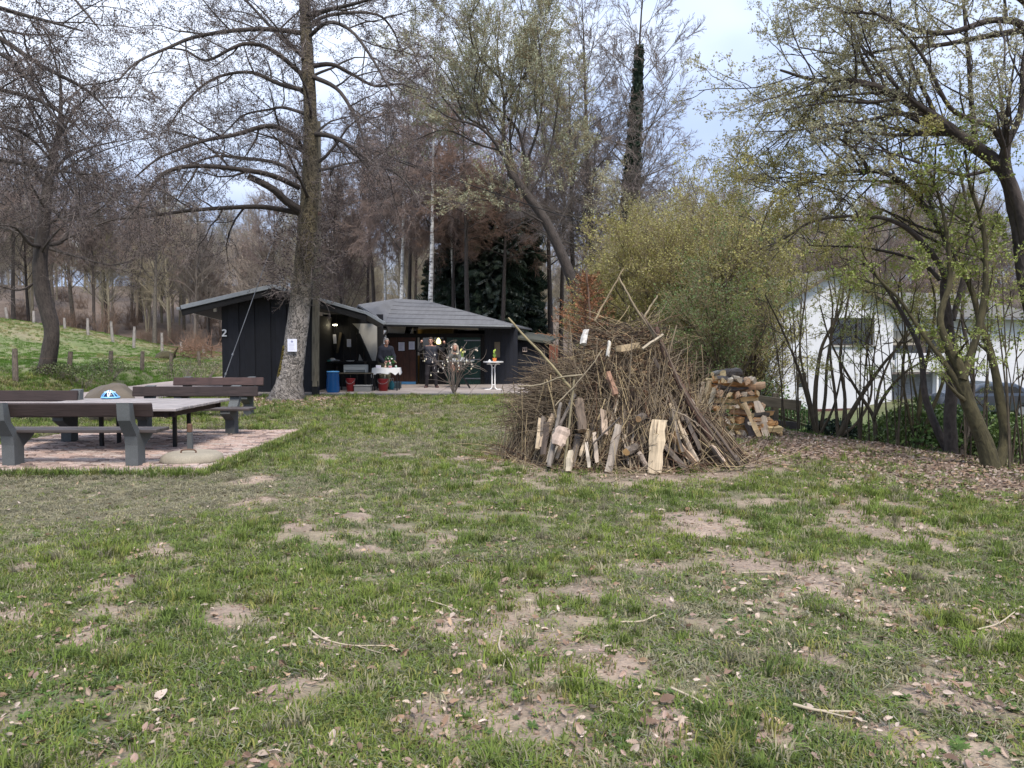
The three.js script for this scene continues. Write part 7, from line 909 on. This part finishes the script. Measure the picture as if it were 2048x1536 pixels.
// ---------------------------------------------------------------- people
function surfaceNet(f, mn, mx, h) { // smooth mesh of f = 0 inside a box
  const n = [0, 1, 2].map((i) => Math.ceil((mx[i] - mn[i]) / h) + 1), [nx, ny, nz] = n, val = new Float32Array(nx * ny * nz), id = new Int32Array(nx * ny * nz).fill(-1), pos = [], idx = [], I = (x, y, z) => x + nx * (y + ny * z);
  for (let z = 0; z < nz; z++) for (let y = 0; y < ny; y++) for (let x = 0; x < nx; x++) val[I(x, y, z)] = f(mn[0] + x * h, mn[1] + y * h, mn[2] + z * h);
  for (let z = 0; z + 1 < nz; z++) for (let y = 0; y + 1 < ny; y++) for (let x = 0; x + 1 < nx; x++) {
    let m = 0, cx = 0, cy = 0, cz = 0, k = 0; const v = []; for (let c = 0; c < 8; c++) { v[c] = val[I(x + (c & 1), y + (c >> 1 & 1), z + (c >> 2))]; if (v[c] < 0) m++; } if (m === 0 || m === 8) continue;
    for (let a = 0; a < 8; a++) for (const bit of [1, 2, 4]) { const b = a | bit; if (a & bit || (v[a] < 0) === (v[b] < 0)) continue; const t = v[a] / (v[a] - v[b]); cx += (a & 1) + (bit === 1 ? t : 0); cy += (a >> 1 & 1) + (bit === 2 ? t : 0); cz += (a >> 2) + (bit === 4 ? t : 0); k++; }
    id[I(x, y, z)] = pos.length / 3; pos.push(mn[0] + (x + cx / k) * h, mn[1] + (y + cy / k) * h, mn[2] + (z + cz / k) * h);
  }
  const quad = (a, b, c, d, flip) => { if (a < 0 || b < 0 || c < 0 || d < 0) return; flip ? idx.push(a, c, b, a, d, c) : idx.push(a, b, c, a, c, d); };
  for (let z = 1; z + 1 < nz; z++) for (let y = 1; y + 1 < ny; y++) for (let x = 1; x + 1 < nx; x++) { const s = val[I(x, y, z)] < 0; if (s !== val[I(x + 1, y, z)] < 0) quad(id[I(x, y - 1, z - 1)], id[I(x, y, z - 1)], id[I(x, y, z)], id[I(x, y - 1, z)], !s); if (s !== val[I(x, y + 1, z)] < 0) quad(id[I(x - 1, y, z - 1)], id[I(x - 1, y, z)], id[I(x, y, z)], id[I(x, y, z - 1)], !s); if (s !== val[I(x, y, z + 1)] < 0) quad(id[I(x - 1, y - 1, z)], id[I(x, y - 1, z)], id[I(x, y, z)], id[I(x - 1, y, z)], !s); }
  const g = new THREE.BufferGeometry(); g.setAttribute('position', new THREE.Float32BufferAttribute(pos, 3)); g.setAttribute('uv', new THREE.Float32BufferAttribute(pos.filter((_, i) => i % 3 < 2), 2)); g.setIndex(idx); g.computeVertexNormals(); return g;
}
const cap = (a, b, ra, rb) => { const bx_ = b[0] - a[0], by = b[1] - a[1], bz = b[2] - a[2], l = bx_ * bx_ + by * by + bz * bz || 1e-9; return (x, y, z) => { const px_ = x - a[0], py = y - a[1], pz = z - a[2], t = clamp((px_ * bx_ + py * by + pz * bz) / l), dx = px_ - bx_ * t, dy = py - by * t, dz = pz - bz * t; return Math.sqrt(dx * dx + dy * dy + dz * dz) - lerp(ra, rb, t); }; };
const ell = (c, r) => (x, y, z) => { const q = Math.hypot((x - c[0]) / r[0], (y - c[1]) / r[1], (z - c[2]) / r[2]); return (q - 1) * Math.min(...r); };
const smooth = (fs, k) => (x, y, z) => { let d = 9; for (const f of fs) { const v = f(x, y, z), h = Math.max(k - Math.abs(d - v), 0) / k; d = Math.min(d, v) - h * h * k * .25; } return d; };
function hand(M4, fist) { // five fingers on a palm: x from the wrist to the knuckles, y to the thumb side, z to the palm side
  const T4 = (p) => { const v = V(...p).applyMatrix4(M4); return [v.x, v.y, v.z]; }, fs = [cap(T4([0, .0, 0]), T4([.03, 0, 0]), .026, .03), cap(T4([.03, .018, 0]), T4([.085, .024, 0]), .019, .015), cap(T4([.03, -.018, 0]), T4([.08, -.026, 0]), .019, .014), cap(T4([.04, 0, 0]), T4([.088, 0, 0]), .018, .015)];
  [.030, .010, -.010, -.029].forEach((y, i) => { const L = [.9, 1, .95, .78][i], s = fist ? [[.088, y, 0], [.1, y, .034 * L], [.07, y, .052 * L], [.048, y, .034]] : [[.088, y, 0], [.088 + .036 * L, y * 1.1, .008], [.088 + .06 * L, y * 1.15, .02], [.088 + .076 * L, y * 1.15, .034]]; for (let k = 0; k < 3; k++) fs.push(cap(T4(s[k]), T4(s[k + 1]), .0098 - k * .0006, .0092 - k * .0006)); });
  const th = fist ? [[.022, .022, .012], [.045, .056, .016], [.05, .088, .012], [.046, .117, .004]] : [[.018, .02, .01], [.045, .05, .016], [.075, .06, .02], [.1, .058, .026]]; for (let k = 0; k < 3; k++) fs.push(cap(T4(th[k]), T4(th[k + 1]), .0135 - k * .0015, .0125 - k * .0015));
  return fs;
}
function person(label, pos, turn, J, look) {
  const g = thing('person', label, 'person', pos, turn), b = J.bones, fb = smooth(b.map((q) => cap(...q)), .035), [hx, hy, hz] = J.head, yaw = J.yaw || 0, hm = new THREE.Matrix4().makeRotationFromEuler(new THREE.Euler(J.pitch || 0, yaw, 0, 'YXZ')).setPosition(hx, hy, hz), HT = (p) => { const v = V(...p).applyMatrix4(hm); return [v.x, v.y, v.z]; }, inv = hm.clone().invert();
  const hf0 = smooth([ell([0, .025, -.01], [.077, .095, .098]), ell([0, -.035, .022], [.058, .085, .07]), cap([0, .005, .082], [0, -.028, .102], .009, .014), cap([-.03, .022, .078], [.03, .022, .078], .012, .012), cap([-.02, -.062, .075], [.02, -.062, .075], .012, .012), cap([0, -.1, .062], [0, -.1, .062], .02, .02), cap([-.078, .0, -.005], [-.082, -.025, -.008], .013, .01), cap([.078, .0, -.005], [.082, -.025, -.008], .013, .01), cap([0, -.08, -.02], [0, -.19, -.045], .05, .054)], .018), w = V(), hf = (x, y, z) => { w.set(x, y, z).applyMatrix4(inv); return hf0(w.x, w.y, w.z); };
  const bb = (q, m) => { const mn = [9, 9, 9], mx = [-9, -9, -9]; for (const [p, e, r1, r2] of q) for (const [v, r] of [[p, r1], [e, r2]]) for (let i = 0; i < 3; i++) { mn[i] = Math.min(mn[i], v[i] - r - m); mx[i] = Math.max(mx[i], v[i] + r + m); } return [mn, mx]; };
  const parts = [surfaceNet(fb, ...bb(b, .03), .014), surfaceNet(hf, [hx - .15, hy - .23, hz - .17], [hx + .15, hy + .16, hz + .17], .0045)];
  for (const h of J.hands) { const m = new THREE.Matrix4().makeBasis(V(...h.x).normalize(), V(...h.y).normalize(), V(...h.x).cross(V(...h.y)).normalize().multiplyScalar(h.flip ? -1 : 1)).setPosition(...h.p); const e = V(.06, .02, .01).applyMatrix4(m); parts.push(surfaceNet(smooth(hand(m, h.fist), .008), [e.x - .14, e.y - .14, e.z - .14], [e.x + .14, e.y + .14, e.z + .14], .0035)); }
  mesh('body', parts, look.skin, g);
  for (const [nm, sel, off, clip, m] of look.clothes(b)) { const q = sel, F_ = smooth(q.map(([p, e, r1, r2]) => cap(p, e, r1 + off, r2 + off)), .05), f = clip ? (x, y, z) => Math.max(F_(x, y, z) + .006 * (vn(x * 22 + 5, y * 16 + z * 20, 221) - .5), clip(x, y, z)) : F_; mesh(nm, surfaceNet(f, ...bb(q, off + .03), .012), m, g); }
  const hairF = (x, y, z) => { w.set(x, y, z).applyMatrix4(inv); return look.hair(w.x, w.y, w.z); }; mesh('hair', surfaceNet(hairF, [hx - .2, hy - .42, hz - .24], [hx + .2, hy + .19, hz + .2], .007), look.hairM, g);
  const put = (name, geo, m) => { const o = mesh(name, geo, m, g); o.geometry.applyMatrix4(hm); };
  if (look.shades) put('sunglasses', [new THREE.SphereGeometry(.026, 12, 8).scale(1.05, .72, .35).translate(-.032, .008, .088), new THREE.SphereGeometry(.026, 12, 8).scale(1.05, .72, .35).translate(.032, .008, .088), rod(V(-.012, .014, .094), V(.012, .014, .094), .004), rod(V(-.056, .014, .082), V(-.08, .01, -.01), .004), rod(V(.056, .014, .082), V(.08, .01, -.01), .004)], M.steel);
  else for (const s of [-1, 1]) put('eye', new THREE.SphereGeometry(.011, 10, 8).translate(s * .03, .008, .078), P3('eye', [.12, .1, .09], .2));
  put('mouth', new THREE.SphereGeometry(.02, 10, 6).scale(1.1, .28, .35).translate(0, -.062, .086), P3('lips', [.32, .1, .09], .6));
  if (look.extra) look.extra(g, put); return g;
}
const skin = P3('skin', [.52, .28, .20], .6), legs = (o) => [[[-.095, .93, 0], [o.kl[0], o.kl[1], o.kl[2]], .098, .062], [o.kl, o.al, .06, .043], [[.095, .93, 0], o.kr, .098, .062], [o.kr, o.ar, .06, .043]];
const shoes = (o, off = 0) => [[[o.al[0], .055, o.al[2] - .03], [o.al[0] + o.tl[0], .045, o.al[2] + o.tl[1]], .045, .038], [[o.ar[0], .055, o.ar[2] - .03], [o.ar[0] + o.tr[0], .045, o.ar[2] + o.tr[1]], .045, .038]];
{ // the man with both thumbs up
  const o = { kl: [-.13, .5, .03], al: [-.16, .09, 0], kr: [.15, .5, .03], ar: [.19, .09, 0], tl: [-.03, .16], tr: [.06, .15] };
  const torso = [[[-.07, .96, 0], [-.08, 1.2, 0], .13, .125], [[.07, .96, 0], [.08, 1.2, 0], .13, .125], [[-.08, 1.2, 0], [-.09, 1.38, 0], .125, .12], [[.08, 1.2, 0], [.09, 1.38, 0], .125, .12], [[-.17, 1.46, -.01], [.17, 1.46, -.01], .07, .07], [[0, 1.46, -.01], [0, 1.57, 0], .075, .06]];
  const arms = [[[-.2, 1.46, -.01], [-.40, 1.36, .06], .06, .045], [[-.40, 1.36, .06], [-.335, 1.615, .13], .045, .03], [[.2, 1.46, -.01], [.42, 1.37, .05], .06, .045], [[.42, 1.37, .05], [.50, 1.585, .12], .045, .03]];
  const navy = P3('dark navy vest', [.012, .014, .024], .75), black = P3('black trousers', [.014, .012, .016], .85), sleeve = P3('black sleeves', [.012, .012, .014], .85);
  const p = V(P(858, 0, 27.6).x, .045, -27.6);
  person('person standing with both thumbs raised, in dark vest, dark trousers and sunglasses', p, 0, { head: [0, 1.7, .02], bones: [...torso, ...arms, ...legs(o), ...shoes(o)], hands: [{ p: [-.335, 1.625, .13], x: [.1, .75, .5], y: [.1, .8, -.5], fist: true, flip: true }, { p: [.50, 1.595, .12], x: [.1, .7, .5], y: [-.1, .8, -.5], fist: true }].map((h) => ({ ...h, y: V(...h.y).addScaledVector(V(...h.x).normalize(), -V(...h.y).dot(V(...h.x).normalize())).toArray() })) },
    { skin, hairM: P3('dark brown hair', [.05, .035, .026], .9), shades: true, hair: (x, y, z) => Math.max(ell([0, .04, -.018], [.086, .1, .105])(x, y, z), -(y - .03 - Math.max(0, z) * .35 + (z < -.02 ? .1 : 0))), clothes: (b) => [['jacket', arms, .014, null, sleeve], ['vest', torso.slice(0, 5), .03, (x, y) => y - 1.52, navy], ['trousers', [...legs(o), ...torso.slice(0, 2).map((t) => [t[0], [t[1][0], 1.02, 0], .13, .12])], .016, (x, y) => Math.max(y - 1.0, .07 - y), black], ['shoes', shoes(o), .012, (x, y) => .008 - y, P3('dark red shoes', [.05, .02, .018], .6)]], extra: (g) => { const grey = P3('grey piping', [.3, .32, .35], .7); for (const s of [-1, 1]) mesh('piping', bend([V(s * .13, 1.5, .05), V(s * .15, 1.42, .115), V(s * .165, 1.34, .12)], .009, 5, 8), grey, g); mesh('zip', rod(V(0, 1.5, .085), V(.01, 1.0, .165), .006, 5), grey, g); mesh('pocket_zip', rod(V(.15, .78, .1), V(.135, .7, .105), .008, 5), P3('white zip', [.6, .6, .6]), g); } });
}
{ // the man bending over the cloth-covered table
  const o = { kl: [-.12, .5, .03], al: [-.13, .09, -.02], kr: [.12, .5, .04], ar: [.14, .09, .02], tl: [-.02, .16], tr: [.02, .16] };
  const torso = [[[-.07, .95, 0], [-.08, 1.18, .05], .13, .135], [[.07, .95, 0], [.08, 1.18, .05], .13, .135], [[-.08, 1.18, .05], [-.09, 1.36, .1], .135, .125], [[.08, 1.18, .05], [.09, 1.36, .1], .135, .125], [[-.17, 1.43, .12], [.17, 1.43, .12], .075, .075], [[0, 1.44, .12], [0, 1.55, .16], .075, .06]];
  const arms = [[[-.2, 1.42, .12], [-.26, 1.14, .16], .065, .048], [[-.26, 1.14, .16], [-.16, .98, .36], .048, .032], [[.2, 1.42, .12], [.27, 1.15, .2], .065, .048], [[.27, 1.15, .2], [.2, 1.0, .42], .048, .032]];
  const navy = P3('navy hooded jacket', [.010, .012, .022], .9), p = V(P(763, 0, 26.75).x, .045, -26.75);
  person('person with sunglasses and dark navy hooded jacket bending over the cloth-covered table', p, .55, { head: [.01, 1.665, .19], yaw: -.2, pitch: .12, bones: [...torso, ...arms, ...legs(o), ...shoes(o)], hands: [{ p: [-.155, .975, .37], x: [.45, -.35, .8], y: [.6, .6, 0] }, { p: [.195, .995, .43], x: [-.2, -.3, .9], y: [-.7, .6, 0], flip: true }].map((h) => ({ ...h, y: V(...h.y).addScaledVector(V(...h.x).normalize(), -V(...h.y).dot(V(...h.x).normalize())).toArray() })) },
    { skin: P3('tanned skin', [.40, .22, .16], .6), hairM: P3('short grey hair', [.20, .18, .165], .9), shades: true, hair: (x, y, z) => Math.max(ell([0, .035, -.015], [.083, .097, .103])(x, y, z), -(y - .035 - Math.max(0, z) * .4 + (z < -.02 ? .1 : 0))), clothes: () => [['jacket', [...torso.slice(0, 5), ...arms, [[-.07, 1.5, .02], [.07, 1.5, .02], .07, .07]], .02, (x, y, z) => Math.max(.9 - y, y - 1.6), navy], ['trousers', [...legs(o), ...torso.slice(0, 2).map((t) => [t[0], [t[1][0], 1.02, 0.01], .13, .125])], .016, (x, y) => Math.max(y - 1.0, .07 - y), P3('olive trousers', [.10, .095, .06], .9)], ['shoes', shoes(o), .012, (x, y) => .008 - y, M.steel]] });
}
{ // the woman leaning on the high table
  const o = { kl: [-.1, .48, -.02], al: [-.1, .09, -.1], kr: [.1, .48, -.02], ar: [.1, .09, -.1], tl: [-.02, .15], tr: [.02, .15] };
  const torso = [[[-.06, .9, -.06], [-.06, 1.08, 0], .125, .105], [[.06, .9, -.06], [.06, 1.08, 0], .125, .105], [[-.06, 1.08, 0], [-.06, 1.24, .06], .105, .11], [[.06, 1.08, 0], [.06, 1.24, .06], .105, .11], [[-.14, 1.29, .07], [.14, 1.29, .07], .065, .065], [[0, 1.3, .07], [0, 1.38, .1], .06, .05]];
  const arms = [[[-.16, 1.28, .07], [-.2, 1.07, .2], .055, .042], [[-.2, 1.07, .2], [-.05, 1.2, .3], .042, .028], [[.16, 1.28, .07], [.2, 1.07, .2], .055, .042], [[.2, 1.07, .2], [.05, 1.2, .3], .042, .028]];
  const p = V(P(908, 0, 27.85).x, .045, -27.85), grey = P3('grey green jacket', [.10, .11, .105], .85);
  person('person with long grey blond hair leaning on the high table, hands at chin', p, 0, { head: [.0, 1.475, .15], pitch: .08, bones: [...torso, ...arms, ...legs(o), ...shoes(o)], hands: [{ p: [-.045, 1.205, .3], x: [.55, .8, .15], y: [-.4, .3, .8], fist: true }, { p: [.045, 1.205, .31], x: [-.55, .8, .15], y: [.4, .3, .8], fist: true, flip: true }].map((h) => ({ ...h, y: V(...h.y).addScaledVector(V(...h.x).normalize(), -V(...h.y).dot(V(...h.x).normalize())).toArray() })) },
    { skin, hairM: P3('grey blond hair', [.36, .30, .24], .8), hair: (x, y, z) => Math.max(smooth([ell([0, .035, -.02], [.092, .108, .11]), cap([-.085, .02, -.01], [-.12, -.26, .02], .04, .035), cap([.085, .02, -.01], [.12, -.26, .02], .04, .035), cap([0, 0, -.08], [0, -.26, -.1], .08, .08)], .03)(x, y, z), -Math.max(Math.abs(x) * 1.0 - .066, .02 - z, y - .075)), clothes: () => [['jacket', [...torso.slice(0, 5), ...arms], .018, (x, y) => Math.max(.86 - y, y - 1.36), grey], ['scarf', [[[-.05, 1.33, .09], [.05, 1.33, .1], .065, .065]], .012, null, M.steel], ['trousers', [...legs(o).map(([a, b, r, s]) => [[a[0], a[1], a[2] - (a[1] > .9 ? .06 : 0)], b, r, s]), ...torso.slice(0, 2).map((t) => [t[0], [t[1][0], .98, -.03], .125, .115])], .014, (x, y) => Math.max(y - .95, .07 - y), P3('dark jeans', [.02, .022, .03], .9)], ['shoes', shoes(o), .012, (x, y) => .008 - y, M.steel]] });
}
// ---------------------------------------------------------------- grass, leaf litter
let grassCount = 0;
{
  const R = rng(2024), tuft = (seed, n, h, spread, lean) => { const r = rng(seed), m = new MB(); for (let i = 0; i < n; i++) { const a = r() * 6.28, o = V(Math.cos(a) * spread * r(), -.008, Math.sin(a) * spread * r()), d = r() * 6.28, hh = h * (.45 + .75 * r()), ln = lean * (.4 + r()), w = .0022 + .0018 * r(), sx = -Math.sin(d) * w, sz = Math.cos(d) * w, mid = V(o.x + Math.cos(d) * ln * hh * .35, o.y + hh * .6, o.z + Math.sin(d) * ln * hh * .35), tip = V(o.x + Math.cos(d) * ln * hh, o.y + hh * (1 - ln * .35), o.z + Math.sin(d) * ln * hh), n_ = V(Math.cos(d) * -1, .7 + ln * .5, Math.sin(d) * -1).normalize(); const a0 = V(o.x + sx, o.y, o.z + sz), b0 = V(o.x - sx, o.y, o.z - sz), a1 = V(mid.x + sx * .8, mid.y, mid.z + sz * .8), b1 = V(mid.x - sx * .8, mid.y, mid.z - sz * .8); m.tri(a0, b0, b1, n_).tri(a0, b1, a1, n_).tri(a1, b1, tip, n_); } return m.geo(); };
  const kinds = [tuft(1, 18, .055, .05, .7), tuft(2, 22, .075, .045, .6), tuft(3, 16, .042, .06, .9), tuft(4, 26, .1, .04, .55)], flat = tuft(5, 22, .05, .07, 1.9), far = tuft(6, 30, .09, .13, .7);
  const sets = [...kinds, flat, far].map(() => ({ m: [], c: [] })), E = new THREE.Euler(), Q = new THREE.Quaternion();
  const add = (k, x, d, s, c) => { const y = H(x, -d); E.set((R() - .5) * .2, R() * 6.28, (R() - .5) * .2); Q.setFromEuler(E); sets[k].m.push(new THREE.Matrix4().compose(V(x, y, -d), Q.clone(), V(s, s * (.8 + .4 * R()), s))); sets[k].c.push(c); };
  const tone = (x, d, dr) => { const n = fbm(x * .8 + 3, d * .8, 231, 3), v = .6 + .75 * R(); let c = [.115 + .08 * n, .172 + .075 * n, .04 + .014 * R()]; if (R() < .16) c = [.25, .25, .075]; if (R() < dr * .75 + .17) c = [.30, .275, .175]; return lin(c[0] * v, c[1] * v, c[2] * v); };
  const bands = [[2.5, 5, 900, 1], [5, 8, 560, 1.05], [8, 12, 330, 1.2], [12, 18, 190, 1.45], [18, 27, 90, 1.8]];
  for (const [d0, d1, den, sc] of bands) { const w = .74 * d1 + .6, N = Math.round(den * (d1 - d0) * w * 1.9); for (let i = 0; i < N; i++) { const d = d0 + (d1 - d0) * R(), x = (R() * 2 - 1) * (.73 * d + .5); if (inPatio(x, d, .0) || inCourt(x, d, .05) || inLane(x, d, .1)) continue; if (d > 22 && x > -10.4 && x < -3.9 && d > 24.1) continue;
    const b = bare(x, d), lf = leafy(x, d), clump = fbm(x * 3.2 + 7, d * 3.2, 233, 3), dr = dry(x, d); const fineN = fbm(x * 7 + 1, d * 7, 235, 2), rt = sstep(-3.5, 2.5, x); let p = (1 - b * .96) * (1 - lf * .82) * sstep(.30 + .07 * rt, .56 + .06 * rt, clump * .65 + fineN * .35 + .05); if (R() > p * 1.05 + .03 * (1 - lf)) continue;
    const far_ = Math.abs(x) < 20 && edgeS(x, d) > .6; if (far_ && R() < .6) continue; const tall = sstep(.55, .72, clump), k = R() < dr + .22 ? 4 : tall > .5 && R() < .45 ? (R() < .4 ? 3 : 1) : R() < .5 ? 0 : 2; const edge = inPatio(x, d, .35) ? 1.25 : 1; add(k, x, d, sc * (.75 + .5 * R()) * edge, tone(x, d, dr)); } }
  for (let i = 0; i < 26000; i++) { const d = 17 + Math.pow(R(), 1.4) * 50, x = -14.5 - .06 * Math.max(0, d - 25) - Math.pow(R(), 1.3) * 34; if (x < -.75 * d) continue; const n = fbm(x * .3, d * .3, 155, 3), v = .75 + .5 * R(), c = R() < sstep(.45, .7, n) * .6 ? [.27, .24, .11] : [.10, .185, .03]; add(5, x, d, .8 + .7 * R() + (x > -16.3 ? .6 * R() : 0), lin(c[0] * v, c[1] * v, c[2] * v)); }
  for (let i = 0; i < 9000; i++) { const d = 14 + R() * 20, x = 5 + R() * 16; if (edgeS(x, d) < .5 || x > .72 * d) continue; const v = .6 + .6 * R(); add(5, x, d, .8 + .8 * R(), lin(.08 * v, .15 * v, .025 * v)); }
  for (let i = 0; i < 2600; i++) { const u = R() * 4, x = u < 1 ? lerp(-8.1, -3.7, u) : -3.78 + R() * .14, d = u < 1 ? 9.43 - R() * .22 : 9.5 + R() * 4.8; add(R() < .5 ? 1 : 0, x, d, 1.1 + .7 * R(), tone(x, d, 0)); } // longer fringe along the patio
  { // low broad-leaved weeds and moss cushions among the grass
    const w = new MB(), r = rng(12); for (let i = 0; i < 9; i++) { const a = i * 2.4, d = V(Math.cos(a), .35 + .3 * r(), Math.sin(a)).normalize(), s = V(-d.z, 0, d.x).normalize(), o = V(0, .004, 0), L = .5 + .5 * r(), m1 = o.clone().addScaledVector(d, L * .55), e = o.clone().addScaledVector(d, L).add(V(0, -.18 * L, 0)); w.tri(o, m1.clone().addScaledVector(s, .2 * L), e, V(0, 1, 0)).tri(o, e, m1.clone().addScaledVector(s, -.2 * L), V(0, 1, 0)); }
    const ms = [], cs = []; for (let i = 0; i < 9000; i++) { const d = 2.5 + Math.pow(R(), 1.6) * 14, x = (R() * 2 - 1) * (.73 * d + .4); if (inPatio(x, d) || fbm(x * 1.4, d * 1.4, 251, 3) < .53 || R() < bare(x, d) * .7) continue; E.set((R() - .5) * .3, R() * 6.28, (R() - .5) * .3); Q.setFromEuler(E); const s = .018 + .035 * R(); ms.push(new THREE.Matrix4().compose(V(x, H(x, -d) + .002, -d), Q.clone(), V(s, s, s))); const v = .7 + .6 * R(); cs.push(R() < .3 ? lin(.22 * v, .25 * v, .09 * v) : lin(.10 * v, .17 * v, .04 * v)); }
    sets.push({ m: ms, c: cs }); far.weed = w.geo();
  }
  const gr = new THREE.Group(); gr.name = 'grass'; tag(gr, 'short patchy green grass growing over the meadow and the bank', null, null, 'stuff'); const geos = [...kinds, flat, far, far.weed]; sets.forEach((s, i) => { if (s.m.length) inst('tufts', geos[i], M.grass, s.m, gr, s.c); }); grassCount = sets.reduce((a, s) => a + s.m.length, 0);
  // dead leaves: lobed and curled
  const leaf = (seed, lobes, L) => { const r = rng(seed), m = new MB(), n = 14, rim = [], cu = (r() - .25) * 3.4, tw = (r() - .5) * 2.2; for (let i = 0; i < n; i++) { const t = i / (n - 1), s = Math.sin(t * Math.PI), w = (.32 * Math.pow(s, .7) * (1 - (lobes ? .55 * (i % 2) : .12 * (i % 2))) * .8 + .012); rim.push([t - .5, w]); } const p = (u, v) => V(v, .06 + cu * (v * v * 1.6) + .25 * cu * u * u + tw * u * v, u); for (let i = 0; i + 1 < n; i++) for (const s of [-1, 1]) { const a = p(rim[i][0], 0), b = p(rim[i + 1][0], 0), c = p(rim[i + 1][0], s * rim[i + 1][1]), d = p(rim[i][0], s * rim[i][1]), nn = b.clone().sub(a).cross(c.clone().sub(a)).normalize(); if (nn.y < 0) nn.negate(); m.quad(a, b, c, d, nn); } m.tube([p(.5, 0), p(.62, 0).add(V(.02, .03, 0))], [.012, .008], 3); return m.geo(); };
  const lk = [leaf(1, 1), leaf(2, 1), leaf(3, 0), leaf(4, 0), leaf(9, 1)], ls = lk.map(() => ({ m: [], c: [] })); const pal = [[.33, .245, .185], [.42, .335, .27], [.25, .16, .105], [.36, .25, .16], [.44, .36, .30], [.18, .115, .08], [.30, .21, .17]];
  const put = (x, d, s, dk) => { if (inPatio(x, d, -.1) && R() < .35 || inCourt(x, d)) return; const k = Math.floor(R() * 5); E.set((R() - .5) * 1.5, R() * 6.28, (R() - .5) * 1.5); Q.setFromEuler(E); ls[k].m.push(new THREE.Matrix4().compose(V(x, H(x, -d) + .012 + R() * .015, -d), Q.clone(), V(s, s, s))); const c = pal[Math.floor(R() * 7)], v = (dk ? .5 : .75) + .4 * R(); ls[k].c.push(lin(c[0] * v, c[1] * v, c[2] * v)); };
  for (let i = 0; i < 42000; i++) { const d = 2.6 + Math.pow(R(), 1.5) * 20, x = (R() * 2 - 1) * (.73 * d + .3), n = fbm(x * 1.2, d * 1.2, 241, 3), p = (inPatio(x, d) ? .8 : .12) + .6 * sstep(.42, .62, n) * sstep(-5, 2.5, x) + .35 * bare(x, d) + leafy(x, d); if (R() < p) put(x, d, .014 + .045 * Math.pow(R(), 2.4)); }
  for (let i = 0; i < 26000; i++) { const d = 7.5 + R() * 9, x = 1 + R() * 9; if (R() < leafy(x, d) * (edgeS(x, d) > 1.2 ? .45 : 1)) put(x, d, .035 + .04 * R(), 1); }
  for (let i = 0; i < 1500; i++) { const a = R() * 6.28, q = Math.sqrt(R()) * 2.6; put(-6.4 + Math.cos(a) * q, 22.1 + Math.sin(a) * q * .8 - .6, .05 + .05 * R()); }
  for (const [px_, py, s] of [[1305, 1477, .115], [1660, 1410, .105], [1290, 1170, .1], [1795, 1270, .09], [305, 1412, .1], [1085, 1385, .09], [340, 1235, .09], [1340, 1432, .1], [560, 1350, .08], [1445, 1290, .09], [1900, 1225, .085], [1730, 1130, .1]]) { const d = 2459 / (py - 690); put((px_ - 1024) / F * d, d, s * .8); }
  const lt = new THREE.Group(); lt.name = 'leaf_litter'; tag(lt, 'dry brown fallen leaves scattered over the meadow', null, null, 'stuff'); ls.forEach((s, i) => inst('leaves', lk[i], M.deadleaf, s.m, lt, s.c));
  console.log('grass', grassCount, 'leaves', ls.reduce((a, s) => a + s.m.length, 0));
  // crumbs of soil and chips on the bare places
  const cr = new THREE.IcosahedronGeometry(1, 0), cm = [], cc = []; for (let i = 0; i < 14000; i++) { const d = 2.6 + Math.pow(R(), 1.6) * 9, x = (R() * 2 - 1) * (.73 * d + .3); if (inPatio(x, d) || R() > bare(x, d) * .9 + .04) continue; const s = .003 + .009 * Math.pow(R(), 3); E.set(R() * 6, R() * 6, R() * 6); Q.setFromEuler(E); cm.push(new THREE.Matrix4().compose(V(x, H(x, -d) + s * .3, -d), Q.clone(), V(s * 1.3, s, s))); const v = .6 + .8 * R(); cc.push(lin(.22 * v, .155 * v, .115 * v)); } tag(inst('soil_crumbs', cr, M.deadleaf, cm, null, cc), 'crumbs of brown soil on the bare places of the meadow', null, null, 'stuff');
}
renderer.render(scene, camera);
